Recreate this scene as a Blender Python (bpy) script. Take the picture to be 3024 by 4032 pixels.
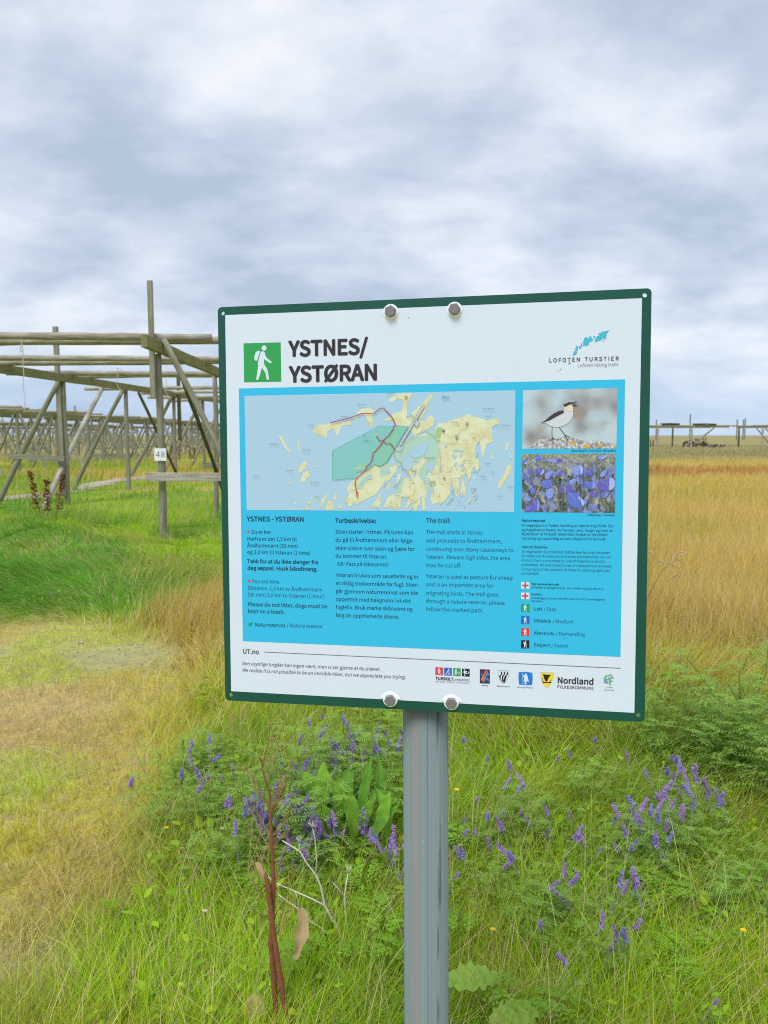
import bpy, math, random
import numpy as np
from mathutils import Vector, Matrix
from mathutils.geometry import tessellate_polygon

sc = bpy.context.scene
for o in list(bpy.data.objects):
    bpy.data.objects.remove(o)
COL = sc.collection
R = math.radians
rng = np.random.default_rng(48)
random.seed(48)

# ------------------------------------------------------------------ camera
EYE = 1.6
cam_d = bpy.data.cameras.new('camera')
cam = bpy.data.objects.new('camera', cam_d)
COL.objects.link(cam)
cam.location = (0, 0, EYE)
cam.rotation_euler = (R(90 - 5.73), 0, 0)
cam_d.sensor_fit = 'VERTICAL'
cam_d.sensor_height = 36.0
cam_d.lens = 3028.0 / 4032.0 * 36.0
cam_d.clip_start = 0.05
cam_d.clip_end = 30000
cam_d.dof.use_dof = True
cam_d.dof.focus_distance = 1.2
cam_d.dof.aperture_fstop = 13.0
sc.camera = cam

# ------------------------------------------------------------------ light
SUN_EL, SUN_AZ = R(58), R(205)          # high, behind the camera and a little to the left
world = bpy.data.worlds.new('World')
sc.world = world
world.use_nodes = True
sun_d = bpy.data.lights.new('sun', 'SUN')
sun_d.energy = 1.5
sun_d.angle = R(25)
sun_d.color = (1.0, 0.985, 0.96)
sun = bpy.data.objects.new('sun', sun_d)
COL.objects.link(sun)
sdir = Vector((math.sin(SUN_AZ) * math.cos(SUN_EL), math.cos(SUN_AZ) * math.cos(SUN_EL), math.sin(SUN_EL)))
sun.rotation_euler = sdir.to_track_quat('Z', 'Y').to_euler()
sc.view_settings.view_transform = 'Standard'
sc.view_settings.look = 'None'
sc.view_settings.exposure = 0.75
sc.view_settings.gamma = 1.0
try:
    sc.view_settings.use_curve_mapping = False
except Exception:
    pass
sc.cycles.pixel_filter_type = 'BLACKMAN_HARRIS'
sc.cycles.filter_width = 1.05
sc.cycles.max_bounces = 6
sc.cycles.diffuse_bounces = 3
sc.cycles.glossy_bounces = 2
sc.cycles.transmission_bounces = 3
sc.cycles.transparent_max_bounces = 6
sc.cycles.use_denoising = False


def lin(r, g, b, k=1.0):
    f = lambda c: (c / 255 / 12.92 if c / 255 <= 0.04045 else ((c / 255 + 0.055) / 1.055) ** 2.4) * k
    return (f(r), f(g), f(b))


class NT:
    """small helper for node trees"""
    def __init__(s, tree):
        s.t = tree
        tree.nodes.clear()

    def n(s, typ, **kw):
        nd = s.t.nodes.new(typ)
        ins = kw.pop('ins', {})
        for k, v in kw.items():
            setattr(nd, k, v)
        for k, v in ins.items():
            if hasattr(v, 'is_output'):
                s.t.links.new(v, nd.inputs[k])
            else:
                nd.inputs[k].default_value = v
        return nd

    def math(s, op, a, b=0.0, c=None, clamp=False):
        d = {0: a, 1: b}
        if c is not None:
            d[2] = c
        return s.n('ShaderNodeMath', operation=op, use_clamp=clamp, ins=d).outputs[0]

    def ramp(s, fac, stops, interp='LINEAR'):
        nd = s.n('ShaderNodeValToRGB', ins={0: fac})
        cr = nd.color_ramp
        cr.interpolation = interp
        while len(cr.elements) < len(stops):
            cr.elements.new(0.5)
        for e, (p, c) in zip(cr.elements, stops):
            e.position = p
            e.color = (*c, 1) if len(c) == 3 else c
        return nd.outputs[0]

    def mix(s, fac, a, b, blend='MIX'):
        nd = s.n('ShaderNodeMix', data_type='RGBA', blend_type=blend)
        for k, v in ((0, fac), (6, a), (7, b)):
            if hasattr(v, 'is_output'):
                s.t.links.new(v, nd.inputs[k])
            else:
                nd.inputs[k].default_value = (*v, 1) if isinstance(v, tuple) and len(v) == 3 else v
        return nd.outputs[2]


# overcast: a Nishita sky behind a broken deck of stratocumulus
w = NT(world.node_tree)
tc = w.n('ShaderNodeTexCoord').outputs['Generated']
sep = w.n('ShaderNodeSeparateXYZ', ins={0: tc})
zz = w.math('ADD', w.math('MAXIMUM', sep.outputs[2], 0.0), 0.37)
cx = w.math('DIVIDE', sep.outputs[0], zz)
cy = w.math('DIVIDE', sep.outputs[1], zz)
cp = w.n('ShaderNodeCombineXYZ', ins={0: cx, 1: cy, 2: 3.7}).outputs[0]
big = w.n('ShaderNodeTexNoise', ins={'Vector': cp, 'Scale': 1.75, 'Detail': 6.0, 'Roughness': 0.5, 'Distortion': 0.2}).outputs[0]
mp = w.n('ShaderNodeMapping', ins={'Vector': cp, 'Rotation': (0, 0, R(35)), 'Scale': (1.0, 1.45, 1.0), 'Location': (2.3, 0.4, 1.0)}).outputs[0]
fine = w.n('ShaderNodeTexNoise', ins={'Vector': mp, 'Scale': 4.4, 'Detail': 8.0, 'Roughness': 0.55, 'Distortion': 0.1}).outputs[0]
dens = w.math('ADD', w.math('MULTIPLY', big, 0.6), w.math('MULTIPLY', fine, 0.4))
KS = 1 / 1.6
ccol = w.ramp(dens, [(0.37, lin(245, 248, 252, KS)), (0.445, lin(226, 234, 245, KS)), (0.52, lin(204, 216, 232, KS)), (0.61, lin(180, 195, 214, KS))])
low = w.n('ShaderNodeMapRange', interpolation_type='SMOOTHSTEP', ins={0: sep.outputs[2], 1: 0.0, 2: 0.13, 3: 1.0, 4: 0.0}).outputs[0]
lown = w.math('MULTIPLY', low, w.math('ADD', 0.55, w.math('MULTIPLY', fine, 0.7)), clamp=True)
leftness = w.n('ShaderNodeMapRange', ins={0: sep.outputs[0], 1: -0.35, 2: 0.25, 3: 1.0, 4: 0.0}).outputs[0]
lowcol = w.mix(leftness, lin(186, 211, 241, KS), lin(164, 194, 232, KS))
ccol = w.mix(w.math('MULTIPLY', lown, 0.85), ccol, lowcol)
sky = w.n('ShaderNodeTexSky', sky_type='NISHITA', sun_disc=False, sun_elevation=SUN_EL, sun_rotation=SUN_AZ, air_density=1.0, dust_density=1.0, ozone_density=1.0)
bg_s = w.n('ShaderNodeBackground', ins={'Color': sky.outputs[0], 'Strength': 0.1}).outputs[0]
bg_c = w.n('ShaderNodeBackground', ins={'Color': ccol, 'Strength': 1.0}).outputs[0]
ms = w.n('ShaderNodeMixShader', ins={0: 0.92, 1: bg_s, 2: bg_c}).outputs[0]
w.n('ShaderNodeOutputWorld', ins={0: ms})


# ------------------------------------------------------------------ helpers
def new_mat(name):
    m = bpy.data.materials.new(name)
    m.use_nodes = True
    return m, NT(m.node_tree)


def plain(name, rgb, rough=0.5, metal=0.0, spec=0.5, var=0.0, scale=40.0, bump=0.0):
    m, t = new_mat(name)
    col = (*rgb, 1)
    tco = t.n('ShaderNodeTexCoord').outputs['Object']
    ns = t.n('ShaderNodeTexNoise', ins={'Vector': tco, 'Scale': scale, 'Detail': 4.0}).outputs[0]
    c = t.mix(ns, tuple(x * (1 - var) for x in rgb), tuple(min(1, x * (1 + var)) for x in rgb)) if var else None
    b = t.n('ShaderNodeBsdfPrincipled', ins={'Base Color': c if var else col, 'Roughness': rough, 'Metallic': metal, 'Specular IOR Level': spec})
    if bump:
        bp = t.n('ShaderNodeBump', ins={'Height': ns, 'Strength': bump, 'Distance': 0.01})
        t.t.links.new(bp.outputs[0], b.inputs['Normal'])
    t.n('ShaderNodeOutputMaterial', ins={0: b.outputs[0]})
    return m


def link(name, me, parent=None, mat=None, loc=None):
    o = bpy.data.objects.new(name, me)
    COL.objects.link(o)
    if mat is not None and me is not None and not me.materials:
        me.materials.append(mat)
    if parent is not None:
        o.parent = parent
    if loc is not None:
        o.location = loc
    return o


def tag(o, label=None, cat=None, group=None, kind=None):
    for k, v in (('label', label), ('category', cat), ('group', group), ('kind', kind)):
        if v:
            o[k] = v
    return o


def thing(name, label, cat, loc=(0, 0, 0), rz=0.0, group=None):
    o = bpy.data.objects.new(name, None)
    COL.objects.link(o)
    o.location = loc
    o.rotation_euler = (0, 0, rz)
    o.empty_display_size = 0.1
    return tag(o, label, cat, group)


def copy_tree(o, parent=None):
    c = o.copy()
    COL.objects.link(c)
    if parent is not None:
        c.parent = parent
    for ch in o.children:
        copy_tree(ch, c)
    return c


def mesh_np(name, V, T, smooth=False, col=None, quads=False):
    """mesh from numpy arrays of vertices and triangles (or quads)"""
    V = np.asarray(V, np.float32)
    T = np.asarray(T, np.int32)
    k = T.shape[1]
    me = bpy.data.meshes.new(name)
    me.vertices.add(len(V))
    me.vertices.foreach_set('co', V.ravel())
    me.loops.add(T.size)
    me.loops.foreach_set('vertex_index', T.ravel())
    me.polygons.add(len(T))
    me.polygons.foreach_set('loop_start', np.arange(0, T.size, k, dtype=np.int32))
    me.polygons.foreach_set('loop_total', np.full(len(T), k, np.int32))
    if smooth:
        me.polygons.foreach_set('use_smooth', np.ones(len(T), bool))
    if col is not None:
        a = me.color_attributes.new('tint', 'FLOAT_COLOR', 'POINT')
        c4 = np.ones((len(V), 4), np.float32)
        c4[:, :3] = col
        a.data.foreach_set('color', c4.ravel())
    me.update(calc_edges=True)
    return me


class MB:
    """gathers faces of any size into one mesh"""
    def __init__(s):
        s.v, s.f, s.c = [], [], []

    def add(s, vs, fs, col=None):
        b = len(s.v)
        s.v += [tuple(p) for p in vs]
        s.f += [tuple(i + b for i in f) for f in fs]
        if col is not None:
            s.c += [col] * len(vs)

    def tube(s, pts, rad, n=6, col=None, cap=True):
        pts = [Vector(p) for p in pts]
        rad = rad if isinstance(rad, (list, tuple)) else [rad] * len(pts)
        vs, fs = [], []
        ref = Vector((0.31, 0.52, 0.79))
        for i, p in enumerate(pts):
            d = (pts[min(i + 1, len(pts) - 1)] - pts[max(i - 1, 0)]).normalized()
            a = d.cross(ref).normalized()
            b = d.cross(a)
            for k in range(n):
                t = 2 * math.pi * k / n
                vs.append(p + (a * math.cos(t) + b * math.sin(t)) * rad[i])
        for i in range(len(pts) - 1):
            for k in range(n):
                k2 = (k + 1) % n
                fs.append((i * n + k, i * n + k2, (i + 1) * n + k2, (i + 1) * n + k))
        if cap:
            fs.append(tuple(range(n))[::-1])
            fs.append(tuple((len(pts) - 1) * n + k for k in range(n)))
        s.add(vs, fs, col)

    def build(s, name, mat=None, parent=None, smooth=False, loc=None):
        me = bpy.data.meshes.new(name)
        me.from_pydata(s.v, [], s.f)
        if smooth:
            me.polygons.foreach_set('use_smooth', [True] * len(me.polygons))
        if s.c:
            a = me.color_attributes.new('tint', 'FLOAT_COLOR', 'POINT')
            a.data.foreach_set('color', [x for c in s.c for x in (*c, 1.0)])
        me.update()
        return link(name, me, parent, mat, loc)


# numpy value noise
_tab = rng.random((256, 256))


def vnoise(x, y):
    xi, yi = np.floor(x).astype(int), np.floor(y).astype(int)
    fx, fy = x - xi, y - yi
    fx, fy = fx * fx * (3 - 2 * fx), fy * fy * (3 - 2 * fy)
    g = lambda a, b: _tab[a % 256, b % 256]
    return (g(xi, yi) * (1 - fx) + g(xi + 1, yi) * fx) * (1 - fy) + (g(xi, yi + 1) * (1 - fx) + g(xi + 1, yi + 1) * fx) * fy


def fbm(x, y, o=3):
    r, a, s = 0.0, 0.5, 0.0
    for k in range(o):
        r = r + a * vnoise(x * 2 ** k + 17.3 * k, y * 2 ** k + 5.1 * k)
        s += a
        a *= 0.5
    return r / s


def sst(a, b, x):
    t = np.clip((x - a) / (b - a), 0, 1)
    return t * t * (3 - 2 * t)


def ground_z(x, y):
    x, y = np.asarray(x, float), np.asarray(y, float)
    z = 0.03 * (fbm(x * 1.3, y * 1.3) - 0.5) + 0.10 * (fbm(x * 0.25 + 9, y * 0.25) - 0.5) * sst(1, 6, np.abs(y) + np.abs(x))
    z = z - 0.24 * np.exp(-((x + 3.3) ** 2 / 7 + (y - 16) ** 2 / 9))
    left = sst(-1.0, -2.6, x)
    z = z + left * sst(6.5, 8.5, y) * sst(15, 12, y) * 0.55 * (fbm(x * 0.8 + 3, y * 0.8 + 8, 2) - 0.38)
    z = z + 0.16 * sst(20, 28, y) * sst(-3, -5, x) * sst(-16, -11, x)
    z = z - 0.22 * sst(-13, -17, x) * sst(22, 30, y)
    # bank under the vetch, left and right of the sign post
    z = z + 0.16 * np.exp(-((x - 1.7) ** 2 / 1.2 + (y - 4.2) ** 2 / 0.7)) + 0.12 * np.exp(-((x + 0.15) ** 2 / 0.4 + (y - 3.9) ** 2 / 0.8))
    z = z - 0.05 * sst(40, 90, y) - 0.08 * np.exp(-((x + 3.4) ** 2 + (y - 11.2) ** 2) / 1.2)
    return z


# ------------------------------------------------------------------ zones of the plain (colours are surface colours, sRGB)
def A(*rgb, k=1.0):
    return np.array(lin(*rgb, k=k))


PK = 1.0
P = dict(
    bank=A(104, 164, 44),
    gold=A(210, 184, 108), gold2=A(194, 172, 80), olive=A(166, 164, 54), green=A(134, 166, 40), lush=A(166, 202, 40), blue=A(130, 166, 66),
    rust=A(170, 112, 62), yellow=A(198, 174, 84), straw=A(220, 200, 148), dry=A(192, 170, 92), moss=A(190, 186, 56), far=A(164, 150, 108), fargreen=A(148, 146, 100))


def mixc(a, b, t):
    t = np.asarray(t)[..., None]
    return a * (1 - t) + b * t


def w_path(x, y):
    """the trodden strip on the left, grown over with short dry grass"""
    wob = 0.55 * (fbm(x * 0.9 + 2, y * 0.9, 2) - 0.5)
    edge = np.interp(y, [1.5, 2.2, 2.7, 3.2, 4.2, 5.5, 6.6], [-1.35, -1.2, -1.0, -0.92, -1.15, -1.45, -2.3])
    fn_ = 0.5 * (fbm(x * 3.3, y * 3.3 + 9, 2) - 0.5)
    return sst(edge + 0.32, edge - 0.34, x + wob * 0.8 + fn_) * sst(7.2, 6.0, y + wob + 0.25 * (x + 3) + fn_)


def w_left(x, y):
    wob = 0.8 * (fbm(x * 0.5 + 7, y * 0.5 + 1, 2) - 0.5)
    return sst(-1.2, -2.0, x + wob + 0.3 * np.clip(8 - y, 0, 9)) * sst(5.6, 6.4, y + wob + 0.25 * (x + 3))


def plain_col(x, y):
    n1 = fbm(x * 0.45, y * 0.45 + 30, 3)
    n2 = fbm(x * 1.6 + 50, y * 1.6, 2)
    n3 = fbm(x * 0.12 + 5, y * 0.3 + 77, 3)
    gold = mixc(mixc(P['gold'], P['gold2'], sst(0.3, 0.7, n2)), P['olive'], sst(0.55, 0.75, n1) * 0.45)
    gold = mixc(gold, P['rust'], sst(29, 31, y + 8 * (n3 - 0.5)) * sst(38, 36, y + 8 * (n3 - 0.5)) * 0.7 * sst(-2, 2, x))
    gold = mixc(gold, P['yellow'], sst(20, 23, y + 5 * (n3 - 0.5)) * sst(28, 25.5, y + 5 * (n3 - 0.5)) * 0.55 * sst(-2, 2, x) * sst(22, 8, x))
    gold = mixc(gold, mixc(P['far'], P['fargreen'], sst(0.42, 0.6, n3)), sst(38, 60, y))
    near = mixc(mixc(P['lush'], P['moss'], sst(0.33, 0.6, n1)), P['green'], sst(0.45, 0.7, n2) * 0.8)
    near = mixc(near, P['olive'], sst(0.5, 0.7, fbm(x * 3.1 + 3, y * 3.1, 2)) * 0.6)
    c = mixc(near, gold, sst(4.0, 5.6, y + 1.6 * (n1 - 0.5)))
    n5 = fbm(x * 0.95 + 13, y * 0.6 + 3, 3)
    lf = mixc(mixc(P['bank'], P['lush'], sst(0.46, 0.62, n5)), P['blue'], sst(0.5, 0.7, n2) * 0.6)
    lf = mixc(lf, P['gold2'], sst(0.64, 0.76, n1) * 0.4)
    lf2 = mixc(mixc(P['green'], P['gold2'], sst(0.54, 0.68, n3)), P['gold'], sst(0.56, 0.74, n1) * 0.6)
    lf = mixc(lf, lf2, sst(16.5, 24, y + 5 * (n2 - 0.5)) * 0.9)
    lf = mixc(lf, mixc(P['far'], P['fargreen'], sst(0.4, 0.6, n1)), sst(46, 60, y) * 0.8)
    c = mixc(c, lf, w_left(x, y))
    dry = mixc(mixc(P['dry'], P['moss'], sst(0.38, 0.62, n1)), P['straw'], sst(0.55, 0.75, n2) * 0.35)
    dry = mixc(dry, P['lush'], sst(0.5, 0.7, fbm(x * 1.2 + 31, y * 1.2 + 12, 2)) * 0.6)
    bare = fbm(x * 1.1 + 4, y * 1.1 + 2, 3)
    dry = mixc(dry, A(176, 164, 144), sst(0.56, 0.66, bare) * 0.5)
    c = mixc(c, dry, w_path(x, y))
    return c


def leafmat(name, trans=0.45, rough=0.55, spec=0.25, tint=None):
    m, t = new_mat(name)
    if tint is None:
        c = t.n('ShaderNodeAttribute', attribute_name='tint').outputs[0]
    else:
        ns = t.n('ShaderNodeTexNoise', ins={'Vector': t.n('ShaderNodeTexCoord').outputs['Object'], 'Scale': 25.0, 'Detail': 3.0}).outputs[0]
        ob = t.n('ShaderNodeObjectInfo').outputs['Random']
        f = t.math('ADD', t.math('MULTIPLY', ns, 0.7), t.math('MULTIPLY', ob, 0.3))
        c = t.mix(f, tuple(x * 0.72 for x in tint), tuple(x * 1.3 for x in tint))
    d = t.n('ShaderNodeBsdfPrincipled', ins={'Base Color': c, 'Roughness': rough, 'Specular IOR Level': spec})
    tr = t.n('ShaderNodeBsdfTranslucent', ins={'Color': c})
    mx = t.n('ShaderNodeMixShader', ins={0: trans, 1: d.outputs[0], 2: tr.outputs[0]})
    t.n('ShaderNodeOutputMaterial', ins={0: mx.outputs[0]})
    return m


M_GRASS = leafmat('grass_blade', 0.42, 0.6, 0.1)

# ------------------------------------------------------------------ ground sheet
def axis(lo, hi, n, k):
    a, b = math.asinh(lo / k), math.asinh(hi / k)
    return np.sinh(np.linspace(a, b, n)) * k


gx = axis(-1600, 1600, 330, 1.6)
gy = axis(-60, 1500, 400, 2.2)
GX, GY = np.meshgrid(gx, gy)
GZ = ground_z(GX, GY)
nx, ny = len(gx), len(gy)
ii = np.arange(nx * ny).reshape(ny, nx)
Q = np.stack([ii[:-1, :-1], ii[:-1, 1:], ii[1:, 1:], ii[1:, :-1]], -1).reshape(-1, 4)
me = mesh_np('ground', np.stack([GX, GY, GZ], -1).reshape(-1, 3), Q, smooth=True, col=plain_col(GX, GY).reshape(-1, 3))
m, t = new_mat('grassland_soil')
at = t.n('ShaderNodeAttribute', attribute_name='tint').outputs[0]
pos = t.n('ShaderNodeNewGeometry').outputs['Position']
n1 = t.n('ShaderNodeTexNoise', ins={'Vector': pos, 'Scale': 9.0, 'Detail': 6.0, 'Roughness': 0.65}).outputs[0]
n2 = t.n('ShaderNodeTexNoise', ins={'Vector': t.n('ShaderNodeMapping', ins={'Vector': pos, 'Scale': (1.0, 0.35, 1.0)}).outputs[0], 'Scale': 60.0, 'Detail': 3.0}).outputs[0]
n4 = t.n('ShaderNodeTexNoise', ins={'Vector': pos, 'Scale': 1.1, 'Detail': 4.0}).outputs[0]
soil = t.mix(n2, lin(112, 96, 70), lin(176, 164, 140))
c = t.mix(t.n('ShaderNodeMapRange', ins={0: n1, 1: 0.42, 2: 0.62, 3: 0.12, 4: 0.62}).outputs[0], at, soil)
far = t.n('ShaderNodeMapRange', ins={0: t.n('ShaderNodeSeparateXYZ', ins={0: pos}).outputs[1], 1: 9.0, 2: 26.0, 3: 1.0, 4: 0.12}).outputs[0]
c = t.mix(far, at, c)
c = t.mix(t.math('MULTIPLY', n4, 0.5), c, t.mix(0.7, c, (0.25, 0.2, 0.08)))
bp = t.n('ShaderNodeBump', ins={'Height': n1, 'Strength': 0.8, 'Distance': 0.03})
b = t.n('ShaderNodeBsdfDiffuse', ins={'Color': c, 'Normal': bp.outputs[0]})
t.n('ShaderNodeOutputMaterial', ins={0: b.outputs[0]})
ground = link('ground', me, mat=m)
tag(ground, 'flat grassland plain running to the horizon', 'ground', kind='structure')

# sea beyond the plain
sm = plain('sea_water', lin(120, 152, 190), 0.25, 0, 0.5, 0.1, 0.01)
me = mesh_np('sea', [(-26000, 1000, -1.1), (26000, 1000, -1.1), (26000, 26000, -1.1), (-26000, 26000, -1.1)], [(0, 1, 2, 3)])
tag(link('sea', me, mat=sm), 'strip of blue sea on the horizon', 'sea', kind='structure')

# gravel path crossing under the racks
pc = [(-13.5, 14.6), (-11.0, 16.6), (-9.6, 19.0), (-9.0, 22.0), (-8.9, 24.6), (-8.0, 27.2), (-6.4, 28.6)]
pp = np.array(pc)
s = np.linspace(0, len(pp) - 1, 60)
px_, py_ = np.interp(s, range(len(pp)), pp[:, 0]), np.interp(s, range(len(pp)), pp[:, 1])
tx, ty = np.gradient(px_), np.gradient(py_)
ln = np.hypot(tx, ty)
nxv, nyv = -ty / ln, tx / ln
V, F = [], []
for i in range(60):
    hw = 0.42 + 0.16 * math.sin(i * 0.9) + 0.12 * math.sin(i * 2.3)
    for k in range(5):
        q = (k / 4 - 0.5) * 2 * hw
        X, Y = px_[i] + nxv[i] * q, py_[i] + nyv[i] * q
        V.append((X, Y, float(ground_z(X, Y)) + 0.03 + (0.012 if 0 < k < 4 else -0.02)))
for i in range(59):
    for k in range(4):
        F.append((i * 5 + k, i * 5 + k + 1, (i + 1) * 5 + k + 1, (i + 1) * 5 + k))
me = mesh_np('gravel_path', V, F, smooth=True)
gm = plain('gravel', lin(176, 164, 146), 0.95, 0, 0.1, 0.35, 14, 0.6)
tag(link('gravel_path', me, mat=gm), 'pale gravel footpath crossing the grass under the racks', 'path', kind='structure')


def path_dist(x, y):
    d = np.full(np.shape(x), 1e9)
    for a, b in zip(px_, py_):
        d = np.minimum(d, np.hypot(x - a, y - b))
    return d


# ------------------------------------------------------------------ timber racks
def wood(name, c0, c1, c2):
    m, t = new_mat(name)
    tco = t.n('ShaderNodeTexCoord').outputs['Object']
    mp = t.n('ShaderNodeMapping', ins={'Vector': tco, 'Scale': (30, 30, 1.6)}).outputs[0]
    g = t.n('ShaderNodeTexNoise', ins={'Vector': mp, 'Scale': 1.6, 'Detail': 6.0, 'Roughness': 0.6, 'Distortion': 0.4}).outputs[0]
    st = t.n('ShaderNodeTexNoise', ins={'Vector': tco, 'Scale': 3.2, 'Detail': 4.0}).outputs[0]
    ob = t.n('ShaderNodeObjectInfo').outputs['Random']
    c = t.ramp(g, [(0.25, c0), (0.5, c1), (0.75, c2)])
    c = t.mix(t.n('ShaderNodeMapRange', ins={0: st, 1: 0.45, 2: 0.7, 3: 0.0, 4: 0.55}).outputs[0], c, lin(122, 126, 82))
    c = t.mix(t.math('MULTIPLY', ob, 0.45), c, t.mix(0.5, c, (0.12, 0.11, 0.085)))
    bp = t.n('ShaderNodeBump', ins={'Height': g, 'Strength': 0.6, 'Distance': 0.004})
    b = t.n('ShaderNodeBsdfPrincipled', ins={'Base Color': c, 'Roughness': 0.85, 'Specular IOR Level': 0.2, 'Normal': bp.outputs[0]})
    t.n('ShaderNodeOutputMaterial', ins={0: b.outputs[0]})
    return m


W_POST = wood('weathered_post_wood', lin(100, 96, 84), lin(146, 142, 126), lin(176, 171, 156))
W_BEAM = wood('lichened_beam_wood', lin(92, 92, 60), lin(134, 134, 92), lin(160, 157, 118))
W_POLE = wood('bleached_pole_wood', lin(112, 104, 92), lin(174, 166, 154), lin(210, 204, 196))
W_DARK = wood('dark_brace_wood', lin(56, 50, 36), lin(88, 82, 62), lin(116, 110, 88))


def timber(name, a, b, size, mat, parent, rnd=True, seed=0, roll=0.0):
    """one length of timber from a to b; its own Z axis runs along the grain"""
    a, b = Vector(a), Vector(b)
    L = (b - a).length
    r_ = random.Random(seed * 7919 + int(L * 1000))
    mb = MB()
    if rnd:
        n, seg = 12, max(4, int(L / 0.32))
        pts, rad = [], []
        bx_, by_ = r_.uniform(-1, 1) * min(0.05, 0.011 * L), r_.uniform(-1, 1) * min(0.05, 0.011 * L)
        for i in range(seg + 1):
            t_ = i / seg
            k = math.sin(t_ * math.pi)
            pts.append((bx_ * k + r_.uniform(-1, 1) * 0.003, by_ * k + r_.uniform(-1, 1) * 0.003, t_ * L))
            rad.append(size * (1.04 - 0.10 * t_) * r_.uniform(0.92, 1.09))
        mb.tube(pts, rad, n)
    else:
        w_, h_ = size
        c = min(w_, h_) * 0.08
        prof = [(-w_ / 2 + c, -h_ / 2), (w_ / 2 - c, -h_ / 2), (w_ / 2, -h_ / 2 + c), (w_ / 2, h_ / 2 - c), (w_ / 2 - c, h_ / 2), (-w_ / 2 + c, h_ / 2), (-w_ / 2, h_ / 2 - c), (-w_ / 2, -h_ / 2 + c)]
        seg = max(1, int(L / 1.2))
        vs, fs = [], []
        for i in range(seg + 1):
            dx, dy = (r_.uniform(-1, 1) * 0.004, r_.uniform(-1, 1) * 0.006) if 0 < i < seg else (0, 0)
            vs += [(x + dx, y + dy, L * i / seg) for x, y in prof]
        for i in range(seg):
            for k in range(8):
                k2 = (k + 1) % 8
                fs.append((i * 8 + k, i * 8 + k2, (i + 1) * 8 + k2, (i + 1) * 8 + k))
        fs.append(tuple(range(8))[::-1])
        fs.append(tuple(seg * 8 + k for k in range(8)))
        mb.add(vs, fs)
    o = mb.build(name, mat, parent, smooth=rnd)
    d = (b - a).normalized()
    # keep the section's Y axis as upright as it can be
    up = Vector((0, 0, 1)) if abs(d.z) < 0.9 else Vector((0, 1, 0))
    x = up.cross(d).normalized() * -1
    y = d.cross(x).normalized()
    mt = Matrix((x, y, d)).transposed().to_4x4()
    mt = mt @ Matrix.Rotation(roll, 4, 'Z')
    mt.translation = a
    o.matrix_local = mt
    return o


def gz(x, y):
    return float(ground_z(x, y))


# the near rack, with the numbered post
rk = thing('fish_drying_rack', 'large grey timber fish rack whose front post carries the number 48', 'drying rack', (-3.4, 11.6, 0))
OX, OY = -3.4, 11.6


def L_(x, y, z):
    return (x - OX, y - OY, z)


def bx1(y):
    return -3.36 - 0.03 * (y - 11.6)


def bz1(y):
    return 2.795 + 0.004 * (y - 11.6)


def bz2(y):
    return 2.80 + 0.0125 * (y - 17.7)


X2 = -7.36
sd = 0
timber('beam', L_(bx1(10.66) + 0.06, 10.66, bz1(10.66) + 0.085), L_(bx1(26.5), 26.5, bz1(26.5) + 0.085), (0.085, 0.175), W_BEAM, rk, False, 1)
timber('beam', L_(X2 + 0.09, 13.3, bz2(13.3) + 0.085), L_(X2 + 0.09, 36, bz2(36) + 0.085), (0.085, 0.175), W_BEAM, rk, False, 2)
posts1 = [11.6, 16.1, 20.8, 25.4]
posts2 = [17.7, 22.0, 27.0, 31.3, 35.6]
for i, y in enumerate(posts1):
    x = bx1(y) - 0.0
    timber('post', L_(x + (0.0 if i == 0 else -0.06), y, gz(x, y) - 0.25), L_(x - 0.004, y, bz1(y) - 0.001), 0.058 if i == 0 else 0.052, W_POST, rk, True, 10 + i)
for i, y in enumerate(posts2):
    x = X2
    timber('post', L_(x + 0.05, y, gz(x, y) - 0.25), L_(x + 0.05, y, bz2(y) - 0.001), 0.06, W_POST, rk, True, 20 + i)
# tall uprights bolted beside posts
up = timber('upright', L_(-3.405, 11.46, 2.14), L_(-3.405, 11.46, 3.83), (0.074, 0.05), W_POST, rk, False, 31)
timber('upright', L_(X2 + 0.0, 17.62, 0.2), L_(X2 - 0.03, 17.62, 4.02), (0.11, 0.07), W_POST, rk, False, 32)
timber('upright', L_(X2 + 0.2, 27.1, 1.4), L_(X2 + 0.2, 27.1, 4.1), (0.12, 0.07), W_DARK, rk, False, 33)
# braces across the row (towards +x on the right beam, towards -x on the left beam)
yb = 11.52
timber('brace', L_(-1.75, yb, gz(-1.75, yb) - 0.1), L_(-3.24, yb, 3.0), 0.047, W_POST, rk, True, 40)
for i, y in enumerate(posts1[1:]):
    timber('brace', L_(-1.95, y + 0.1, gz(-2, y) - 0.1), L_(bx1(y) + 0.08, y + 0.1, 2.92), 0.05, W_POST, rk, True, 41 + i)
for i, y in enumerate(posts2):
    timber('brace', L_(X2 - 1.56, y - 0.12, gz(X2 - 1.5, y) - 0.1), L_(X2 + 0.02, y - 0.12, bz2(y) + 0.02), 0.06, W_POST, rk, True, 50 + i)
# braces along the row
timber('brace', L_(-3.33, 16.9, gz(-3.4, 16.4) - 0.1), L_(-3.30, 12.15, 2.88), 0.036, W_DARK, rk, True, 60)
timber('brace', L_(X2 + 0.0, 16.4, gz(X2, 16.7) - 0.1), L_(X2 - 0.02, 20.4, 2.84), 0.058, W_POLE, rk, True, 61)
timber('brace', L_(X2 + 0.1, 27.2, gz(X2, 27) - 0.1), L_(X2 + 0.0, 23.3, 2.86), 0.045, W_DARK, rk, True, 62)
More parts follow.
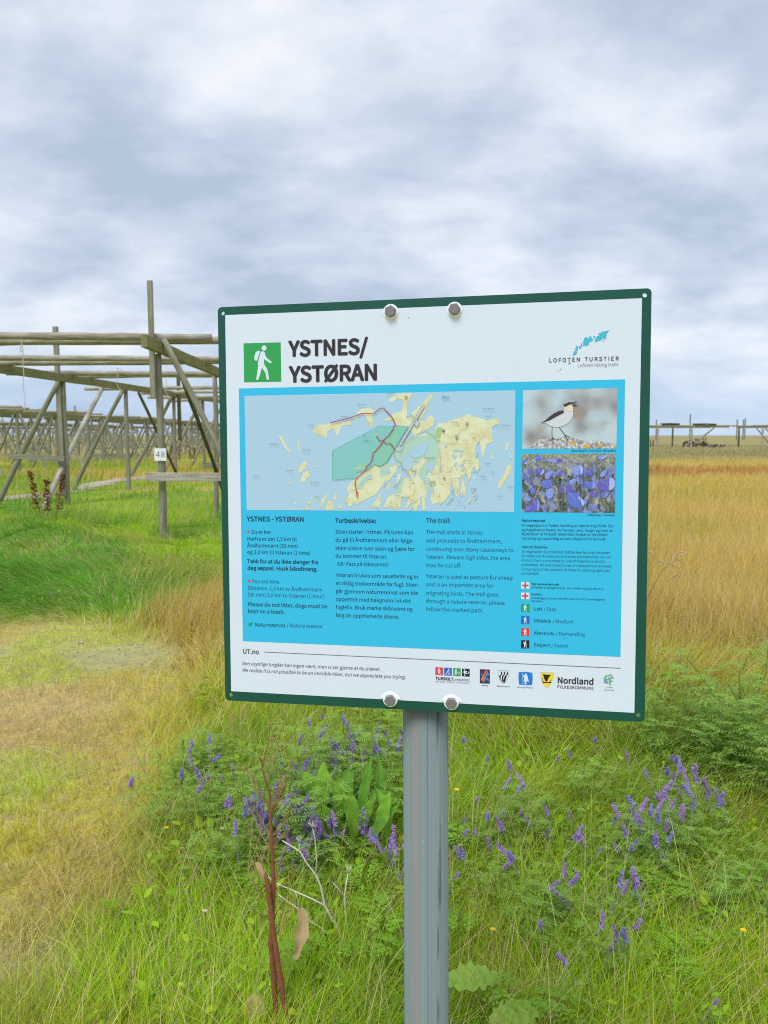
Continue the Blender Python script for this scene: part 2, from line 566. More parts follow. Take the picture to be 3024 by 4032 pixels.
# low tie boards
timber('tie_board', L_(-3.53, 11.42, 0.98), L_(-2.1, 11.42, 0.975), (0.028, 0.125), W_POLE, rk, False, 70)
timber('tie_board', L_(-3.75, 15.98, 0.97), L_(-2.2, 15.98, 0.96), (0.028, 0.12), W_POST, rk, False, 71)
timber('tie_board', L_(X2 - 1.16, 17.5, 1.12), L_(X2 + 0.1, 17.5, 1.06), (0.028, 0.11), W_POST, rk, False, 72)
timber('tie_board', L_(X2 - 1.1, 22.2, 1.02), L_(X2 + 0.1, 22.2, 1.0), (0.028, 0.12), W_POST, rk, False, 73)
# round poles lying across the beams
PZ = 2.97 + 0.058
for i, (x0, x1, y0, y1, r0) in enumerate([(-15, -2.55, 11.45, 11.58, 0.06), (-15, -1.9, 11.72, 11.86, 0.06), (-15, -1.95, 14.7, 14.85, 0.058), (-15, -2.0, 14.95, 15.1, 0.058),
                                          (-8.72, -1.9, 18.0, 18.2, 0.06), (-8.1, -1.9, 19.2, 19.35, 0.06), (-9.35, -1.8, 24.3, 24.5, 0.06), (-8.3, -1.8, 26.6, 26.7, 0.06),
                                          (-9.0, -5.9, 29.6, 29.7, 0.06), (-9.2, -5.6, 33.0, 33.1, 0.06)]):
    timber('pole', L_(x0, y0, PZ + 0.0 + 0.03 * (i % 2) * 0), L_(x1, y1, PZ + (0.05 if y0 > 20 else 0)), r0, W_POLE, rk, True, 80 + i)
# number plate on the front post
pl = MB()
pz0, pz1, pxa, pxb, py0 = 1.215, 1.40, -3.425, -3.25, 11.50
pl.add([L_(pxa, py0, pz0), L_(pxb, py0, pz0), L_(pxb, py0, pz1), L_(pxa, py0, pz1), L_(pxa, py0 + 0.012, pz0), L_(pxb, py0 + 0.012, pz0), L_(pxb, py0 + 0.012, pz1), L_(pxa, py0 + 0.012, pz1)],
       [(0, 1, 2, 3), (5, 4, 7, 6), (1, 5, 6, 2), (4, 0, 3, 7), (3, 2, 6, 7), (4, 5, 1, 0)])
M_PLATE = plain('white_plate', lin(240, 243, 246), 0.4)
plate = pl.build('number_plate', M_PLATE, rk)

# ------------------------------------------------------------------ lettering
# outline of each letter: advance, then closed cubic loops (left handle, point, right handle), 3000 units to the em
GL = {'A':[639,[[[91,257,4,0,37,0],[69,0,102,0,127,78],[152,157,176,235,270,235],[364,235,458,235,482,157],[507,78,532,0,566,0],[600,0,634,0,547,257],[460,513,373,770,337,770],[301,770,265,770,178,513]],
[[278,312,201,312,213,352],[226,391,238,431,266,518],[291,601,315,691,317,691],[318,691,319,691,345,602],[369,518,397,431,409,391],[422,352,434,312,356,312]]]],
'B':[690,[[[106,257,106,0,188,0],[269,0,351,0,523,0],[643,75,643,226,643,331],[578,392,486,410,486,411],[486,413,486,415,559,438],[599,505,599,582,599,717],[489,770,334,770,258,770],
[182,770,106,770,106,513]],[[241,443,203,443,203,527],[203,610,203,693,242,693],[282,693,321,693,442,693],[503,660,503,569,503,491],[450,443,317,443,279,443]],[[248,78,203,78,203,174],
[203,271,203,368,248,368],[292,368,337,368,473,368],[547,325,547,229,547,125],[470,78,337,78,292,78]]]],
'C':[670,[[[204,-14,396,-14,496,-14],[571,26,632,97,614,117],[597,138,579,159,529,104],[474,71,400,71,253,71],[161,193,161,388,161,580],[258,699,403,699,470,699],[520,669,561,626,578,647],
[596,668,613,689,569,738],[496,784,402,784,207,784],[61,633,61,384,61,134]]]],
'D':[723,[[[106,257,106,0,172,0],[237,0,303,0,535,0],[661,144,661,388,661,633],[535,770,298,770,234,770],[170,770,106,770,106,513]],[[232,80,203,80,203,284],[203,487,203,691,232,691],
[261,691,290,691,472,691],[561,583,561,388,561,193],[472,80,290,80,261,80]]]],
'E':[619,[[[106,257,106,0,258,0],[409,0,561,0,561,28],[561,55,561,83,442,83],[322,83,203,83,203,176],[203,270,203,363,300,363],[397,363,495,363,495,391],[495,419,495,446,397,446],
[300,446,203,446,203,527],[203,607,203,688,318,688],[434,688,549,688,549,715],[549,743,549,770,402,770],[254,770,106,770,106,513]]]],
'F':[580,[[[106,257,106,0,138,0],[171,0,203,0,203,115],[203,230,203,346,301,346],[399,346,497,346,497,373],[497,400,497,428,399,428],[301,428,203,428,203,514],[203,601,203,688,318,688],
[434,688,549,688,549,715],[549,743,549,770,402,770],[254,770,106,770,106,513]]]],
'G':[724,[[[206,-14,409,-14,512,-14],[597,24,646,76,646,183],[646,291,646,399,562,399],[477,399,393,399,393,372],[393,345,393,318,447,318],[502,318,557,318,557,251],[557,184,557,117,526,88],
[473,71,418,71,253,71],[161,193,161,388,161,580],[262,699,417,699,494,699],[544,666,583,626,600,647],[618,668,636,689,591,735],[521,784,414,784,210,784],[61,633,61,384,61,134]]]],
'H':[765,[[[106,257,106,0,138,0],[171,0,203,0,203,121],[203,242,203,363,322,363],[442,363,562,363,562,242],[562,121,562,0,595,0],[627,0,660,0,660,257],[660,513,660,770,627,770],[595,770,562,770,562,662],
[562,555,562,447,442,447],[322,447,203,447,203,555],[203,662,203,770,171,770],[138,770,106,770,106,513]]]],
'I':[308,[[[106,257,106,0,138,0],[171,0,203,0,203,257],[203,513,203,770,171,770],[138,770,106,770,106,513]]]],
'J':[562,[[[151,-14,249,-14,399,-14],[461,92,461,226,461,407],[461,589,461,770,429,770],[396,770,363,770,363,592],[363,414,363,235,363,119],[322,71,239,71,184,71],[141,97,106,159,83,142],
[60,125,37,108,82,28]]]],
'K':[679,[[[106,257,106,0,138,0],[171,0,203,0,203,81],[203,162,203,244,247,296],[291,349,335,401,412,268],[489,134,566,0,602,0],[638,0,674,0,582,159],[489,319,396,478,477,575],[557,673,638,770,601,770],
[564,770,527,770,420,641],[312,512,205,383,204,383],[203,383,203,383,203,512],[203,641,203,770,171,770],[138,770,106,770,106,513]]]],
'L':[570,[[[106,257,106,0,251,0],[395,0,540,0,540,28],[540,55,540,83,428,83],[315,83,203,83,203,312],[203,541,203,770,171,770],[138,770,106,770,106,513]]]],
'M':[853,[[[106,257,106,0,135,0],[164,0,193,0,193,142],[193,284,193,426,193,493],[187,586,181,653,182,653],[183,653,185,653,206,595],[226,536,247,478,296,345],[344,211,393,78,415,78],
[436,78,458,78,506,211],[555,345,603,478,624,536],[644,595,665,653,666,653],[668,653,669,653,664,586],[657,493,657,426,657,284],[657,142,657,0,687,0],[717,0,747,0,747,257],[747,513,747,770,708,770],
[669,770,630,770,581,633],[532,495,483,358,465,306],[450,251,430,197,428,197],[427,197,425,197,407,251],[390,306,370,358,321,495],[272,633,223,770,184,770],[145,770,106,770,106,513]]]],
'N':[759,[[[106,257,106,0,137,0],[167,0,197,0,197,135],[197,270,197,404,197,485],[190,567,186,645,187,645],[189,645,190,645,218,592],[245,539,273,486,367,324],[460,162,554,0,587,0],[620,0,653,0,653,257],
[653,513,653,770,623,770],[592,770,561,770,561,637],[561,503,561,370,561,290],[568,203,575,126,573,126],[571,126,569,126,542,179],[514,232,486,285,393,446],[299,608,205,770,172,770],
[139,770,106,770,106,513]]]],
'O':[779,[[[196,-14,390,-14,583,-14],[718,141,718,388,718,634],[583,784,390,784,196,784],[61,634,61,388,61,141]],[[528,71,390,71,251,71],[161,195,161,388,161,580],[251,699,390,699,528,699],
[619,580,619,388,619,195]]]],
'P':[665,[[[106,257,106,0,138,0],[171,0,203,0,203,102],[203,204,203,307,245,307],[287,307,330,307,499,307],[613,381,613,544,613,712],[498,770,326,770,252,770],[179,770,106,770,106,513]],
[[241,386,203,386,203,487],[203,589,203,691,239,691],[276,691,313,691,449,691],[517,657,517,544,517,434],[453,386,317,386,279,386]]]],
'Q':[779,[[[528,67,390,67,251,67],[161,191,161,388,161,580],[251,699,390,699,528,699],[619,580,619,388,619,191]],[[483,-193,625,-193,671,-193],[712,-186,735,-175,729,-151],[723,-126,716,-101,696,-107],
[670,-112,636,-112,553,-112],[481,-78,446,-9,609,19],[718,166,718,388,718,634],[583,784,390,784,196,784],[61,634,61,388,61,162],[174,13,342,-11,386,-116]]]],
'R':[667,[[[246,404,203,404,203,500],[203,596,203,691,246,691],[289,691,332,691,453,691],[519,655,519,555,519,454],[453,404,332,404,289,404]],[[466,109,528,0,565,0],[601,0,638,0,572,112],
[507,225,442,337,546,362],[616,434,616,555,616,714],[503,770,347,770,266,770],[186,770,106,770,106,513],[106,257,106,0,138,0],[171,0,203,0,203,109],[203,218,203,327,249,327],
[295,327,341,327,404,218]]]],
'S':[626,[[[210,-14,319,-14,480,-14],[581,83,581,205,581,319],[512,372,422,411,386,426],[349,442,313,458,253,483],[185,512,185,587,185,655],[242,699,329,699,400,699],[457,671,504,627,521,648],
[538,668,555,689,501,745],[420,784,329,784,189,784],[86,699,86,580,86,467],[171,413,243,382,279,366],[316,350,353,334,426,301],[482,276,482,196,482,122],[422,71,320,71,241,71],
[163,109,108,167,89,145],[70,122,50,100,117,30]]]],
'T':[629,[[[266,229,266,0,298,0],[331,0,363,0,363,229],[363,459,363,688,441,688],[519,688,597,688,597,715],[597,743,597,770,409,770],[221,770,33,770,33,743],[33,715,33,688,110,688],
[188,688,266,688,266,459]]]],
'U':[757,[[[222,-14,379,-14,536,-14],[655,70,655,317,655,468],[655,619,655,770,624,770],[593,770,562,770,562,618],[562,467,562,315,562,130],[481,71,379,71,278,71],[200,130,200,315,200,467],
[200,618,200,770,167,770],[135,770,103,770,103,619],[103,468,103,317,103,70]]]],
'V':[604,[[[165,257,247,0,284,0],[322,0,359,0,441,257],[522,513,604,770,571,770],[538,770,505,770,464,631],[423,492,381,353,355,263],[336,189,307,99,305,99],[304,99,303,99,274,189],
[254,263,228,353,186,492],[145,631,103,770,69,770],[35,770,1,770,83,513]]]],
'W':[922,[[[136,257,190,0,229,0],[267,0,306,0,344,155],[382,310,420,464,433,525],[447,581,459,640,460,640],[462,640,463,640,476,581],[487,525,501,464,540,310],[579,155,618,0,657,0],[696,0,735,0,788,257],
[841,513,894,770,863,770],[832,770,801,770,774,630],[746,491,718,351,705,268],[690,185,676,101,674,101],[672,101,670,101,651,185],[634,269,616,351,580,491],[544,630,508,770,479,770],
[449,770,419,770,384,630],[348,491,313,351,294,268],[275,185,258,101,257,101],[256,101,254,101,238,185],[224,268,208,351,181,491],[154,630,127,770,94,770],[61,770,27,770,82,513]]]],
'X':[602,[[[93,133,18,0,52,0],[86,0,121,0,158,69],[194,139,231,208,251,247],[271,286,293,333,294,333],[296,333,297,333,322,286],[343,247,363,208,402,139],[440,69,478,0,514,0],[549,0,585,0,510,131],
[435,262,359,393,429,519],[499,644,569,770,535,770],[501,770,467,770,433,704],[399,639,364,574,346,538],[331,505,310,460,308,460],[307,460,306,460,280,505],[265,538,245,574,210,639],
[175,704,140,770,104,770],[68,770,33,770,103,646],[173,522,243,398,168,265]]]],
'Y':[558,[[[230,99,230,0,262,0],[294,0,327,0,327,99],[327,199,327,298,404,456],[481,613,559,770,525,770],[492,770,458,770,425,697],[392,625,359,553,335,496],[309,441,282,383,280,383],
[279,383,277,383,250,441],[227,496,202,553,168,625],[135,697,102,770,68,770],[33,770,-1,770,76,613],[153,456,230,298,230,199]]]],
'Z':[633,[[[53,20,53,0,230,0],[407,0,584,0,584,28],[584,55,584,83,447,83],[310,83,172,83,308,293],[443,502,579,712,579,731],[579,751,579,770,416,770],[252,770,89,770,89,743],[89,715,89,688,213,688],
[336,688,459,688,324,478],[188,269,53,59,53,39]]]],
'Å':[639,[[[252,819,318,819,382,819],[432,862,432,926,432,992],[382,1033,318,1033,252,1033],[205,992,205,926,205,862]],[[350,863,318,863,285,863],[257,886,257,926,257,965],[285,989,318,989,350,989],
[377,965,377,926,377,886]],[[91,257,4,0,37,0],[69,0,102,0,127,78],[152,157,176,235,270,235],[364,235,458,235,482,157],[507,78,532,0,566,0],[600,0,634,0,547,257],[460,513,373,770,337,770],
[301,770,265,770,178,513]],[[278,312,201,312,213,352],[226,391,238,431,266,518],[291,601,315,691,317,691],[318,691,319,691,345,602],[369,518,397,431,409,391],[422,352,434,312,356,312]]]],
'Ø':[779,[[[312,-14,393,-14,586,-14],[722,141,722,388,722,500],[693,591,645,659,672,694],[699,729,726,764,708,778],[690,792,672,806,648,774],[623,742,599,710,544,757],[474,784,393,784,200,784],
[64,634,64,388,64,275],[92,182,141,113,113,78],[86,42,59,6,77,-7],[95,-21,112,-35,137,-2],[162,30,187,62,242,14]],[[532,71,393,71,333,71],[283,95,244,137,357,283],[470,430,583,577,608,527],
[622,463,622,388,622,195]],[[317,342,204,195,179,247],[164,312,164,388,164,580],[255,699,393,699,453,699],[503,676,542,636,429,489]]]],
'Æ':[964,[[[145,257,11,0,44,0],[78,0,112,0,151,75],[190,151,229,226,310,226],[391,226,472,226,472,151],[472,75,472,0,617,0],[762,0,908,0,908,28],[908,55,908,83,795,83],[682,83,569,83,569,176],
[569,270,569,363,660,363],[751,363,842,363,842,391],[842,419,842,446,751,446],[660,446,569,446,569,527],[569,607,569,688,678,688],[787,688,896,688,896,715],[896,743,896,770,736,770],
[575,770,415,770,280,513]],[[336,303,269,303,293,349],[317,395,340,441,382,524],[425,610,466,693,468,693],[470,693,472,693,472,563],[472,433,472,303,404,303]]]],
'a':[591,[[[132,-14,228,-14,298,-14],[362,23,417,68,418,68],[419,68,420,68,423,46],[426,23,429,0,455,0],[481,0,507,0,507,117],[507,234,507,351,507,493],[450,585,310,585,217,585],[138,544,86,511,98,488],
[111,466,123,444,168,475],[228,505,294,505,388,505],[412,435,412,361,169,334],[62,272,62,148,62,45]],[[310,64,255,64,199,64],[154,89,154,154,154,228],[220,275,412,297,412,244],
[412,192,412,139,356,89]]]],
'b':[649,[[[295,-14,348,-14,478,-14],[596,99,596,294,596,471],[516,585,369,585,305,585],[242,549,189,505,190,539],[192,573,193,607,193,683],[193,760,193,836,161,836],[129,836,97,836,97,557],
[97,279,97,0,122,0],[148,0,173,0,176,20],[179,39,182,59,183,59],[185,59,186,59,235,14]],[[426,67,332,67,294,67],[243,82,193,126,193,226],[193,326,193,426,247,477],[297,504,345,504,454,504],
[496,420,496,293,496,152]]]],
'c':[536,[[[170,-14,321,-14,390,-14],[455,14,506,58,492,79],[478,101,464,123,429,91],[382,66,330,66,225,66],[153,153,153,285,153,416],[229,504,333,504,377,504],[414,484,446,455,463,476],
[479,497,495,518,455,554],[403,585,329,585,182,585],[55,475,55,285,55,96]]]],
'd':[651,[[[148,-14,291,-14,359,-14],[420,23,464,67,465,67],[466,67,467,67,470,45],[473,22,476,0,502,0],[528,0,555,0,555,279],[555,557,555,836,522,836],[490,836,458,836,458,763],[458,690,458,617,460,584],
[461,551,463,519,413,560],[370,585,303,585,172,585],[56,470,56,285,56,95]],[[364,67,312,67,212,67],[154,148,154,286,154,416],[228,504,319,504,367,504],[411,487,458,444,458,345],
[458,245,458,145,411,92]]]],
'e':[582,[[[175,-14,328,-14,404,-14],[465,12,515,44,504,65],[492,87,481,108,438,80],[394,63,338,63,230,63],[155,141,149,263,277,263],[405,263,534,263,536,277],[538,296,538,317,538,480],
[456,585,310,585,180,585],[55,471,55,285,55,97]],[[250,331,148,331,160,444],[231,508,312,508,401,508],[454,446,454,331,352,331]]]],
'f':[341,[[[35,517,35,493,61,493],[86,493,112,493,112,328],[112,164,112,0,144,0],[176,0,208,0,208,164],[208,328,208,493,248,493],[289,493,329,493,329,519],[329,544,329,570,289,570],
[248,570,208,570,208,600],[208,631,208,661,208,734],[234,773,289,773,309,773],[332,768,353,757,360,782],[367,807,374,832,348,842],[314,850,278,850,165,850],[112,777,112,662,112,631],
[112,601,112,570,86,569],[61,567,35,565,35,541]]]],
'g':[592,[[[150,-263,289,-263,465,-263],[578,-171,578,-65,578,29],[511,70,379,70,342,70],[304,70,267,70,190,70],[167,97,167,132,167,164],[183,183,204,201,229,188],[261,181,288,181,405,181],
[497,257,497,379,497,429],[478,471,451,497,489,497],[528,497,567,497,567,521],[567,546,567,570,501,570],[435,570,369,570,349,579],[320,585,288,585,173,585],[75,506,75,381,75,313],
[111,257,149,228,149,227],[149,225,149,224,119,203],[86,165,86,118,86,72],[108,42,138,24,138,22],[138,21,138,19,84,-14],[54,-61,54,-110,54,-208]],[[354,246,288,246,223,246],[167,298,167,381,167,465],
[222,515,288,515,356,515],[410,465,410,381,410,298]],[[413,-196,303,-196,199,-196],[138,-158,138,-97,138,-64],[154,-29,195,0,221,-6],[248,-8,269,-8,302,-8],[335,-8,368,-8,443,-8],
[483,-27,483,-81,483,-140]]]],
'h':[638,[[[97,279,97,0,129,0],[161,0,193,0,193,138],[193,276,193,414,250,472],[290,501,349,501,424,501],[457,456,457,349,457,232],[457,116,457,0,489,0],[521,0,553,0,553,120],[553,241,553,361,553,506],
[498,585,378,585,300,585],[242,542,189,489,190,529],[192,568,193,607,193,683],[193,760,193,836,161,836],[129,836,97,836,97,557]]]],
'i':[289,[[[97,190,97,0,129,0],[161,0,193,0,193,190],[193,380,193,570,161,570],[129,570,97,570,97,380]],[[107,688,145,688,183,688],[209,713,209,752,209,789],[183,814,145,814,107,814],
[82,789,82,752,82,713]]]],
'j':[289,[[[3,-254,37,-254,150,-254],[193,-182,193,-65,193,147],[193,359,193,570,161,570],[130,570,98,570,98,359],[98,147,98,-65,98,-134],[84,-178,27,-178,7,-178],[-13,-172,-27,-167,-34,-191],
[-40,-215,-46,-239,-26,-248]],[[107,688,145,688,182,688],[209,713,209,752,209,789],[182,814,145,814,107,814],[81,789,81,752,81,713]]]],
'k':[580,[[[97,279,97,0,128,0],[160,0,191,0,191,50],[191,100,191,150,227,192],[263,234,298,275,354,183],[410,92,465,0,500,0],[535,0,569,0,498,113],[426,227,354,340,417,417],[481,494,544,570,508,570],
[473,570,437,570,356,470],[276,370,195,270,194,270],[193,270,191,270,191,459],[191,647,191,836,160,836],[128,836,97,836,97,557]]]],
'l':[298,[[[126,-14,197,-14,224,-14],[239,-9,253,-5,249,19],[244,44,239,68,229,66],[225,66,220,66,205,66],[193,78,193,107,193,350],[193,593,193,836,161,836],[129,836,97,836,97,595],
[97,354,97,113,97,33]]]],
'm':[973,[[[97,190,97,0,129,0],[161,0,193,0,193,138],[193,276,193,414,245,473],[293,501,336,501,409,501],[442,456,442,349,442,232],[442,116,442,0,474,0],[506,0,538,0,538,138],[538,276,538,414,591,473],
[638,501,682,501,754,501],[788,456,788,349,788,232],[788,116,788,0,820,0],[852,0,883,0,883,120],[883,241,883,361,883,506],[828,585,711,585,641,585],[582,540,522,476,499,543],[453,585,364,585,296,585],
[237,542,187,487,186,487],[186,487,185,487,182,515],[179,543,175,570,149,570],[123,570,97,570,97,380]]]],
'n':[641,[[[97,190,97,0,129,0],[161,0,193,0,193,138],[193,276,193,414,250,472],[290,501,349,501,424,501],[457,456,457,349,457,232],[457,116,457,0,489,0],[521,0,553,0,553,120],[553,241,553,361,553,506],
[498,585,378,585,300,585],[241,542,187,487,186,487],[186,487,185,487,182,515],[179,543,175,570,149,570],[123,570,97,570,97,380]]]],
'o':[637,[[[179,-14,318,-14,458,-14],[582,96,582,285,582,475],[458,585,318,585,179,585],[55,475,55,285,55,96]],[[417,66,318,66,220,66],[153,153,153,285,153,416],[220,504,318,504,417,504],
[484,416,484,285,484,153]]]],
'p':[651,[[[97,30,97,-241,129,-241],[161,-241,193,-241,193,-176],[193,-112,193,-47,192,-14],[191,19,190,53,242,9],[296,-14,348,-14,478,-14],[596,99,596,294,596,471],[516,585,369,585,303,585],
[238,547,187,504,186,504],[186,504,185,504,182,526],[179,548,175,570,149,570],[123,570,97,570,97,300]],[[426,67,332,67,294,67],[244,82,193,126,193,226],[193,326,193,426,248,477],
[297,504,345,504,454,504],[496,420,496,293,496,152]]]],
'q':[651,[[[458,-173,458,-241,490,-241],[522,-241,555,-241,555,30],[555,300,555,570,529,570],[504,570,478,570,475,553],[472,535,468,517,468,517],[467,517,466,517,416,561],[370,585,303,585,172,585],
[56,470,56,285,56,95],[148,-14,291,-14,357,-14],[417,21,463,66,461,32],[460,-3,458,-38,458,-105]],[[364,67,312,67,212,67],[154,148,154,286,154,416],[228,504,319,504,367,504],[411,487,458,444,458,345],
[458,245,458,145,411,92]]]],
'r':[408,[[[97,190,97,0,129,0],[161,0,193,0,193,122],[193,244,193,367,231,463],[289,499,336,499,360,499],[373,496,392,489,398,517],[404,545,410,572,392,582],[374,585,349,585,286,585],
[227,539,187,466,186,466],[186,466,185,466,182,501],[179,536,175,570,149,570],[123,570,97,570,97,380]]]],
's':[492,[[[165,-14,246,-14,380,-14],[453,63,453,155,453,264],[362,297,279,329,215,353],[157,374,157,428,157,473],[190,511,263,511,313,511],[353,488,392,460,407,480],[423,500,438,520,395,556],
[332,585,262,585,137,585],[65,514,65,423,65,326],[151,288,231,258,294,235],[361,208,361,150,361,101],[325,61,249,61,181,61],[130,88,80,129,64,108],[49,86,34,65,87,20]]]],
't':[396,[[[154,-14,275,-14,311,-14],[349,-3,381,7,375,32],[369,56,362,80,343,71],[318,64,297,64,231,64],[209,104,209,173,209,280],[209,386,209,493,261,493],[313,493,364,493,364,519],
[364,544,364,570,313,570],[261,570,209,570,209,624],[209,678,209,731,182,731],[156,731,129,731,126,678],[122,624,119,570,89,569],[58,567,28,565,28,541],[28,517,28,493,57,493],[85,493,113,493,113,387],
[113,282,113,176,113,62]]]],
'u':[638,[[[143,-14,264,-14,341,-14],[398,27,452,89,453,89],[454,89,455,89,457,60],[460,30,462,0,489,0],[515,0,542,0,542,190],[542,380,542,570,510,570],[478,570,446,570,446,436],[446,301,446,166,392,99],
[351,69,292,69,216,69],[185,114,185,221,185,337],[185,454,185,570,153,570],[120,570,88,570,88,450],[88,329,88,209,88,63]]]],
'v':[547,[[[151,190,220,0,257,0],[294,0,332,0,399,190],[466,380,534,570,502,570],[471,570,439,570,403,462],[367,354,331,246,314,190],[295,132,278,78,277,78],[275,78,273,78,256,132],
[238,190,221,246,185,354],[149,462,113,570,80,570],[47,570,14,570,82,380]]]],
'w':[842,[[[134,190,187,0,224,0],[261,0,298,0,325,102],[352,204,379,306,394,360],[405,414,418,472,420,472],[422,472,423,472,437,414],[447,361,462,308,489,205],[517,103,544,0,583,0],[622,0,661,0,712,190],
[764,380,815,570,784,570],[754,570,723,570,695,460],[667,350,640,241,627,186],[617,134,605,82,603,82],[602,82,600,82,586,134],[574,186,560,241,530,350],[500,460,471,570,439,570],
[408,570,377,570,347,460],[318,350,288,241,274,186],[262,134,250,82,248,82],[246,82,245,82,233,134],[223,186,211,241,183,350],[154,460,126,570,93,570],[61,570,28,570,81,380]]]],
'x':[523,[[[78,99,16,0,49,0],[83,0,117,0,142,44],[168,89,193,133,213,168],[231,203,251,235,253,235],[255,235,256,235,278,203],[299,168,318,133,346,89],[374,44,402,0,437,0],[472,0,507,0,445,96],
[382,192,319,288,377,382],[435,476,493,570,459,570],[426,570,393,570,369,529],[346,487,322,445,305,413],[289,382,272,350,270,350],[269,350,267,350,248,382],[228,413,211,445,186,487],
[160,529,134,570,100,570],[65,570,30,570,88,479],[146,388,204,297,141,198]]]],
'y':[547,[[[80,-246,106,-246,220,-246],[279,-160,319,-48,391,158],[462,364,534,570,502,570],[471,570,440,570,406,465],[371,360,337,254,322,203],[306,145,291,92,289,92],[287,92,286,92,266,146],
[247,204,229,254,190,360],[152,465,113,570,80,570],[47,570,14,570,90,380],[166,189,243,-1,238,-15],[234,-30,230,-44,206,-114],[166,-167,102,-167,86,-167],[69,-162,58,-158,51,-183],
[45,-209,39,-234,57,-242]]]],
'z':[499,[[[37,17,37,0,181,0],[325,0,468,0,468,26],[468,52,468,78,365,78],[261,78,158,78,258,225],[359,372,459,519,459,536],[459,553,459,570,329,570],[199,570,69,570,69,544],[69,519,69,493,159,493],
[248,493,337,493,237,346],[137,199,37,51,37,34]]]],
'å':[591,[[[132,-14,228,-14,298,-14],[362,23,417,68,418,68],[419,68,420,68,423,46],[426,23,429,0,455,0],[481,0,507,0,507,117],[507,234,507,351,507,493],[450,585,310,585,217,585],[138,544,86,511,98,488],
[111,466,123,444,168,475],[228,505,294,505,388,505],[412,435,412,361,169,334],[62,272,62,148,62,45]],[[310,64,255,64,199,64],[154,89,154,154,154,228],[220,275,412,297,412,244],
[412,192,412,139,356,89]],[[235,651,314,651,393,651],[441,699,441,766,441,833],[393,880,314,880,235,880],[186,833,186,766,186,699]],[[351,693,314,693,276,693],[247,722,247,766,247,810],
[276,838,314,838,351,838],[381,810,381,766,381,722]]]],
'ø':[637,[[[83,-16,97,-27,116,-4],[136,20,155,44,202,6],[258,-14,318,-14,458,-14],[582,96,582,285,582,368],[558,436,520,486,541,512],[562,537,583,563,569,575],[554,586,540,598,520,574],
[501,550,481,526,436,565],[378,585,318,585,179,585],[55,475,55,285,55,201],[79,133,118,83,97,57],[76,32,55,6,69,-5]],[[417,64,318,64,275,64],[237,80,209,109,293,211],[377,313,461,415,479,379],
[488,333,488,280,488,151]],[[261,257,176,155,159,190],[149,235,149,289,149,418],[220,507,318,507,361,507],[399,492,429,461,345,359]]]],
'æ':[921,[[[141,-14,236,-14,310,-14],[392,23,468,93,512,37],[574,-14,670,-14,748,-14],[805,12,855,44,843,67],[831,89,819,111,777,83],[736,64,681,64,583,64],[507,143,503,263,626,263],
[750,263,873,263,876,277],[878,295,878,315,878,478],[800,585,660,585,582,585],[517,538,472,463,449,537],[393,585,308,585,224,585],[145,544,93,511,106,488],[119,466,131,444,176,475],
[235,505,297,505,391,505],[414,435,415,361,176,335],[69,272,69,148,69,45]],[[316,64,264,64,206,64],[163,89,163,154,163,229],[232,275,414,297,414,287],[415,278,415,268,415,226],
[422,181,436,151,384,95]],[[600,326,503,326,514,437],[579,508,657,508,744,508],[793,444,793,326,696,326]]]],
'0':[583,[[[145,-14,292,-14,438,-14],[532,119,532,388,532,654],[438,784,292,784,145,784],[53,654,53,388,53,119]],[[379,64,292,64,205,64],[145,162,145,388,145,612],[205,708,292,708,379,708],
[439,612,439,388,439,162]]]],
'1':[583,[[[92,27,92,0,233,0],[374,0,515,0,515,27],[515,53,515,80,463,80],[412,80,360,80,360,310],[360,540,360,770,336,770],[311,770,287,770,245,746],[195,728,127,715,127,695],[127,675,127,654,173,654],
[219,654,265,654,265,463],[265,271,265,80,207,80],[150,80,92,80,92,53]]]],
'2':[583,[[[46,19,46,0,208,0],[369,0,530,0,530,28],[530,55,530,83,459,83],[388,83,317,83,278,83],[231,79,191,76,372,247],[494,403,494,558,494,694],[407,784,269,784,171,784],[104,739,42,671,61,653],
[79,635,98,617,141,668],[194,706,257,706,353,706],[399,642,399,554,399,421],[288,268,46,57,46,38]]]],
'3':[583,[[[157,-14,276,-14,414,-14],[524,68,524,206,524,312],[452,379,361,401,361,403],[361,405,361,407,443,435],[498,498,498,591,498,713],[403,784,273,784,185,784],[117,745,59,692,76,672],
[93,652,110,631,154,675],[208,706,270,706,351,706],[400,658,400,584,400,501],[347,437,187,437,187,412],[187,388,187,363,366,363],[426,303,426,209,426,121],[362,66,270,66,183,66],
[125,108,80,154,63,134],[47,113,30,92,81,37]]]],
'4':[583,[[[357,71,357,0,387,0],[417,0,447,0,447,71],[447,141,447,212,482,212],[516,212,550,212,550,238],[550,263,550,289,516,289],[482,289,447,289,447,449],[447,610,447,770,412,770],
[377,770,341,770,235,605],[128,440,21,275,21,254],[21,233,21,212,133,212],[245,212,357,212,357,141]],[[357,368,357,289,278,289],[200,289,121,289,179,376],[238,464,296,551,318,589],
[339,628,358,665,360,665],[361,665,362,665,360,626],[357,563,357,525,357,446]]]],
'5':[583,[[[154,-14,275,-14,404,-14],[527,82,527,250,527,420],[422,496,295,496,249,496],[214,484,180,465,186,540],[193,614,200,688,296,688],[393,688,489,688,489,715],[489,743,489,770,365,770],
[240,770,116,770,107,650],[99,530,90,411,107,400],[125,389,142,378,186,408],[218,423,270,423,367,423],[430,358,430,248,430,136],[357,66,266,66,176,66],[120,107,77,151,61,130],[44,109,28,88,81,37]]]],
'6':[583,[[[169,-14,316,-14,436,-14],[538,87,538,236,538,398],[454,478,324,478,264,478],[196,443,149,386,153,624],[241,705,348,705,394,705],[440,682,470,646,488,666],[506,685,524,705,481,751],
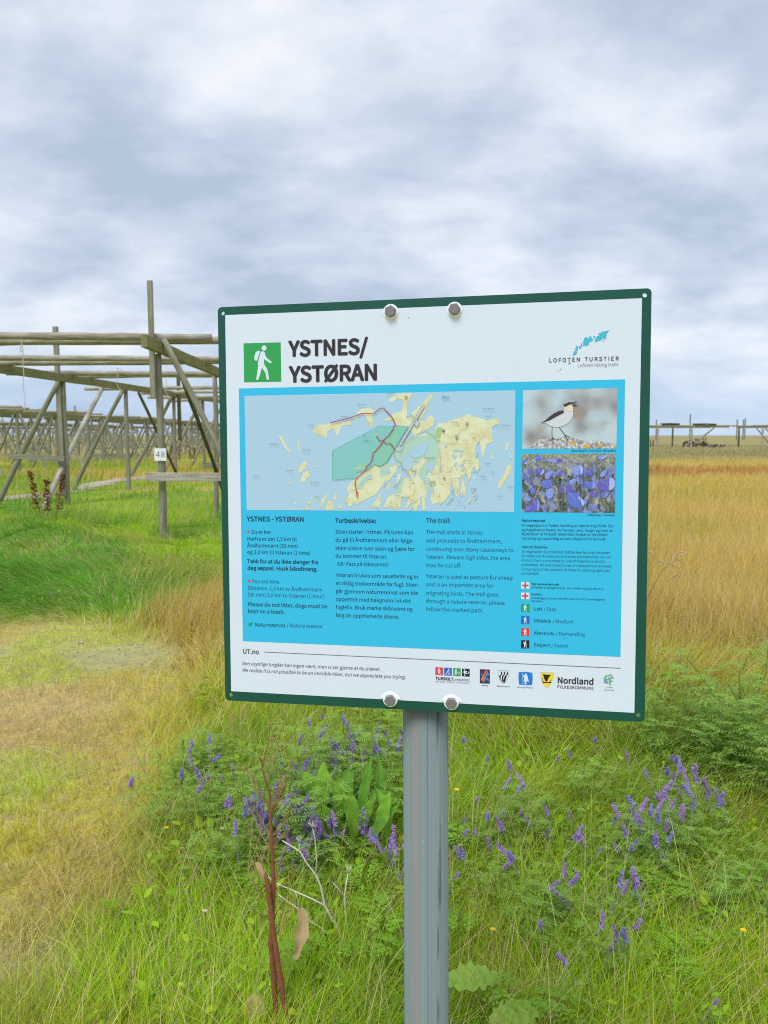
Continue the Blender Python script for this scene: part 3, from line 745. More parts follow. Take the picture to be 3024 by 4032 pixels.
[423,784,343,784,194,784],[59,669,59,368,59,113]],[[162,149,151,309,202,380],[261,407,308,407,401,407],[446,340,446,236,446,131],[390,62,316,62,220,62]]]],
'7':[583,[[[222,292,208,0,241,0],[275,0,308,0,320,301],[353,481,534,712,534,731],[534,751,534,770,373,770],[212,770,51,770,51,743],[51,715,51,688,176,688],[301,688,425,688,274,478]]]],
'8':[583,[[[151,-14,294,-14,438,-14],[535,74,535,185,535,291],[473,349,405,388,405,389],[405,391,405,393,451,429],[507,498,507,579,507,697],[428,782,296,782,176,782],[85,703,85,586,85,505],
[133,447,189,409,189,407],[189,406,189,404,119,367],[48,294,48,191,48,72]],[[398,464,347,418,255,454],[172,495,172,586,172,661],[224,710,295,710,377,710],[425,650,425,574,425,517]],
[[384,58,295,58,203,58],[133,118,133,200,133,273],[178,334,239,374,349,330],[443,292,443,188,443,111]]]],
'9':[583,[[[163,-14,247,-14,391,-14],[526,106,526,418,526,663],[415,784,267,784,147,784],[46,684,46,534,46,375],[130,292,258,292,322,292],[389,329,436,386,429,147],[342,66,244,66,193,66],
[147,88,113,125,96,105],[78,85,61,65,104,20]],[[424,625,435,466,383,393],[326,363,274,363,183,363],[137,431,137,534,137,640],[193,709,268,709,366,709]]]],
'.':[292,[[[107,-14,146,-14,184,-14],[215,16,215,59,215,103],[184,132,146,132,107,132],[77,103,77,59,77,16]]]],
',':[292,[[[71,-181,79,-200,173,-160],[232,-81,232,20,232,90],[202,132,151,132,112,132],[79,107,79,65,79,23],[111,-2,149,-2,153,-2],[157,-1,161,-1,160,-64],[121,-114,56,-143,63,-162]]]],
':':[292,[[[107,410,146,410,184,410],[215,439,215,483,215,526],[184,557,146,557,107,557],[77,526,77,483,77,439]],[[107,-14,146,-14,184,-14],[215,16,215,59,215,103],[184,132,146,132,107,132],
[77,103,77,59,77,16]]]],
';':[292,[[[107,410,146,410,184,410],[215,439,215,483,215,526],[184,557,146,557,107,557],[77,526,77,483,77,439]],[[71,-181,79,-200,173,-160],[232,-81,232,20,232,90],[202,132,151,132,112,132],
[79,107,79,65,79,23],[111,-2,149,-2,153,-2],[157,-1,161,-1,160,-64],[121,-114,56,-143,63,-162]]]],
'(':[355,[[[154,-49,251,-206,271,-197],[290,-188,310,-180,220,-30],[176,148,176,327,176,504],[220,682,310,832,290,841],[271,850,251,859,154,702],[97,533,97,327,97,120]]]],
')':[355,[[[84,-197,104,-206,201,-49],[258,120,258,327,258,533],[201,702,104,859,84,850],[64,841,44,832,134,682],[180,504,180,327,180,148],[134,-30,44,-180,64,-188]]]],
'/':[412,[[[117,153,12,-188,35,-188],[58,-188,82,-188,187,153],[291,493,396,834,373,834],[350,834,327,834,222,493]]]],
'-':[364,[[[48,282,48,257,138,257],[228,257,317,257,317,282],[317,306,317,331,228,331],[138,331,48,331,48,306]]]],
'!':[339,[[[132,381,137,232,159,232],[181,232,203,232,207,381],[211,529,215,678,216,714],[217,750,217,787,185,787],[153,787,121,787,121,750],[122,714,123,678,127,529]],[[131,-14,169,-14,208,-14],
[238,16,238,59,238,103],[208,132,169,132,131,132],[100,103,100,59,100,16]]]],
' ':[235,[]]}
_cache = {}


def glyph(ch, bold, res):
    key = (ch, bold, res)
    if key in _cache:
        return _cache[key]
    adv, spl = GL[ch]
    loops = []
    for sp in spl:
        pts = []
        n = len(sp)
        for i in range(n):
            p0, p1 = sp[i], sp[(i + 1) % n]
            a, b, c, d = (np.array(p0[2:4]), np.array(p0[4:6]), np.array(p1[0:2]), np.array(p1[2:4]))
            a, b, c, d = a / 3000, b / 3000, c / 3000, d / 3000
            straight = abs(np.cross(b - a, d - a)) < 2e-5 and abs(np.cross(c - a, d - a)) < 2e-5
            k = 1 if straight else res
            for j in range(k):
                t_ = j / k
                pts.append(a * (1 - t_) ** 3 + 3 * b * t_ * (1 - t_) ** 2 + 3 * c * t_ * t_ * (1 - t_) + d * t_ ** 3)
        near = 4e-4
        q = [pts[0]]
        for p in pts[1:]:
            if np.hypot(*(p - q[-1])) > near:
                q.append(p)
        if np.hypot(*(q[0] - q[-1])) < near:
            q.pop()
        if len(q) > 2:
            loops.append(np.array(q))
    if loops:
        area = lambda l: 0.5 * np.sum(l[:, 0] * np.roll(l[:, 1], -1) - l[:, 1] * np.roll(l[:, 0], -1))
        sg = np.sign(max((area(l) for l in loops), key=abs))

        def inside(p, l):
            r_, j = False, len(l) - 1
            for i in range(len(l)):
                if (l[i][1] > p[1]) != (l[j][1] > p[1]) and p[0] < (l[j][0] - l[i][0]) * (p[1] - l[i][1]) / (l[j][1] - l[i][1]) + l[i][0]:
                    r_ = not r_
                j = i
            return r_
        outs = [l for l in loops if area(l) * sg > 0]
        ins_ = [l for l in loops if area(l) * sg <= 0]
        Vs, Ts, nb = [], [], 0
        for l in outs:
            grp = [l] + [h_ for h_ in ins_ if inside(h_[0], l)]
            tris = tessellate_polygon([[Vector((x, y, 0)) for x, y in g_] for g_ in grp])
            Vs += grp
            Ts.append(np.array(tris, int).reshape(-1, 3) + nb)
            nb += sum(len(g_) for g_ in grp)
        V, T = np.concatenate(Vs), np.concatenate(Ts)
    else:
        V, T = np.zeros((0, 2)), np.zeros((0, 3), int)
    _cache[key] = (adv / 3000, V, T)
    return _cache[key]


BOLD = {'r': 0.003, 'i': 0.002, 'm': 0.006, 'b': 0.011, 'B': 0.015}


def text_geo(s, x, y, size, xs, style, res=4):
    """2-D triangles of a line of text; x, y and size in metres"""
    out_v, out_t, cur, nb = [], [], 0.0, 0
    track = 0.0
    if style == 'm':
        tot = sum(GL[ch][0] for ch in s) / 3000
        track = tot * (xs - 1) / (len(s) - 1)
        xs = 1.0
    for ch in s:
        a, V, T = glyph(ch, 0.0, res)
        if len(V):
            v = V.copy()
            if style == 'i':
                v[:, 0] += v[:, 1] * 0.2
            v = np.stack([x + (v[:, 0] + cur) * xs * size, y + v[:, 1] * size], 1)
            out_v.append(v)
            out_t.append(T + nb)
            nb += len(v)
        cur += a + track
    return np.concatenate(out_v), np.concatenate(out_t)


v, tr = text_geo('48', 0, 0, 0.34, 1.06, 'm')
wv = v[:, 0].max() - v[:, 0].min()
V3 = np.stack([v[:, 0] - v[:, 0].min() + (pxa + pxb) / 2 - OX - wv / 2, np.full(len(v), py0 - 0.0015 - OY), v[:, 1] + 1.265], 1)
M_INK = plain('black_print', lin(44, 40, 50), 0.5)
link('digits', mesh_np('digits', V3, tr), plate, plain('grey_digits', lin(70, 84, 96), 0.5))
M_NAIL = plain('rusty_nail', lin(150, 130, 110), 0.6, 0.5)
for zc in (pz0 + 0.02, pz1 - 0.02):
    nl = MB()
    nl.tube([(-3.338 - OX, py0 - OY + 0.002, zc), (-3.338 - OX, py0 - OY - 0.003, zc)], 0.004, 8)
    nl.build('nail', M_NAIL, plate)

# ------------------------------------------------------------------ the information sign
# everything printed on the board, in tenths of a millimetre from its centre
D = {'text':[["YSTNES/",-1934,2160,8102,1.0,"B","ink"],["YSTØRAN",-1931,1796,8294,1.0,"B","ink"],["YSTNES - YSTØRAN",-2612,-204,2602,1.075,"b","navy"],["Du er her.",-2547,-389,2089,0.968,"r","navy"],
["Herfra er det 1,5 km til",-2614,-489,2089,0.997,"r","navy"],["Åndhammarn (30 min)",-2614,-586,2089,1.009,"r","navy"],["og 3,0 km til Ystøran (1 time)",-2616,-685,2089,0.996,"r","navy"],
["Takk for at du ikke slenger fra",-2617,-819,2089,1.07,"b","navy"],["deg søppel. Husk båndtvang.",-2617,-918,2089,1.079,"b","navy"],["You are here.",-2549,-1114,2089,0.981,"r","slate"],
["Distance: 1,5 km to Åndhammarn",-2617,-1215,2089,1.001,"r","slate"],["(30 min) 3,0 km to Ystøran (1 hour)",-2619,-1313,2089,1.0,"r","slate"],
["Please do not litter, dogs must be",-2619,-1457,2089,1.061,"b","slate"],["kept on a leash.",-2622,-1557,2089,1.067,"b","slate"],["Naturreservat",-2517,-1756,2089,0.99,"r","navy"],
["/ Nature reserve",-2029,-1751,2089,0.991,"r","slate"],["Turbeskrivelse:",-1285,-215,2410,1.004,"b","navy"],["Stien starter i Ystnes. På turen kan",-1283,-371,2076,0.976,"r","navy"],
["du gå til Åndhammarn eller følge",-1284,-488,2076,1.009,"r","navy"],["stien videre over stein og fjære før",-1286,-606,2076,0.999,"r","navy"],
["du kommer til Ystøran.",-1285,-719,2076,0.982,"r","navy"],["NB: Pass på tidevannet!",-1266,-833,2076,0.935,"i","navy"],["Ystøran brukes som sauebeite og er",-1287,-996,2076,1.002,"r","navy"],
["et viktig trekkområde for fugl. Stien",-1286,-1113,2076,0.994,"r","navy"],["går gjennom naturreservat som ble",-1288,-1230,2076,1.005,"r","navy"],
["opprettet med bakgrunn i et rikt",-1289,-1345,2076,1.004,"r","navy"],["fugleliv. Bruk marka skånsomt og",-1291,-1461,2076,0.994,"r","navy"],
["følg de oppmerkede stiene.",-1290,-1578,2076,1.005,"r","navy"],["UT.no",-2711,-2170,2559,1.0,"b","grey"],
["Den usynlige turgåer kan ingen være, men vi ser gjerne at du prøver.",-2728,-2342,1885,1.003,"i","grey"],
["We realize it is not possible to be an invisible hiker, but we appreciate you trying.",-2728,-2442,1885,0.997,"i","grey"],["The trail:",24,-205,2410,0.996,"b","slate"],
["The trail starts in Ystnes",24,-363,2076,0.979,"r","slate"],["and proceeds to Åndhammarn,",23,-481,2076,1.007,"r","slate"],["continuing over stony causeways to",22,-600,2076,1.005,"r","slate"],
["Ystøran.",22,-713,2076,0.944,"r","slate"],["Beware high tides,",311,-713,2076,0.947,"i","slate"],["the area",920,-713,2076,0.985,"r","slate"],["may be cut off.",21,-829,2076,1.0,"r","slate"],
["Ystøran is used as pasture for sheep",20,-987,2076,1.0,"r","slate"],["and is an important area for",20,-1101,2076,1.0,"r","slate"],
["migrating birds. The trail goes",21,-1224,2076,0.998,"r","slate"],["through a nature reserve, please",21,-1338,2076,1.004,"r","slate"],["follow the marked path.",20,-1453,2076,1.002,"r","slate"],
["Blåklokke / Harebell",2218,-98,1097,0.988,"r","navy"],["Steinskvett / Northern Wheatear",1996,766,1097,1.012,"r","navy"],["Naturreservat",1341,-181,1312,1.071,"b","navy"],
["All vegetasjon er fredet. Sanking av bær er dog tillatt. Dyr",1341,-246,1312,1.005,"r","navy"],["og fuglelivet er fredet, vis hensyn. Jakt, fangst og bruk av",1341,-308,1312,0.999,"r","navy"],
["skytevåpen er forbudt. Motorisert ferdsel er ikke tillatt.",1341,-365,1312,0.992,"r","navy"],["Camping og oppsetting av kamuflasjetelt er forbudt.",1341,-425,1312,1.008,"r","navy"],
["Nature Reserve",1342,-544,1312,1.06,"b","slate"],["All vegetation is protected. Edible berries may however",1342,-608,1312,1.001,"r","slate"],
["be collected. All animals and birds are protected, do not",1342,-668,1312,0.995,"r","slate"],["disturb them unnecessarily. Use of firearms is strictly",1342,-728,1312,0.986,"r","slate"],
["prohibited. No motorised forms of transport are allowed.",1342,-790,1312,0.992,"r","slate"],["Camping and the erection of hides for photography are",1342,-851,1312,1.007,"r","slate"],
["prohibited.",1343,-910,1312,0.983,"r","slate"],["Vær oppmerksom på:",1478,-1050,1017,1.054,"b","navy"],
["All ferdsel er på eget ansvar. Ved ulykker ring 112 eller 113.",1478,-1098,1017,1.0,"r","navy"],["Caution:",1478,-1193,1017,1.048,"b","navy"],
["All passage is at your own risk. Call 112 or 113 in emergency",1478,-1244,1017,0.997,"r","navy"],["situations.",1478,-1287,1017,0.946,"r","navy"],["Lett",1517,-1404,1784,0.956,"r","navy"],
["/ Easy",1646,-1403,1784,0.977,"r","slate"],["Middels",1518,-1570,1784,1.014,"r","navy"],["/ Medium",1770,-1570,1784,1.021,"r","slate"],["Krevende",1518,-1740,1784,1.002,"r","navy"],
["/ Demanding",1814,-1739,1784,1.028,"r","slate"],["Ekspert",1519,-1906,1784,0.982,"r","navy"],["/ Expert",1755,-1906,1784,0.998,"r","slate"],["LOFOTEN",1693,1969,2062,1.261,"m","ink"],
["TURSTIER",2157,1969,2062,1.308,"m","ink"],["Lofoten hiking trails",2065,1898,1623,1.0,"r","pale"],["TURSKILT",154,-2436,1553,1.0,"B","ink"],["prosjektet",409,-2436,1367,1.0,"r","grey"],
["DET SKAL MERKES I HELE LANDET",151,-2472,882,1.0,"r","pale"],["NettNo",806,-2495,733,1.0,"r","ink"],["Røst kommune",1014,-2496,733,1.007,"r","ink"],
["GjensidigeStiftelsen",1294,-2497,733,0.926,"r","royal"],["Nordland",1836,-2407,3177,1.0,"b","ink"],["FYLKESKOMMUNE",1835,-2479,1653,1.0,"r","ink"],["Lofoten",2481,-2443,794,0.935,"i","leaf"],
["friluftsråd",2459,-2483,794,1.065,"i","leaf"],["Røst",249,1514,1498,1.0,"r","maptext"],["Røst",-176,508,1009,1.0,"r","maptext"],["Røst",78,362,843,0.996,"r","maptext"],
["Røstlandet",3,688,843,1.004,"r","maptext"],["Kvalvåg",375,1176,694,1.098,"r","maptext"],["Klubben",-231,1261,694,1.016,"r","maptext"],["Nesundskjæret",805,1354,694,0.945,"r","maptext"],
["Nesset",857,1253,694,0.973,"r","maptext"],["Nedrenesset",1061,1125,694,0.876,"r","maptext"],["Skau",665,963,694,1.004,"r","maptext"],["Matland",588,653,694,0.872,"r","maptext"],
["Evenstø",835,607,694,0.965,"r","maptext"],["Pål",928,490,694,1.117,"r","maptext"],["Utgard",788,431,694,0.91,"r","maptext"],["Brygga",651,263,694,0.996,"r","maptext"],
["Grøa",462,83,694,0.941,"r","maptext"],["Kalfa",1011,162,694,1.05,"r","maptext"],["Ramskur",1138,287,694,1.019,"r","maptext"],["Klakken",-424,165,694,0.933,"r","maptext"],
["Heimsteran",-943,1445,694,0.962,"r","maptext"],["Sandøyra",-1182,1283,694,1.014,"r","maptext"],["Ystøran",-1657,1171,694,0.996,"r","maptext"],["Storvedøya",-2254,904,694,1.083,"r","maptext"],
["Litlvedøya",-1758,816,694,1.068,"r","maptext"],["Hanøyan",-2006,525,694,1.125,"r","maptext"],["Leskjeret",-2503,446,694,1.039,"r","maptext"],["Stefansøya",-1650,349,694,1.149,"r","maptext"],
["Måsøya",-1580,145,694,0.93,"r","maptext"],["Ystnes",-1055,239,694,1.04,"r","maptext"],["Berg",-866,1019,694,0.878,"r","maptext"],["Halmholmen",-864,942,694,0.82,"r","maptext"],
["Langneset",-529,1595,694,1.036,"r","maptext"],["Fv. Røstlandveien",-344,149,545,0.958,"r","maptext"],["Fv. Røstlandveien",381,409,545,1.0,"r","maptext"],
["Røstveien",537,934,545,1.002,"r","maptext"]],
'white':[-2887,2777,2880,2768,2863,-2771,-2905,-2748],
'blue':[-2698,1722,2681,1719,2671,-2008,-2707,-1985],
'map':[-2615,1614,1250,1608,1240,-49,-2610,-39],
'bird':[1352,1606,2585,1609,2581,808,1346,813],
'flow':[1344,744,2574,744,2572,-54,1343,-48],
'green':[-2615,2365,-2058,2361,-2057,1805,-2616,1808],
'holes':[-2925,2805,2916,2806,2919,-2802,-2913,-2807],
'bolts':[-460,2725,425,2718,-497,-2756,379,-2754],
'head':[-2306,2288],
'pack':[-2405,2253,-2377,2254,-2369,2240,-2405,2134,-2416,2113,-2430,2108,-2451,2122,-2457,2148,-2451,2187,-2435,2226],
'body':
[-2358,2234,-2344,2243,-2320,2242,-2298,2227,-2290,2193,-2277,2156,-2199,2092,-2193,2080,-2205,2070,-2220,2071,-2297,2123,-2307,2128,-2312,2079,-2307,2055,-2263,1984,-2249,1921,-2240,1848,-2247,1836,-2267,1835,-2278,1848,-2288,1928,-2343,2012,-2367,1930,-2394,1852,-2408,1837,-2427,1838,-2432,1854,-2414,1944,-2401,2029,-2403,2081,-2384,2153],
'rule':[-2384,-2135,2673,-2164],
'land':[[-1592,1103,-1572,1151,-1516,1192,-1442,1179,-1343,1201,-1232,1206,-1134,1217,-1036,1233,-1049,1168,-1171,1170,-1197,1111,-1241,1004,-1271,1099,-1319,1130,-1369,1100,-1395,993,-1481,1024,-1568,1061],
[-950,1333,-913,1379,-852,1408,-779,1418,-731,1388,-696,1341,-726,1306,-722,1135,-752,1141,-805,1248,-853,1331,-926,1309],[-993,1292,-938,1279,-957,1238,-999,1256],
[-2119,1036,-2050,1023,-2020,939,-1959,842,-1910,763,-1953,781,-2021,878,-2070,963],[-1825,973,-1800,925,-1789,840,-1784,798,-1808,828,-1820,889],
[-1813,503,-1819,575,-1774,635,-1698,659,-1686,623,-1712,563,-1770,503],[-1803,357,-1783,430,-1725,515,-1663,533,-1645,442,-1689,430,-1728,369],[-1967,333,-1941,381,-1916,369,-1923,327],
[-1597,569,-1589,599,-1562,611,-1556,581],[-1575,1007,-1543,1019,-1538,992,-1563,985],[-1591,683,-1575,692,-1563,673,-1580,665],[-1494,104,-1387,213,-1432,92,-1471,-5,-1498,44],
[-1308,105,-1263,232,-1258,142,-1296,93],[-1422,-31,-1376,105,-1294,81,-1304,-35],[-1695,67,-1657,103,-1626,79,-1645,45],[-1721,-31,-1702,24,-1670,37,-1677,-30],[-1235,51,-1210,48,-1173,-2,-1229,0],
[-1896,59,-1877,84,-1856,63,-1874,35],[-1637,140,-1618,158,-1609,140,-1625,110],[-1569,116,-1550,140,-1542,116,-1563,92],[-694,1511,-672,1505,-682,1472,-712,1482],
[-711,1040,-656,1036,-663,987,-705,1011],[-725,810,-700,833,-689,810,-713,739],[-1019,561,-934,585,-848,644,-812,620,-873,549,-1008,526],
[-498,1478,-479,1536,-395,1596,-158,1598,-200,1520,-242,1439,-231,1287,-255,1252,-148,1286,-183,1321,-112,1379,-41,1436,30,1504,78,1573,136,1572,101,1503,54,1457,30,1353,-18,1284,-54,1226,11,1202,53,1277,100,1296,146,1235,128,1154,28,1086,-102,1017,-115,923,-144,924,-138,1017,-185,1088,-220,1135,-398,1160,-434,1231,-542,1221,-565,1239,-421,1325,-314,1353,-289,1498,-372,1535,-420,1489],
[145,968,158,1119,205,1182,287,1176,403,1232,519,1254,612,1298,716,1257,865,1209,1002,1236,1036,1218,1025,1155,933,1122,933,1007,956,915,865,881,813,697,784,801,773,916,715,870,704,755,761,639,755,477,703,570,657,512,645,372,611,384,599,477,518,442,564,337,587,267,552,162,517,232,447,150,412,267,378,430,366,267,365,196,283,90,118,54,83,124,130,266,95,325,48,266,11,112,23,-17,-25,-30,-24,112,-72,29,-120,-30,-167,29,-143,111,-239,4,-275,-8,-214,147,-322,146,-335,4,-420,-33,-479,26,-552,2,-576,26,-527,145,-430,193,-405,264,-320,383,-213,442,-189,448,-319,619,-378,655,-426,737,-437,785,-329,866,-257,971,-138,1005,28,1039],
[-1160,70,-1073,190,-1115,286,-1046,358,-972,430,-837,513,-703,608,-630,573,-547,620,-379,596,-391,525,-476,406,-549,347,-622,276,-694,180,-817,132,-890,95,-964,41,-1000,95,-1063,-2,-1099,70],
[-745,25,-646,168,-611,204,-630,25,-696,-11],[-404,383,-362,477,-326,489,-338,395,-387,347],[-538,252,-489,359,-465,359,-502,246],
[1014,349,1117,488,1139,592,1208,597,1185,476,1094,361,1048,269,1026,280],[1031,776,1048,891,1059,868,1048,765],[1116,787,1139,902,1167,913,1150,798],[922,673,945,777,956,742,934,661],
[1173,695,1219,729,1213,683],[894,-41,911,-28,932,-41],[1190,1039,1202,1033,1195,999],[1076,1074,1087,1086,1084,1034],[674,407,692,442,706,430,692,401],[371,126,389,185,400,150,383,120]],
'marsh':
[[-431,785,-329,866,-257,971,-114,994,28,1016,99,1120,146,1038,204,921,220,617,144,583,49,501,25,395,-46,395,-93,501,-57,548,50,676,-21,712,-116,595,-164,619,-223,678,-294,737,-307,631,-378,655,-420,726],
[-430,205,-393,288,-308,407,-260,430,-321,288,-334,205],[-621,430,-619,584,-511,620,-451,596,-523,549,-548,454],[1,383,60,360,96,430,48,289,12,266],
[-962,263,-912,370,-850,442,-776,490,-740,454,-839,347,-901,263],[-702,620,-665,786,-617,868,-495,1021,-399,1137,-232,1135,-413,808,-535,637,-619,594]],
'lake':[[-222,783,-103,865,-20,911,69,910,50,829,3,735,-116,695,-187,724],[-294,748,-223,748,-158,666,-152,548,-260,525,-305,572],[49,618,109,641,144,583,96,489,61,524],[390,722,414,780,437,698,413,675],
[413,617,460,640,466,582,425,582],[495,744,524,767,530,721,501,704],[-23,395,25,418,1,336],[285,862,332,891,321,850,291,836],[-353,808,-335,855,-323,813,-342,784],
[-548,525,-499,549,-476,501,-524,466],[518,605,547,611,541,570],[390,803,472,820,565,779,484,785],[-814,394,-789,466,-746,454,-759,406],[-912,347,-887,400,-863,382,-888,323],
[-690,679,-665,738,-641,703,-666,656]],
'field':[[181,1119,251,1118,227,967,145,980],[78,348,155,383,172,325,89,299],[-171,365,-136,365,-142,330,-175,342],[186,950,216,956,221,926,192,921]],
'reserve':[[-1308,809,-625,1149,-220,1141,-535,635,-633,584,-703,612,-803,530,-959,505,-948,426,-1313,396]],
'built':[[221,769,320,745,331,500,237,512,191,664],[202,489,366,489,360,348,213,325],[-203,147,-173,159,-155,123,-185,105]],
'runway':[[-17,1429,12,1414,0,1391,-307,907,-319,874,-350,888,-341,913,-29,1406]],
'apron':[[-137,1204,-107,1234,-63,1197,-72,1157,-99,1124,-131,1169]],
'trail':
[[-1340,1205,-1195,1239,-1048,1272,-938,1306,-889,1328,-829,1333,-732,1322,-690,1338,-647,1373,-612,1395,-588,1402,-564,1397,-517,1344,-463,1290,-428,1237,-401,1172,-404,1155,-425,1140,-432,1102,-459,1067,-498,1009,-532,991,-574,945,-592,909,-617,878,-640,851,-677,810,-719,774,-726,739,-741,668,-757,632,-812,585,-818,561,-837,525,-948,426,-979,394,-985,346,-974,287,-953,139],
[-672,1014,-653,987,-641,957,-619,943,-574,945,-532,897,-472,903,-443,873,-419,820]],
'dash':[[-419,820,-416,737,-402,690,-366,660,-313,631,-305,536,-260,513,-213,448,-191,447],[-413,802,-324,782,-303,813,-275,901,-221,953,-138,1000,-78,1034,8,1097],
[594,1100,519,1080,472,1034,458,988,455,954,458,916]],
'road':[[11,1092,99,1027,169,956,215,909,449,896],[221,851,226,500],[945,1122,990,1146,1047,1115],[733,888,773,951,836,1008],[-720,43,-625,-46]],
'dot':[-952,214],
'poi':[-247,1547,597,1166],
'poi2':[270,1075,286,415],
'poi3':[456,985],
'dots':[-2590,-359,-2588,-1087],
'chip':[-2621,-1755,-2614,-1720,-2588,-1703,-2539,-1695,-2557,-1735,-2583,-1754],
'cross':[1341,-1015,1453,-1014,1454,-1106,1342,-1107,1342,-1160,1454,-1160,1454,-1251,1342,-1252],
'lv1':[1342,-1318,1455,-1314,1456,-1428,1342,-1431],
'lv2':[1343,-1487,1456,-1483,1456,-1596,1343,-1600],
'lv3':[1343,-1656,1456,-1652,1457,-1766,1343,-1770],
'lv4':[1344,-1827,1457,-1823,1457,-1937,1344,-1941],
'b_body':
[1889,1445,1925,1468,1970,1467,2010,1452,2028,1434,2024,1397,2015,1360,2018,1296,2014,1250,1990,1195,1945,1150,1882,1115,1818,1100,1746,1108,1700,1129,1654,1162,1595,1159,1526,1127,1508,1125,1581,1159,1654,1195,1727,1273,1799,1327,1835,1372,1871,1418],
'b_back':[1889,1445,1925,1468,1970,1467,2010,1452,2028,1434,1970,1433,1907,1422,1889,1399,1903,1335,1880,1321,1799,1299,1745,1272,1654,1190,1727,1273,1799,1327,1835,1372,1871,1418],
'b_mask':[2024,1429,1979,1430,1952,1433,1938,1421,1893,1408,1886,1390,1903,1373,1930,1376,1957,1396,1997,1407,2020,1411],
'b_beak1':[2010,1429,2042,1435,2080,1435,2042,1426,2006,1411],
'b_beak2':[2006,1402,2033,1401,2085,1387,2024,1383,1997,1377],
'b_throat':[1903,1367,1961,1393,2015,1374,2014,1314,1971,1311,1907,1330],
'b_wing':[1880,1326,1900,1305,1881,1284,1799,1244,1709,1194,1636,1170,1586,1161,1645,1190,1708,1245,1763,1286,1835,1319],
'b_legs':[[1742,1106,1739,1032,1743,962,1728,911],[1743,962,1756,892],[1743,962,1783,934],[1836,1095,1873,1044,1914,993,1973,965],[1914,993,1955,919],[1914,993,1905,965]],
'b_rock':[1426,814,1436,848,1509,885,1527,931,1646,963,1728,948,1801,943,1892,970,1982,965,2072,936,2163,912,2324,920,2431,896,2520,873,2581,868,2581,808],
'b_lichen':[[1965,895,2010,904,2059,895,2037,867,1974,870],[2150,839,2190,861,2244,838,2235,813,2154,814],[2342,860,2378,869,2405,841,2378,821,2347,837],[2538,836,2575,845,2575,817,2543,818]],
'bells':[[1519,665,1546,726,1574,735,1629,693,1556,637],[1647,655,1730,674,1893,673,1839,617,1730,627],[1529,534,1602,553,1644,515,1612,459,1538,469],[1603,356,1658,394,1759,384,1732,282,1613,281],
[1659,253,1768,282,1760,160,1687,122],[1832,301,1914,319,2014,310,2014,217,1842,207],[1933,207,2033,217,2105,162,2178,97,2142,24,1989,21],[1364,106,1419,163,1480,159,1466,102],
[1484,93,1530,145,1581,103,1577,-24,1485,-44],[1383,-2,1448,55,1477,36,1476,-44,1378,-40],[1985,533,2075,589,2147,579,2148,468,2058,450],[2166,459,2219,542,2282,561,2301,440],
[2158,348,2257,376,2311,348,2303,265,2185,292],[2363,468,2461,542,2488,477,2391,413],[2346,367,2436,404,2560,413,2562,256,2348,246],[1447,253,1520,300,1530,206,1475,187],
[1977,394,2085,403,2023,329,1968,329],[2249,246,2366,237,2330,153,2249,181],[1353,647,1418,666,1409,600,1353,610],[1648,478,1767,524,1731,412,1658,394],[1840,496,1913,506,1895,440,1840,450],
[2051,217,2123,218,2114,171,2060,171],[2344,699,2459,735,2433,671,2344,662],[1427,553,1474,534,1465,469,1428,478],[2384,209,2490,256,2474,163,2384,144]],
'lg1':[152,-2256,262,-2256,261,-2369,152,-2368],
'lg2':[276,-2257,385,-2257,385,-2370,276,-2369],
'lg3':[402,-2257,510,-2257,510,-2371,402,-2370],
'lg4':[528,-2259,636,-2259,636,-2371,528,-2370],
'ski':[[338,-2300,352,-2314,326,-2340,342,-2344,337,-2351,308,-2346,294,-2346,318,-2316]],
'bike':[429,-2342,485,-2326],
'bikeman':[430,-2291,449,-2285,459,-2309,478,-2313,477,-2319,452,-2318,444,-2307,437,-2313,456,-2326,450,-2349,444,-2348,446,-2330,425,-2319],
'bikehead':[445,-2274],
'canoe':[534,-2311,561,-2329,599,-2332,626,-2321,630,-2306,621,-2297,611,-2322,585,-2320,599,-2293,590,-2288,575,-2294,561,-2290,549,-2295,553,-2320],
'canoehead':[563,-2276],
'paddle':[563,-2334,575,-2350,566,-2366,557,-2357],
'nett':[778,-2257,917,-2258,917,-2458,778,-2460],
'nettb':[[792,-2318,806,-2308,859,-2413,840,-2434],[859,-2266,878,-2275,830,-2375,792,-2407],[878,-2285,897,-2284,849,-2414,820,-2454],[792,-2382,830,-2361,840,-2414,801,-2426],
[868,-2364,911,-2401,907,-2431,859,-2394],[840,-2345,911,-2303,911,-2332,840,-2375]],
'shield':[1024,-2261,1185,-2261,1178,-2339,1154,-2399,1107,-2456,1064,-2413,1035,-2346],
'cormor':[[1068,-2276,1083,-2278,1089,-2300,1086,-2319,1069,-2340,1064,-2364,1078,-2403,1097,-2441,1073,-2413,1042,-2346,1064,-2325,1073,-2300],
[1108,-2276,1123,-2277,1129,-2298,1125,-2317,1108,-2338,1104,-2362,1106,-2401,1109,-2440,1089,-2412,1082,-2344,1104,-2323,1113,-2299],
[1148,-2276,1162,-2277,1169,-2296,1165,-2316,1148,-2336,1144,-2361,1134,-2400,1121,-2440,1105,-2411,1122,-2342,1144,-2322,1153,-2297]],
'gj':[1314,-2277,1409,-2266,1500,-2278,1505,-2363,1498,-2451,1409,-2457,1320,-2451,1311,-2362],
'gjman':
[1404,-2285,1416,-2285,1423,-2309,1435,-2327,1446,-2375,1454,-2402,1435,-2407,1428,-2371,1430,-2396,1420,-2401,1419,-2447,1396,-2446,1396,-2402,1381,-2400,1390,-2359,1381,-2335,1369,-2345,1364,-2331,1385,-2318,1399,-2310],
'gjstaff':[1365,-2282,1371,-2282,1375,-2445,1370,-2445],
'nshield':[1610,-2266,1788,-2266,1781,-2354,1752,-2424,1699,-2482,1649,-2429,1617,-2353],
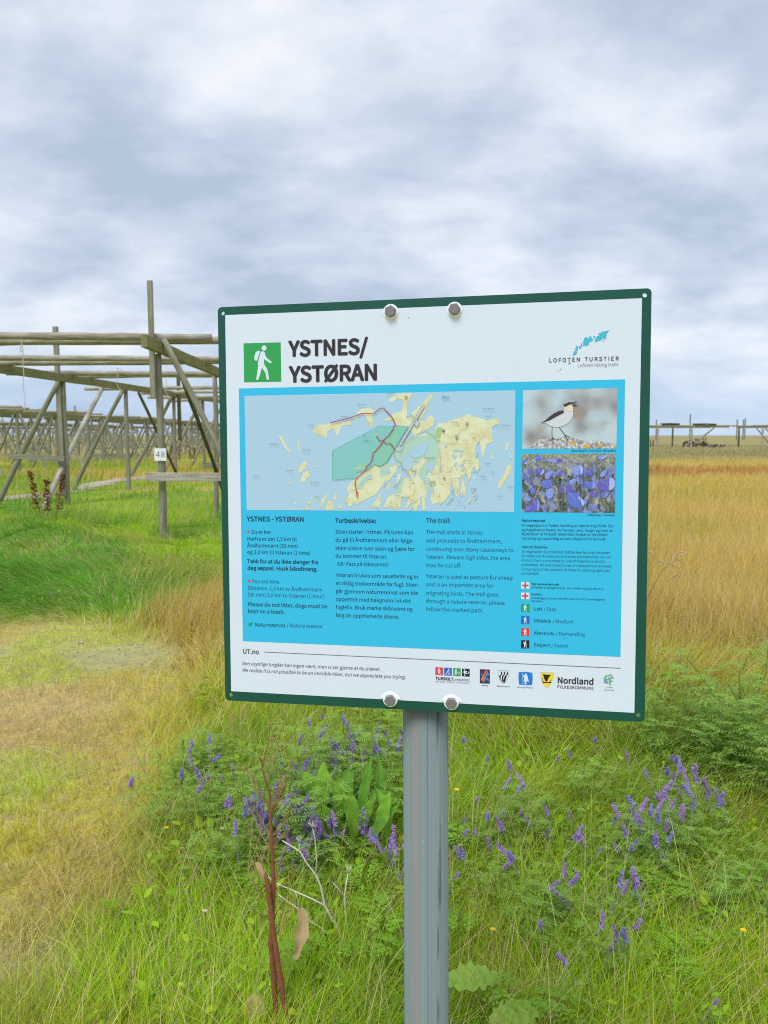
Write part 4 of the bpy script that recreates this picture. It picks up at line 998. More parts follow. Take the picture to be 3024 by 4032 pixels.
'nsail':[1642,-2290,1754,-2297,1723,-2331,1702,-2392,1682,-2389,1661,-2351,1652,-2317],
'nhull':[1637,-2344,1642,-2343,1647,-2391,1698,-2401,1746,-2390,1746,-2360,1753,-2360,1756,-2411,1698,-2411,1640,-2411],
'fmt':[2457,-2318,2497,-2271,2513,-2285,2541,-2254,2568,-2283],
'fmt2':[2457,-2318,2490,-2325,2522,-2317,2534,-2303,2590,-2300],
'ff':[2536,-2303,2539,-2403],
'ff2':[2538,-2346,2577,-2346],
'fw':[[2456,-2343,2478,-2345,2498,-2350,2518,-2347],[2456,-2366,2478,-2368,2498,-2376,2518,-2372]],
'lofo':[[1999,2039,2021,2113,2038,2112,2062,2087,2047,2063,2015,2048],[2030,2129,2054,2185,2076,2172,2066,2148,2074,2111,2058,2102],[2076,2152,2105,2179,2107,2211,2125,2211,2125,2174,2098,2127],
[2137,2166,2137,2230,2152,2278,2176,2290,2204,2269,2235,2308,2247,2275,2271,2254,2251,2231,2216,2220,2212,2184,2181,2169,2165,2177],[2259,2303,2282,2298,2298,2282,2283,2266],
[2285,2214,2287,2246,2314,2297,2341,2304,2329,2329,2368,2344,2400,2355,2423,2358,2472,2368,2439,2321,2432,2281,2393,2263,2369,2243],[2405,2242,2408,2266,2430,2278,2424,2250],
[2385,2231,2401,2237,2407,2225,2393,2223],[2440,2271,2454,2275,2455,2265],[1944,1932,1948,1957,1976,1968,1982,1945,1960,1946],[1839,1878,1852,1883,1860,1867,1840,1867],[1818,1860,1828,1866,1827,1851],
[1800,1846,1810,1849,1810,1841]],
'specks':[1918,-1788,1944,-1768,1941,-1778,1923,-1790,-216,2640,-197,2636,-199,2631,-216,2635]}
UX = Vector((0.98401829, -0.17764363, 0.01227771))
UY = Vector((-0.00601112, 0.03577149, 0.99934192))
UN = Vector((-0.17796592, -0.98344453, 0.03413196))
SC = Vector((0.05642448, 1.07225218, 1.49802023))
sign = thing('information_sign', 'square trail information board with green border on a grey steel post', 'sign')
mw = Matrix((UX, UY, UN)).transposed().to_4x4()
mw.translation = SC
SM = mw


def xy(flat):
    return [(flat[i] * 1e-4, flat[i + 1] * 1e-4) for i in range(0, len(flat), 2)]


def circ(cx_, cy_, r_, n=28, a0=0.0):
    return [(cx_ + r_ * math.cos(a0 + 2 * math.pi * k / n), cy_ + r_ * math.sin(a0 + 2 * math.pi * k / n)) for k in range(n)]


class Print:
    """flat print on the board: filled shapes, strokes and text, all in the plane z (metres) of the board"""
    def __init__(s):
        s.V, s.T, s.M, s.n, s.mats = [], [], [], 0, []

    def mi(s, mat):
        if mat not in s.mats:
            s.mats.append(mat)
        return s.mats.index(mat)

    def raw(s, v2, t_, z, mat):
        v2 = np.asarray(v2, float)
        s.V.append(np.column_stack([v2, np.full(len(v2), z)]))
        t_ = np.asarray(t_, int).reshape(-1, 3).copy()
        # make all faces look out of the board
        a, b, c = v2[t_[:, 0]], v2[t_[:, 1]], v2[t_[:, 2]]
        cr = (b[:, 0] - a[:, 0]) * (c[:, 1] - a[:, 1]) - (b[:, 1] - a[:, 1]) * (c[:, 0] - a[:, 0])
        t_[cr < 0] = t_[cr < 0][:, ::-1]
        s.T.append(t_ + s.n)
        s.M += [s.mi(mat)] * len(t_)
        s.n += len(v2)

    def fill(s, loops, z, mat):
        if isinstance(loops[0][0], (int, float)):
            loops = [loops]
        tr_ = tessellate_polygon([[Vector((x, y, 0)) for x, y in l] for l in loops])
        s.raw([p for l in loops for p in l], tr_, z, mat)

    def stroke(s, pts, wd, z, mat, dash=None):
        pts = [np.array(p, float) for p in pts]
        if dash:
            cum = [0.0]
            for a, b in zip(pts, pts[1:]):
                cum.append(cum[-1] + np.hypot(*(b - a)))
            pos_ = 0.0
            at_ = lambda d: np.array([np.interp(d, cum, [p[0] for p in pts]), np.interp(d, cum, [p[1] for p in pts])])
            while pos_ < cum[-1]:
                e = min(pos_ + dash * 0.66, cum[-1])
                if e - pos_ > 1e-5:
                    s.stroke([at_(pos_), at_(e)], wd, z, mat)
                pos_ += dash
            return
        L, Rr = [], []
        for i, p in enumerate(pts):
            d = pts[min(i + 1, len(pts) - 1)] - pts[max(i - 1, 0)]
            d = d / (np.hypot(*d) + 1e-12)
            nrm = np.array([-d[1], d[0]]) * wd / 2
            L.append(p + nrm)
            Rr.append(p - nrm)
        v = L + Rr
        n = len(pts)
        t_ = []
        for i in range(n - 1):
            t_ += [(i, i + 1, n + i + 1), (i, n + i + 1, n + i)]
        s.raw(v, t_, z, mat)

    def text(s, st, x, y, size, xs, style, z, mat, res=4):
        v, t_ = text_geo(st, x, y, size, xs, style, res)
        d, n = BOLD[style] * size, 8 if style in 'bB' else 3
        for k in range(n):      # heavier strokes: the same outline fanned out by a hair, each a few microns above the last
            a = 2 * math.pi * (k + 0.25) / n
            s.raw(v + np.array([math.cos(a), math.sin(a)]) * d, t_, z + k * 4e-6, mat)

    def build(s, name, parent):
        me = mesh_np(name, np.concatenate(s.V), np.concatenate(s.T))
        for m_ in s.mats:
            me.materials.append(m_)
        me.polygons.foreach_set('material_index', np.array(s.M, np.int32))
        return link(name, me, parent)


def ink(name, r, g, b, rough=0.42):
    m, t = new_mat(name)
    tco = t.n('ShaderNodeTexCoord').outputs['Object']
    ns = t.n('ShaderNodeTexNoise', ins={'Vector': tco, 'Scale': 9.0, 'Detail': 5.0, 'Roughness': 0.6}).outputs[0]
    c0 = lin(r, g, b)
    c = t.mix(ns, tuple(x * 0.97 for x in c0), tuple(min(1, x * 1.02) for x in c0))
    rg = t.n('ShaderNodeMapRange', ins={0: ns, 1: 0.3, 2: 0.7, 3: rough - 0.06, 4: rough + 0.08}).outputs[0]
    bs = t.n('ShaderNodeBsdfPrincipled', ins={'Base Color': c, 'Roughness': rg, 'Specular IOR Level': 0.4})
    t.n('ShaderNodeOutputMaterial', ins={0: bs.outputs[0]})
    return m


INK = dict(ink=ink('ink_black', 50, 44, 54), navy=ink('ink_navy', 22, 58, 92), slate=ink('ink_teal', 30, 100, 134), grey=ink('ink_grey', 92, 98, 108), pale=ink('ink_pale_grey', 150, 160, 172),
           royal=ink('ink_royal_blue', 70, 120, 190), leaf=ink('ink_leaf_green', 84, 170, 120), maptext=ink('ink_map_label', 112, 130, 150), white=ink('print_white', 216, 226, 246),
           blue=ink('print_sky_blue', 50, 188, 238), sea=ink('map_sea', 170, 204, 232), land=None, marsh=ink('map_marsh', 176, 208, 196), field=ink('map_field', 168, 198, 140),
           built=ink('map_built_up', 218, 214, 182), runway=ink('map_runway', 190, 200, 212), runedge=ink('map_runway_edge', 150, 162, 178), trail=ink('trail_red', 186, 44, 58), dash=ink('trail_dashed', 160, 120, 118),
           road=ink('map_road', 160, 172, 184), red=ink('print_red', 226, 60, 72), green=ink('print_green', 44, 160, 84), green2=ink('print_dark_green', 20, 160, 110), edge=ink('reserve_edge', 70, 160, 140),
           blue2=ink('print_blue', 24, 104, 206), black=ink('print_black', 36, 32, 42), gj=ink('print_bright_blue', 22, 126, 226), yellow=ink('print_yellow', 244, 216, 50), orange=ink('print_orange', 226, 110, 84),
           indigo=ink('print_indigo', 56, 50, 92), steel=ink('print_steel_blue', 70, 130, 190), cyan=ink('print_cyan', 72, 184, 216), wave=ink('print_wave_blue', 60, 116, 190), silver=ink('print_silver', 150, 156, 164))
# yellow land with the blotchy shading of the printed map
m, t = new_mat('map_land')
tco = t.n('ShaderNodeTexCoord').outputs['Object']
na = t.n('ShaderNodeTexNoise', ins={'Vector': tco, 'Scale': 55.0, 'Detail': 6.0, 'Roughness': 0.65}).outputs[0]
c = t.ramp(na, [(0.36, lin(222, 226, 200)), (0.5, lin(218, 219, 184)), (0.64, lin(208, 204, 160))])
t.n('ShaderNodeOutputMaterial', ins={0: t.n('ShaderNodeBsdfPrincipled', ins={'Base Color': c, 'Roughness': 0.42, 'Specular IOR Level': 0.4}).outputs[0]})
INK['land'] = m
# the see-through green of the nature reserve
m, t = new_mat('reserve_tint')
bs = t.n('ShaderNodeBsdfPrincipled', ins={'Base Color': (*lin(128, 224, 200), 1), 'Roughness': 0.42, 'Specular IOR Level': 0.4})
tp = t.n('ShaderNodeBsdfTransparent')
t.n('ShaderNodeOutputMaterial', ins={0: t.n('ShaderNodeMixShader', ins={0: 0.4, 1: tp.outputs[0], 2: bs.outputs[0]}).outputs[0]})
INK['reserve'] = m

# panel: aluminium sheet 3 mm thick, clipped corners, drilled
HW, HH, CR = 0.300, 0.28935, 0.006
outer = []
for sx, sy, a0 in ((1, 1, 0), (-1, 1, 90), (-1, -1, 180), (1, -1, 270)):
    for k in range(5):
        a = R(a0 + 22.5 * k)
        outer.append((sx * (HW - CR) + CR * math.cos(a), sy * (HH - CR) + CR * math.sin(a)))
holes = [circ(x, y, 0.0029, 20)[::-1] for x, y in xy(D['holes'])]
TH = 0.003
flat = [p for l in [outer] + holes for p in l]
tri = tessellate_polygon([[Vector((x, y, 0)) for x, y in l] for l in [outer] + holes])
mb = MB()
nf = len(flat)
mb.add([(x, y, 0) for x, y in flat] + [(x, y, -TH) for x, y in flat], [tuple(f) for f in tri] + [tuple(i + nf for i in f)[::-1] for f in tri])
off = 0
for l in [outer] + holes:
    for i in range(len(l)):
        j = (i + 1) % len(l)
        mb.f.append((off + i, off + j, off + j + nf, off + i + nf))
    off += len(l)
m, t = new_mat('green_enamel')
tco = t.n('ShaderNodeTexCoord').outputs['Object']
ns = t.n('ShaderNodeTexNoise', ins={'Vector': tco, 'Scale': 14.0, 'Detail': 5.0}).outputs[0]
bs = t.n('ShaderNodeBsdfPrincipled', ins={'Base Color': t.mix(ns, lin(0, 70, 60), lin(4, 84, 72)), 'Roughness': 0.42, 'Specular IOR Level': 0.45})
t.n('ShaderNodeOutputMaterial', ins={0: bs.outputs[0]})
panel = mb.build('panel', m, sign)
panel.matrix_local = SM
bpy.context.view_layer.update()

z = 0.0003
DZ = 0.00018
pr = Print()
pr.fill(xy(D['white']), z, INK['white'])
pr.fill(xy(D['blue']), z + DZ, INK['blue'])
pr.build('printed_sheet', panel)
# title pictogram
pr = Print()
pr.fill(xy(D['green']), z + DZ, INK['green'])
hx, hy = xy(D['head'])[0]
pr.fill(circ(hx, hy, 0.0037, 32), z + 2 * DZ, INK['white'])
pr.fill(xy(D['pack']), z + 2 * DZ, INK['white'])
pr.fill(xy(D['body']), z + 2 * DZ, INK['white'])
tag(pr.build('hiker_pictogram', panel), 'white walking hiker with rucksack on a green square')


def mini_hiker(pr, quad, z_, bgm):
    """the same hiker, small, on a coloured square"""
    q = xy(quad)
    pr.fill(q, z_, bgm)
    g = xy(D['green'])
    gx0, gx1, gy0, gy1 = g[0][0], g[1][0], g[2][1], g[0][1]
    x0 = sum(p[0] for p in (q[0], q[3])) / 2
    x1 = sum(p[0] for p in (q[1], q[2])) / 2
    y1 = sum(p[1] for p in (q[0], q[1])) / 2
    y0 = sum(p[1] for p in (q[2], q[3])) / 2
    T_ = lambda p: (x0 + (p[0] - gx0) / (gx1 - gx0) * (x1 - x0), y0 + (p[1] - gy0) / (gy1 - gy0) * (y1 - y0))
    k = (x1 - x0) / (gx1 - gx0)
    hc = T_((hx, hy))
    pr.fill(circ(hc[0], hc[1], 0.0039 * k, 16), z_ + DZ, INK['white'])
    pr.fill([T_(p) for p in xy(D['pack'])], z_ + DZ, INK['white'])
    pr.fill([T_(p) for p in xy(D['body'])], z_ + DZ, INK['white'])


# map
pr = Print()
zb = z + 2 * DZ
mp_ = xy(D['map'])
pr.fill(mp_, zb, INK['sea'])
ylo, yhi, xlo, xhi = max(mp_[2][1], mp_[3][1]) + 0.0002, min(mp_[0][1], mp_[1][1]) - 0.0002, mp_[3][0] + 0.0002, mp_[2][0] - 0.0002
clampm = lambda pts: [(min(max(x, xlo), xhi), min(max(y, ylo), yhi)) for x, y in pts]


def rough_edge(pts, amp, seed):
    """a shore is never straight: split and jitter a traced outline"""
    r_ = random.Random(seed)
    out = []
    for (x0, y0), (x1, y1) in zip(pts, pts[1:] + pts[:1]):
        k = max(1, int(math.hypot(x1 - x0, y1 - y0) / 0.0016))
        for j in range(k):
            f_ = j / k
            s_ = amp if j else amp * 0.4
            out.append((x0 + (x1 - x0) * f_ + r_.uniform(-s_, s_), y0 + (y1 - y0) * f_ + r_.uniform(-s_, s_)))
    return out


for lv, kind, amp in ((1, 'land', 0.0006), (2, 'marsh', 0.0007), (3, 'built', 0.0003), (3, 'field', 0.0001), (4, 'lake', 0.0005)):
    for i, p in enumerate(D[kind]):
        pr.fill(clampm(rough_edge(xy(p), amp, i * 13 + lv)), zb + lv * DZ + (i % 9) * DZ * 0.09, INK['sea' if kind == 'lake' else kind])
# ragged inlets and skerries scattered along the south shore
r_ = random.Random(5)
for i in range(70):
    cx_, cy_ = r_.uniform(-0.06, 0.075), r_.uniform(0.0, 0.075)
    a = r_.uniform(0.9, 1.5)
    l_, w_ = r_.uniform(0.0015, 0.006), r_.uniform(0.0005, 0.0014)
    blob = [(cx_ + l_ * math.cos(k * 0.785) * math.cos(a) - w_ * math.sin(k * 0.785) * math.sin(a), cy_ + l_ * math.cos(k * 0.785) * math.sin(a) + w_ * math.sin(k * 0.785) * math.cos(a)) for k in range(8)]
    pr.fill(clampm(blob), zb + 5 * DZ + i * DZ * 0.01, INK[r_.choice(['sea', 'sea', 'land', 'built', 'marsh'])])
for p in D['reserve']:
    q = xy(p)
    pr.fill(q, zb + 7 * DZ, INK['reserve'])
    pr.stroke(q + q[:1], 0.0006, zb + 8 * DZ, INK['edge'])
for k, wd, mt_ in (('runway', 0.0006, 'runway'), ('apron', 0.0004, 'runway')):
    for p in D[k]:
        q = xy(p)
        pr.fill(q, zb + 9 * DZ, INK[mt_])
        pr.stroke(q + q[:1], 0.0005, zb + 10 * DZ, INK['runedge'])
for p in D['road']:
    pr.stroke(xy(p), 0.0005, zb + 9.5 * DZ, INK['road'])
for p in D['dash']:
    pr.stroke(xy(p), 0.0007, zb + 11 * DZ, INK['dash'], dash=0.0022)
for i, p in enumerate(D['trail']):
    pr.stroke(xy(p), 0.0012, zb + (11.5 + 0.3 * i) * DZ, INK['trail'])
x_, y_ = xy(D['dot'])[0]
pr.fill(circ(x_, y_, 0.0016, 20), zb + 13 * DZ, INK['red'])
sq = lambda c_, r: [(c_[0] - r, c_[1] - r), (c_[0] + r, c_[1] - r), (c_[0] + r, c_[1] + r), (c_[0] - r, c_[1] + r)]
for c_ in xy(D['poi']):
    pr.fill(sq(c_, 0.0016), zb + 12 * DZ, INK['trail'])
    pr.fill(sq(c_, 0.0011), zb + 13 * DZ, INK['built'])
    pr.fill(sq(c_, 0.0006), zb + 14 * DZ, INK['trail'])
c_ = xy(D['poi2'])[0]
pr.fill(sq(c_, 0.0018), zb + 12 * DZ, INK['black'])
pr.fill(sq(c_, 0.0014), zb + 13 * DZ, INK['built'])
pr.fill([(c_[0] - 0.0012, c_[1] - 0.0012), (c_[0] + 0.0012, c_[1] - 0.0012), (c_[0] + 0.0011, c_[1] + 0.0012)], zb + 14 * DZ, INK['black'])
c_ = xy(D['poi2'])[1]
pr.fill(sq(c_, 0.0012), zb + 12 * DZ, INK['black'])
pr.fill([(c_[0], c_[1]), (c_[0] + 0.0012, c_[1]), (c_[0] + 0.0012, c_[1] + 0.0012), (c_[0], c_[1] + 0.0012)], zb + 13 * DZ, INK['white'])
c_ = xy(D['poi3'])[0]
pr.fill(sq(c_, 0.0019), zb + 12 * DZ, INK['blue2'])
pr.fill(sq(c_, 0.0014), zb + 13 * DZ, INK['built'])
pr.fill([(c_[0] - 0.0004, c_[1] - 0.0011), (c_[0] + 0.0004, c_[1] - 0.0011), (c_[0] + 0.0004, c_[1] + 0.0011), (c_[0] - 0.0004, c_[1] + 0.0011)], zb + 14 * DZ, INK['indigo'])
for e in D['text']:
    if e[6] == 'maptext':
        pr.text(e[0], e[1] * 1e-4, e[2] * 1e-4, e[3] * 1e-5, e[4], e[5], zb + 15 * DZ, INK['maptext'], 2)
tag(pr.build('trail_map', panel), 'printed map of pale blue sea and yellow land with a red trail')

# lettering
zt = z + 2 * DZ


def letters(name, test, lv, res, label, extra=None):
    pr = Print()
    for e in D['text']:
        if e[6] != 'maptext' and test(e[1], e[2]):
            pr.text(e[0], e[1] * 1e-4, e[2] * 1e-4, e[3] * 1e-5, e[4], e[5], z + lv * DZ, INK[e[6]], res)
    if extra:
        extra(pr)
    tag(pr.build(name, panel), label)


def dots_chip(pr):
    for x_, y_ in xy(D['dots']):
        pr.fill(circ(x_, y_, 0.0021, 24), zt, INK['red'])
    pr.fill(xy(D['chip']), zt, INK['green2'])


letters('text_column', lambda x, y: x < -1900 and -2050 < y < 1700, 2, 4, 'first column of text with red dots and a green chip', dots_chip)
letters('text_column', lambda x, y: -1500 < x < -1000 and -2050 < y < 1700, 2, 4, 'second column of dark text')
letters('text_column', lambda x, y: 0 < x < 1000 and -2050 < y < 1700, 2, 4, 'third column of teal text')
letters('notice_text', lambda x, y: x > 1000 and -950 < y < -150, 2, 3, 'small print about the reserve in the right column')
letters('legend_text', lambda x, y: x > 1000 and -2050 < y <= -950, 2, 4, 'small legend words beside the coloured squares')
letters('photo_caption', lambda x, y: x > 1000 and 500 < y < 1000, 2, 4, 'caption under the bird photograph')
letters('photo_caption', lambda x, y: x > 1000 and -150 <= y < 0, 2, 4, 'caption under the flower photograph')
letters('title_lettering', lambda x, y: x < 0 and y > 1700, 2.5, 7, 'bold black two-line title')
letters('heading_lettering', lambda x, y: x > 0 and y > 1700, 2.5, 6, 'small spaced heading under the island chain')
letters('footer_text', lambda x, y: x < -2000 and y < -2050, 2, 5, 'grey heading and two slanted lines above a thin rule', lambda pr: pr.stroke(xy(D['rule']), 0.0008, z + 2 * DZ, INK['grey']))
for lo_, hi_, lb_ in ((0, 600, 'bold and thin word under the four activity squares'), (600, 950, 'tiny caption under the painted logo'), (950, 1250, 'tiny caption under the bird shield'),
                      (1250, 1700, 'small blue caption under the guardsman'), (1700, 2400, 'large county name beside the ship shield'), (2400, 3000, 'green slanted caption under the mountain logo')):
    letters('logo_lettering', lambda x, y: lo_ < x < hi_ and y < -2050, 2, 5, lb_)
sp_ = xy(D['specks'])
for q_ in (sp_[:4], sp_[4:]):
    pr = Print()
    pr.fill(q_, z + 5 * DZ, INK['grey'])
    pr.build('scratch', panel)

# symbols of the legend
for k, bgm in (('lv1', 'green2'), ('lv2', 'blue2'), ('lv3', 'red'), ('lv4', 'black')):
    pr = Print()
    mini_hiker(pr, D[k], zt, INK[bgm])
    tag(pr.build('legend_symbol', panel), {'lv1': 'green', 'lv2': 'blue', 'lv3': 'red', 'lv4': 'black'}[k] + ' legend square with a white hiker')
cr = xy(D['cross'])
for q in (cr[:4], cr[4:]):
    pr = Print()
    pr.fill(q, zt, INK['white'])
    cx_, cy_ = sum(p[0] for p in q) / 4, sum(p[1] for p in q) / 4
    a, b = 0.0011, 0.0043
    pr.fill([(cx_ - b, cy_ - a), (cx_ - a, cy_ - a), (cx_ - a, cy_ - b), (cx_ + a, cy_ - b), (cx_ + a, cy_ - a), (cx_ + b, cy_ - a), (cx_ + b, cy_ + a), (cx_ + a, cy_ + a), (cx_ + a, cy_ + b), (cx_ - a, cy_ + b), (cx_ - a, cy_ + a), (cx_ - b, cy_ + a)], zt + DZ, INK['red'])
    tag(pr.build('red_cross_symbol', panel), 'red cross on a small white square')

# logos
pr = Print()
zl = z + DZ
mini_hiker(pr, D['lg1'], zl, INK['red'])
pr.fill(xy(D['lg2']), zl, INK['blue2'])
pr.fill(xy(D['lg3']), zl, INK['green'])
pr.fill(xy(D['lg4']), zl, INK['black'])
c_ = xy(D['lg2'])
c_ = (sum(p[0] for p in c_) / 4, sum(p[1] for p in c_) / 4)
U = 0.0001
S_ = lambda pts: [(c_[0] + x * U, c_[1] + y * U) for x, y in pts]
pr.fill(circ(c_[0] + 10 * U, c_[1] + 31 * U, 0.0011, 14), zl + DZ, INK['white'])
for pts, wd in (([(6, 20), (-8, -4)], 12), ([(-8, -4), (8, -14), (2, -36)], 8), ([(-8, -4), (-20, -22), (-36, -30)], 8), ([(4, 14), (20, 8), (30, 12)], 6), ([(30, 14), (22, -38)], 3)):
    pr.stroke(S_(pts), wd * U, zl + 2 * DZ, INK['white'])
pr.stroke(S_([(-48, -34), (-10, -40), (40, -40)]), 3 * U, zl + DZ, INK['white'])
for x_, y_ in xy(D['bike']):
    pr.fill([circ(x_, y_, 0.0017, 20), circ(x_, y_, 0.0012, 20)[::-1]], zl + DZ, INK['white'])
pr.fill(xy(D['bikeman']), zl + 2 * DZ, INK['white'])
x_, y_ = xy(D['bikehead'])[0]
pr.fill(circ(x_, y_, 0.001, 14), zl + DZ, INK['white'])
pr.fill(xy(D['canoe']), zl + DZ, INK['white'])
x_, y_ = xy(D['canoehead'])[0]
pr.fill(circ(x_, y_, 0.001, 14), zl + DZ, INK['white'])
pr.fill(xy(D['paddle']), zl + DZ, INK['white'])
tag(pr.build('activity_logo', panel), 'four coloured squares with hiker, skier, cyclist and canoeist')
pr = Print()
pr.fill(xy(D['nett']), zl, INK['indigo'])
for i, q in enumerate(D['nettb']):
    pr.fill(xy(q), zl + (1 + i * 0.3) * DZ, INK[('steel', 'orange', 'orange', 'orange', 'steel', 'steel')[i]])
tag(pr.build('painted_logo', panel), 'small dark upright logo with orange and blue brush strokes')
pr = Print()
sh = xy(D['shield'])
cx_, cy_ = sum(p[0] for p in sh) / 7, sum(p[1] for p in sh) / 7
pr.fill(sh, zl, INK['silver'])
pr.fill([(cx_ + (x - cx_) * 0.93, cy_ + (y - cy_) * 0.94) for x, y in sh], zl + DZ, INK['white'])
for i, q in enumerate(D['cormor']):
    pr.fill([(min(max(x, sh[0][0]), sh[1][0]), max(y, sh[4][1])) for x, y in xy(q)], zl + (2 + 0.2 * i) * DZ, INK['black'])
tag(pr.build('bird_shield_logo', panel), 'white shield with three black wavy birds')
pr = Print()
pr.fill(xy(D['gj']), zl, INK['gj'])
pr.fill(xy(D['gjman']), zl + DZ, INK['white'])
pr.fill(xy(D['gjstaff']), zl + DZ, INK['white'])
tag(pr.build('guardsman_logo', panel), 'blue rounded square with a white figure holding a staff')
pr = Print()
sh = xy(D['nshield'])
cx_, cy_ = sum(p[0] for p in sh) / 7, sum(p[1] for p in sh) / 7
pr.fill(sh, zl, INK['silver'])
pr.fill([(cx_ + (x - cx_) * 0.955, cy_ + (y - cy_) * 0.955) for x, y in sh], zl + DZ, INK['yellow'])
pr.fill(xy(D['nsail']), zl + 2 * DZ, INK['black'])
pr.fill(xy(D['nhull']), zl + 2 * DZ, INK['black'])
tag(pr.build('ship_shield_logo', panel), 'yellow shield with a black sailing ship')
pr = Print()
for k, wd, mt_ in (('fmt', 0.0017, 'leaf'), ('fmt2', 0.0015, 'leaf'), ('ff', 0.0017, 'leaf'), ('ff2', 0.0013, 'leaf')):
    pr.stroke(xy(D[k]), wd, zl + {'fmt': 1, 'fmt2': 1.3, 'ff': 1.6, 'ff2': 1.9}[k] * DZ, INK[mt_])
for q in D['fw']:
    pr.stroke(xy(q), 0.0013, zl + DZ, INK['wave'])
tag(pr.build('mountain_logo', panel), 'green mountain line and letter over blue waves')
pr = Print()
for i, q in enumerate(D['lofo']):
    pr.fill(xy(q), z + (1 + 0.05 * i) * DZ, INK['cyan'])
tag(pr.build('archipelago_logo', panel), 'turquoise chain of islands')

# bird picture
m, t = new_mat('picture_blur')
tco = t.n('ShaderNodeTexCoord').outputs['Object']
na = t.n('ShaderNodeTexNoise', ins={'Vector': tco, 'Scale': 26.0, 'Detail': 1.5, 'Roughness': 0.4}).outputs[0]
nb = t.n('ShaderNodeTexNoise', ins={'Vector': t.n('ShaderNodeMapping', ins={'Vector': tco, 'Scale': (1, 1.7, 1), 'Location': (4, 2, 0)}).outputs[0], 'Scale': 30.0, 'Detail': 1.0}).outputs[0]
c = t.ramp(na, [(0.3, lin(142, 138, 150)), (0.45, lin(172, 182, 192)), (0.6, lin(186, 204, 222)), (0.75, lin(200, 204, 206))])
c = t.mix(t.n('ShaderNodeMapRange', ins={0: nb, 1: 0.58, 2: 0.72, 3: 0.0, 4: 0.7}).outputs[0], c, lin(166, 150, 112))
t.n('ShaderNodeOutputMaterial', ins={0: t.n('ShaderNodeBsdfPrincipled', ins={'Base Color': c, 'Roughness': 0.42}).outputs[0]})
M_BLUR = m
m, t = new_mat('picture_rock')
tco = t.n('ShaderNodeTexCoord').outputs['Object']
na = t.n('ShaderNodeTexNoise', ins={'Vector': tco, 'Scale': 260.0, 'Detail': 5.0, 'Roughness': 0.7}).outputs[0]
c = t.ramp(na, [(0.36, lin(112, 108, 116)), (0.5, lin(170, 168, 174)), (0.6, lin(216, 218, 224))])
t.n('ShaderNodeOutputMaterial', ins={0: t.n('ShaderNodeBsdfPrincipled', ins={'Base Color': c, 'Roughness': 0.42}).outputs[0]})
M_ROCK = m
PB = dict(body=ink('picture_pale_breast', 206, 212, 224), back=ink('picture_grey_back', 172, 178, 198), wing=ink('picture_dark_wing', 62, 56, 66), throat=ink('picture_buff_throat', 232, 212, 184), lich=ink('picture_lichen', 214, 164, 70))
pr = Print()
pr.fill(xy(D['bird']), zt, M_BLUR)
pr.fill(xy(D['b_rock']), zt + DZ, M_ROCK)
for q in D['b_lichen']:
    pr.fill(rough_edge(xy(q), 0.0005, 3), zt + 2 * DZ, PB['lich'])
for i, q in enumerate(D['b_legs']):
    pr.stroke(xy(q), 0.0008, zt + (3 + 0.1 * i) * DZ, PB['wing'])
for k, lv, mt_ in (('b_body', 4, 'body'), ('b_back', 5, 'back'), ('b_throat', 5.5, 'throat'), ('b_mask', 6, 'wing'), ('b_beak1', 6.5, 'wing'), ('b_beak2', 6.5, 'wing'), ('b_wing', 6, 'wing')):
    pr.fill(xy(D[k]), zt + lv * DZ, PB[mt_])
tag(pr.build('bird_photograph', panel), 'printed photograph of a grey and white songbird on a rock')

# harebell picture
m, t = new_mat('picture_meadow')
tco = t.n('ShaderNodeTexCoord').outputs['Object']
wob = t.n('ShaderNodeTexNoise', ins={'Vector': tco, 'Scale': 120.0, 'Detail': 3.0}).outputs[1]
vp = t.n('ShaderNodeVectorMath', operation='MULTIPLY_ADD', ins={0: wob, 1: (0.012, 0.012, 0.0), 2: t.n('ShaderNodeMapping', ins={'Vector': tco, 'Scale': (1, 0.7, 1)}).outputs[0]}).outputs[0]
vo = t.n('ShaderNodeTexVoronoi', feature='SMOOTH_F1', ins={'Vector': vp, 'Scale': 190.0, 'Smoothness': 0.55})
rnd = t.n('ShaderNodeSeparateColor', ins={0: vo.outputs['Color']}).outputs[0]
c = t.ramp(rnd, [(0.0, lin(40, 46, 58)), (0.22, lin(58, 68, 72)), (0.4, lin(92, 104, 72)), (0.52, lin(92, 106, 196)), (0.68, lin(120, 138, 226)), (0.8, lin(150, 166, 236)), (0.88, lin(146, 150, 96)), (0.95, lin(214, 200, 168))])
na = t.n('ShaderNodeTexNoise', ins={'Vector': vp, 'Scale': 400.0, 'Detail': 3.0}).outputs[0]
c = t.mix(t.math('MULTIPLY', na, 0.7), c, t.ramp(na, [(0.4, lin(40, 46, 52)), (0.62, lin(150, 160, 160))]))
sy = t.n('ShaderNodeSeparateXYZ', ins={0: tco}).outputs[1]
c2 = t.ramp(na, [(0.36, lin(116, 128, 170)), (0.5, lin(150, 152, 110)), (0.64, lin(190, 182, 150))])
c = t.mix(t.n('ShaderNodeMapRange', ins={0: sy, 1: 0.045, 2: 0.068, 3: 0.0, 4: 0.75}).outputs[0], c, c2)
t.n('ShaderNodeOutputMaterial', ins={0: t.n('ShaderNodeBsdfPrincipled', ins={'Base Color': c, 'Roughness': 0.42}).outputs[0]})
M_MEADOW = m
BL = [ink('picture_bell_%s' % n_, *c_) for n_, c_ in (('blue', (96, 116, 214)), ('light', (132, 152, 236)), ('violet', (104, 98, 196)), ('pale', (166, 182, 246)))]
GS = [ink('picture_stalk_%s' % n_, *c_) for n_, c_ in (('green', (104, 122, 70)), ('dark', (58, 70, 56)), ('straw', (190, 164, 108)))]
pr = Print()
fl = xy(D['flow'])
pr.fill(fl, zt, M_MEADOW)
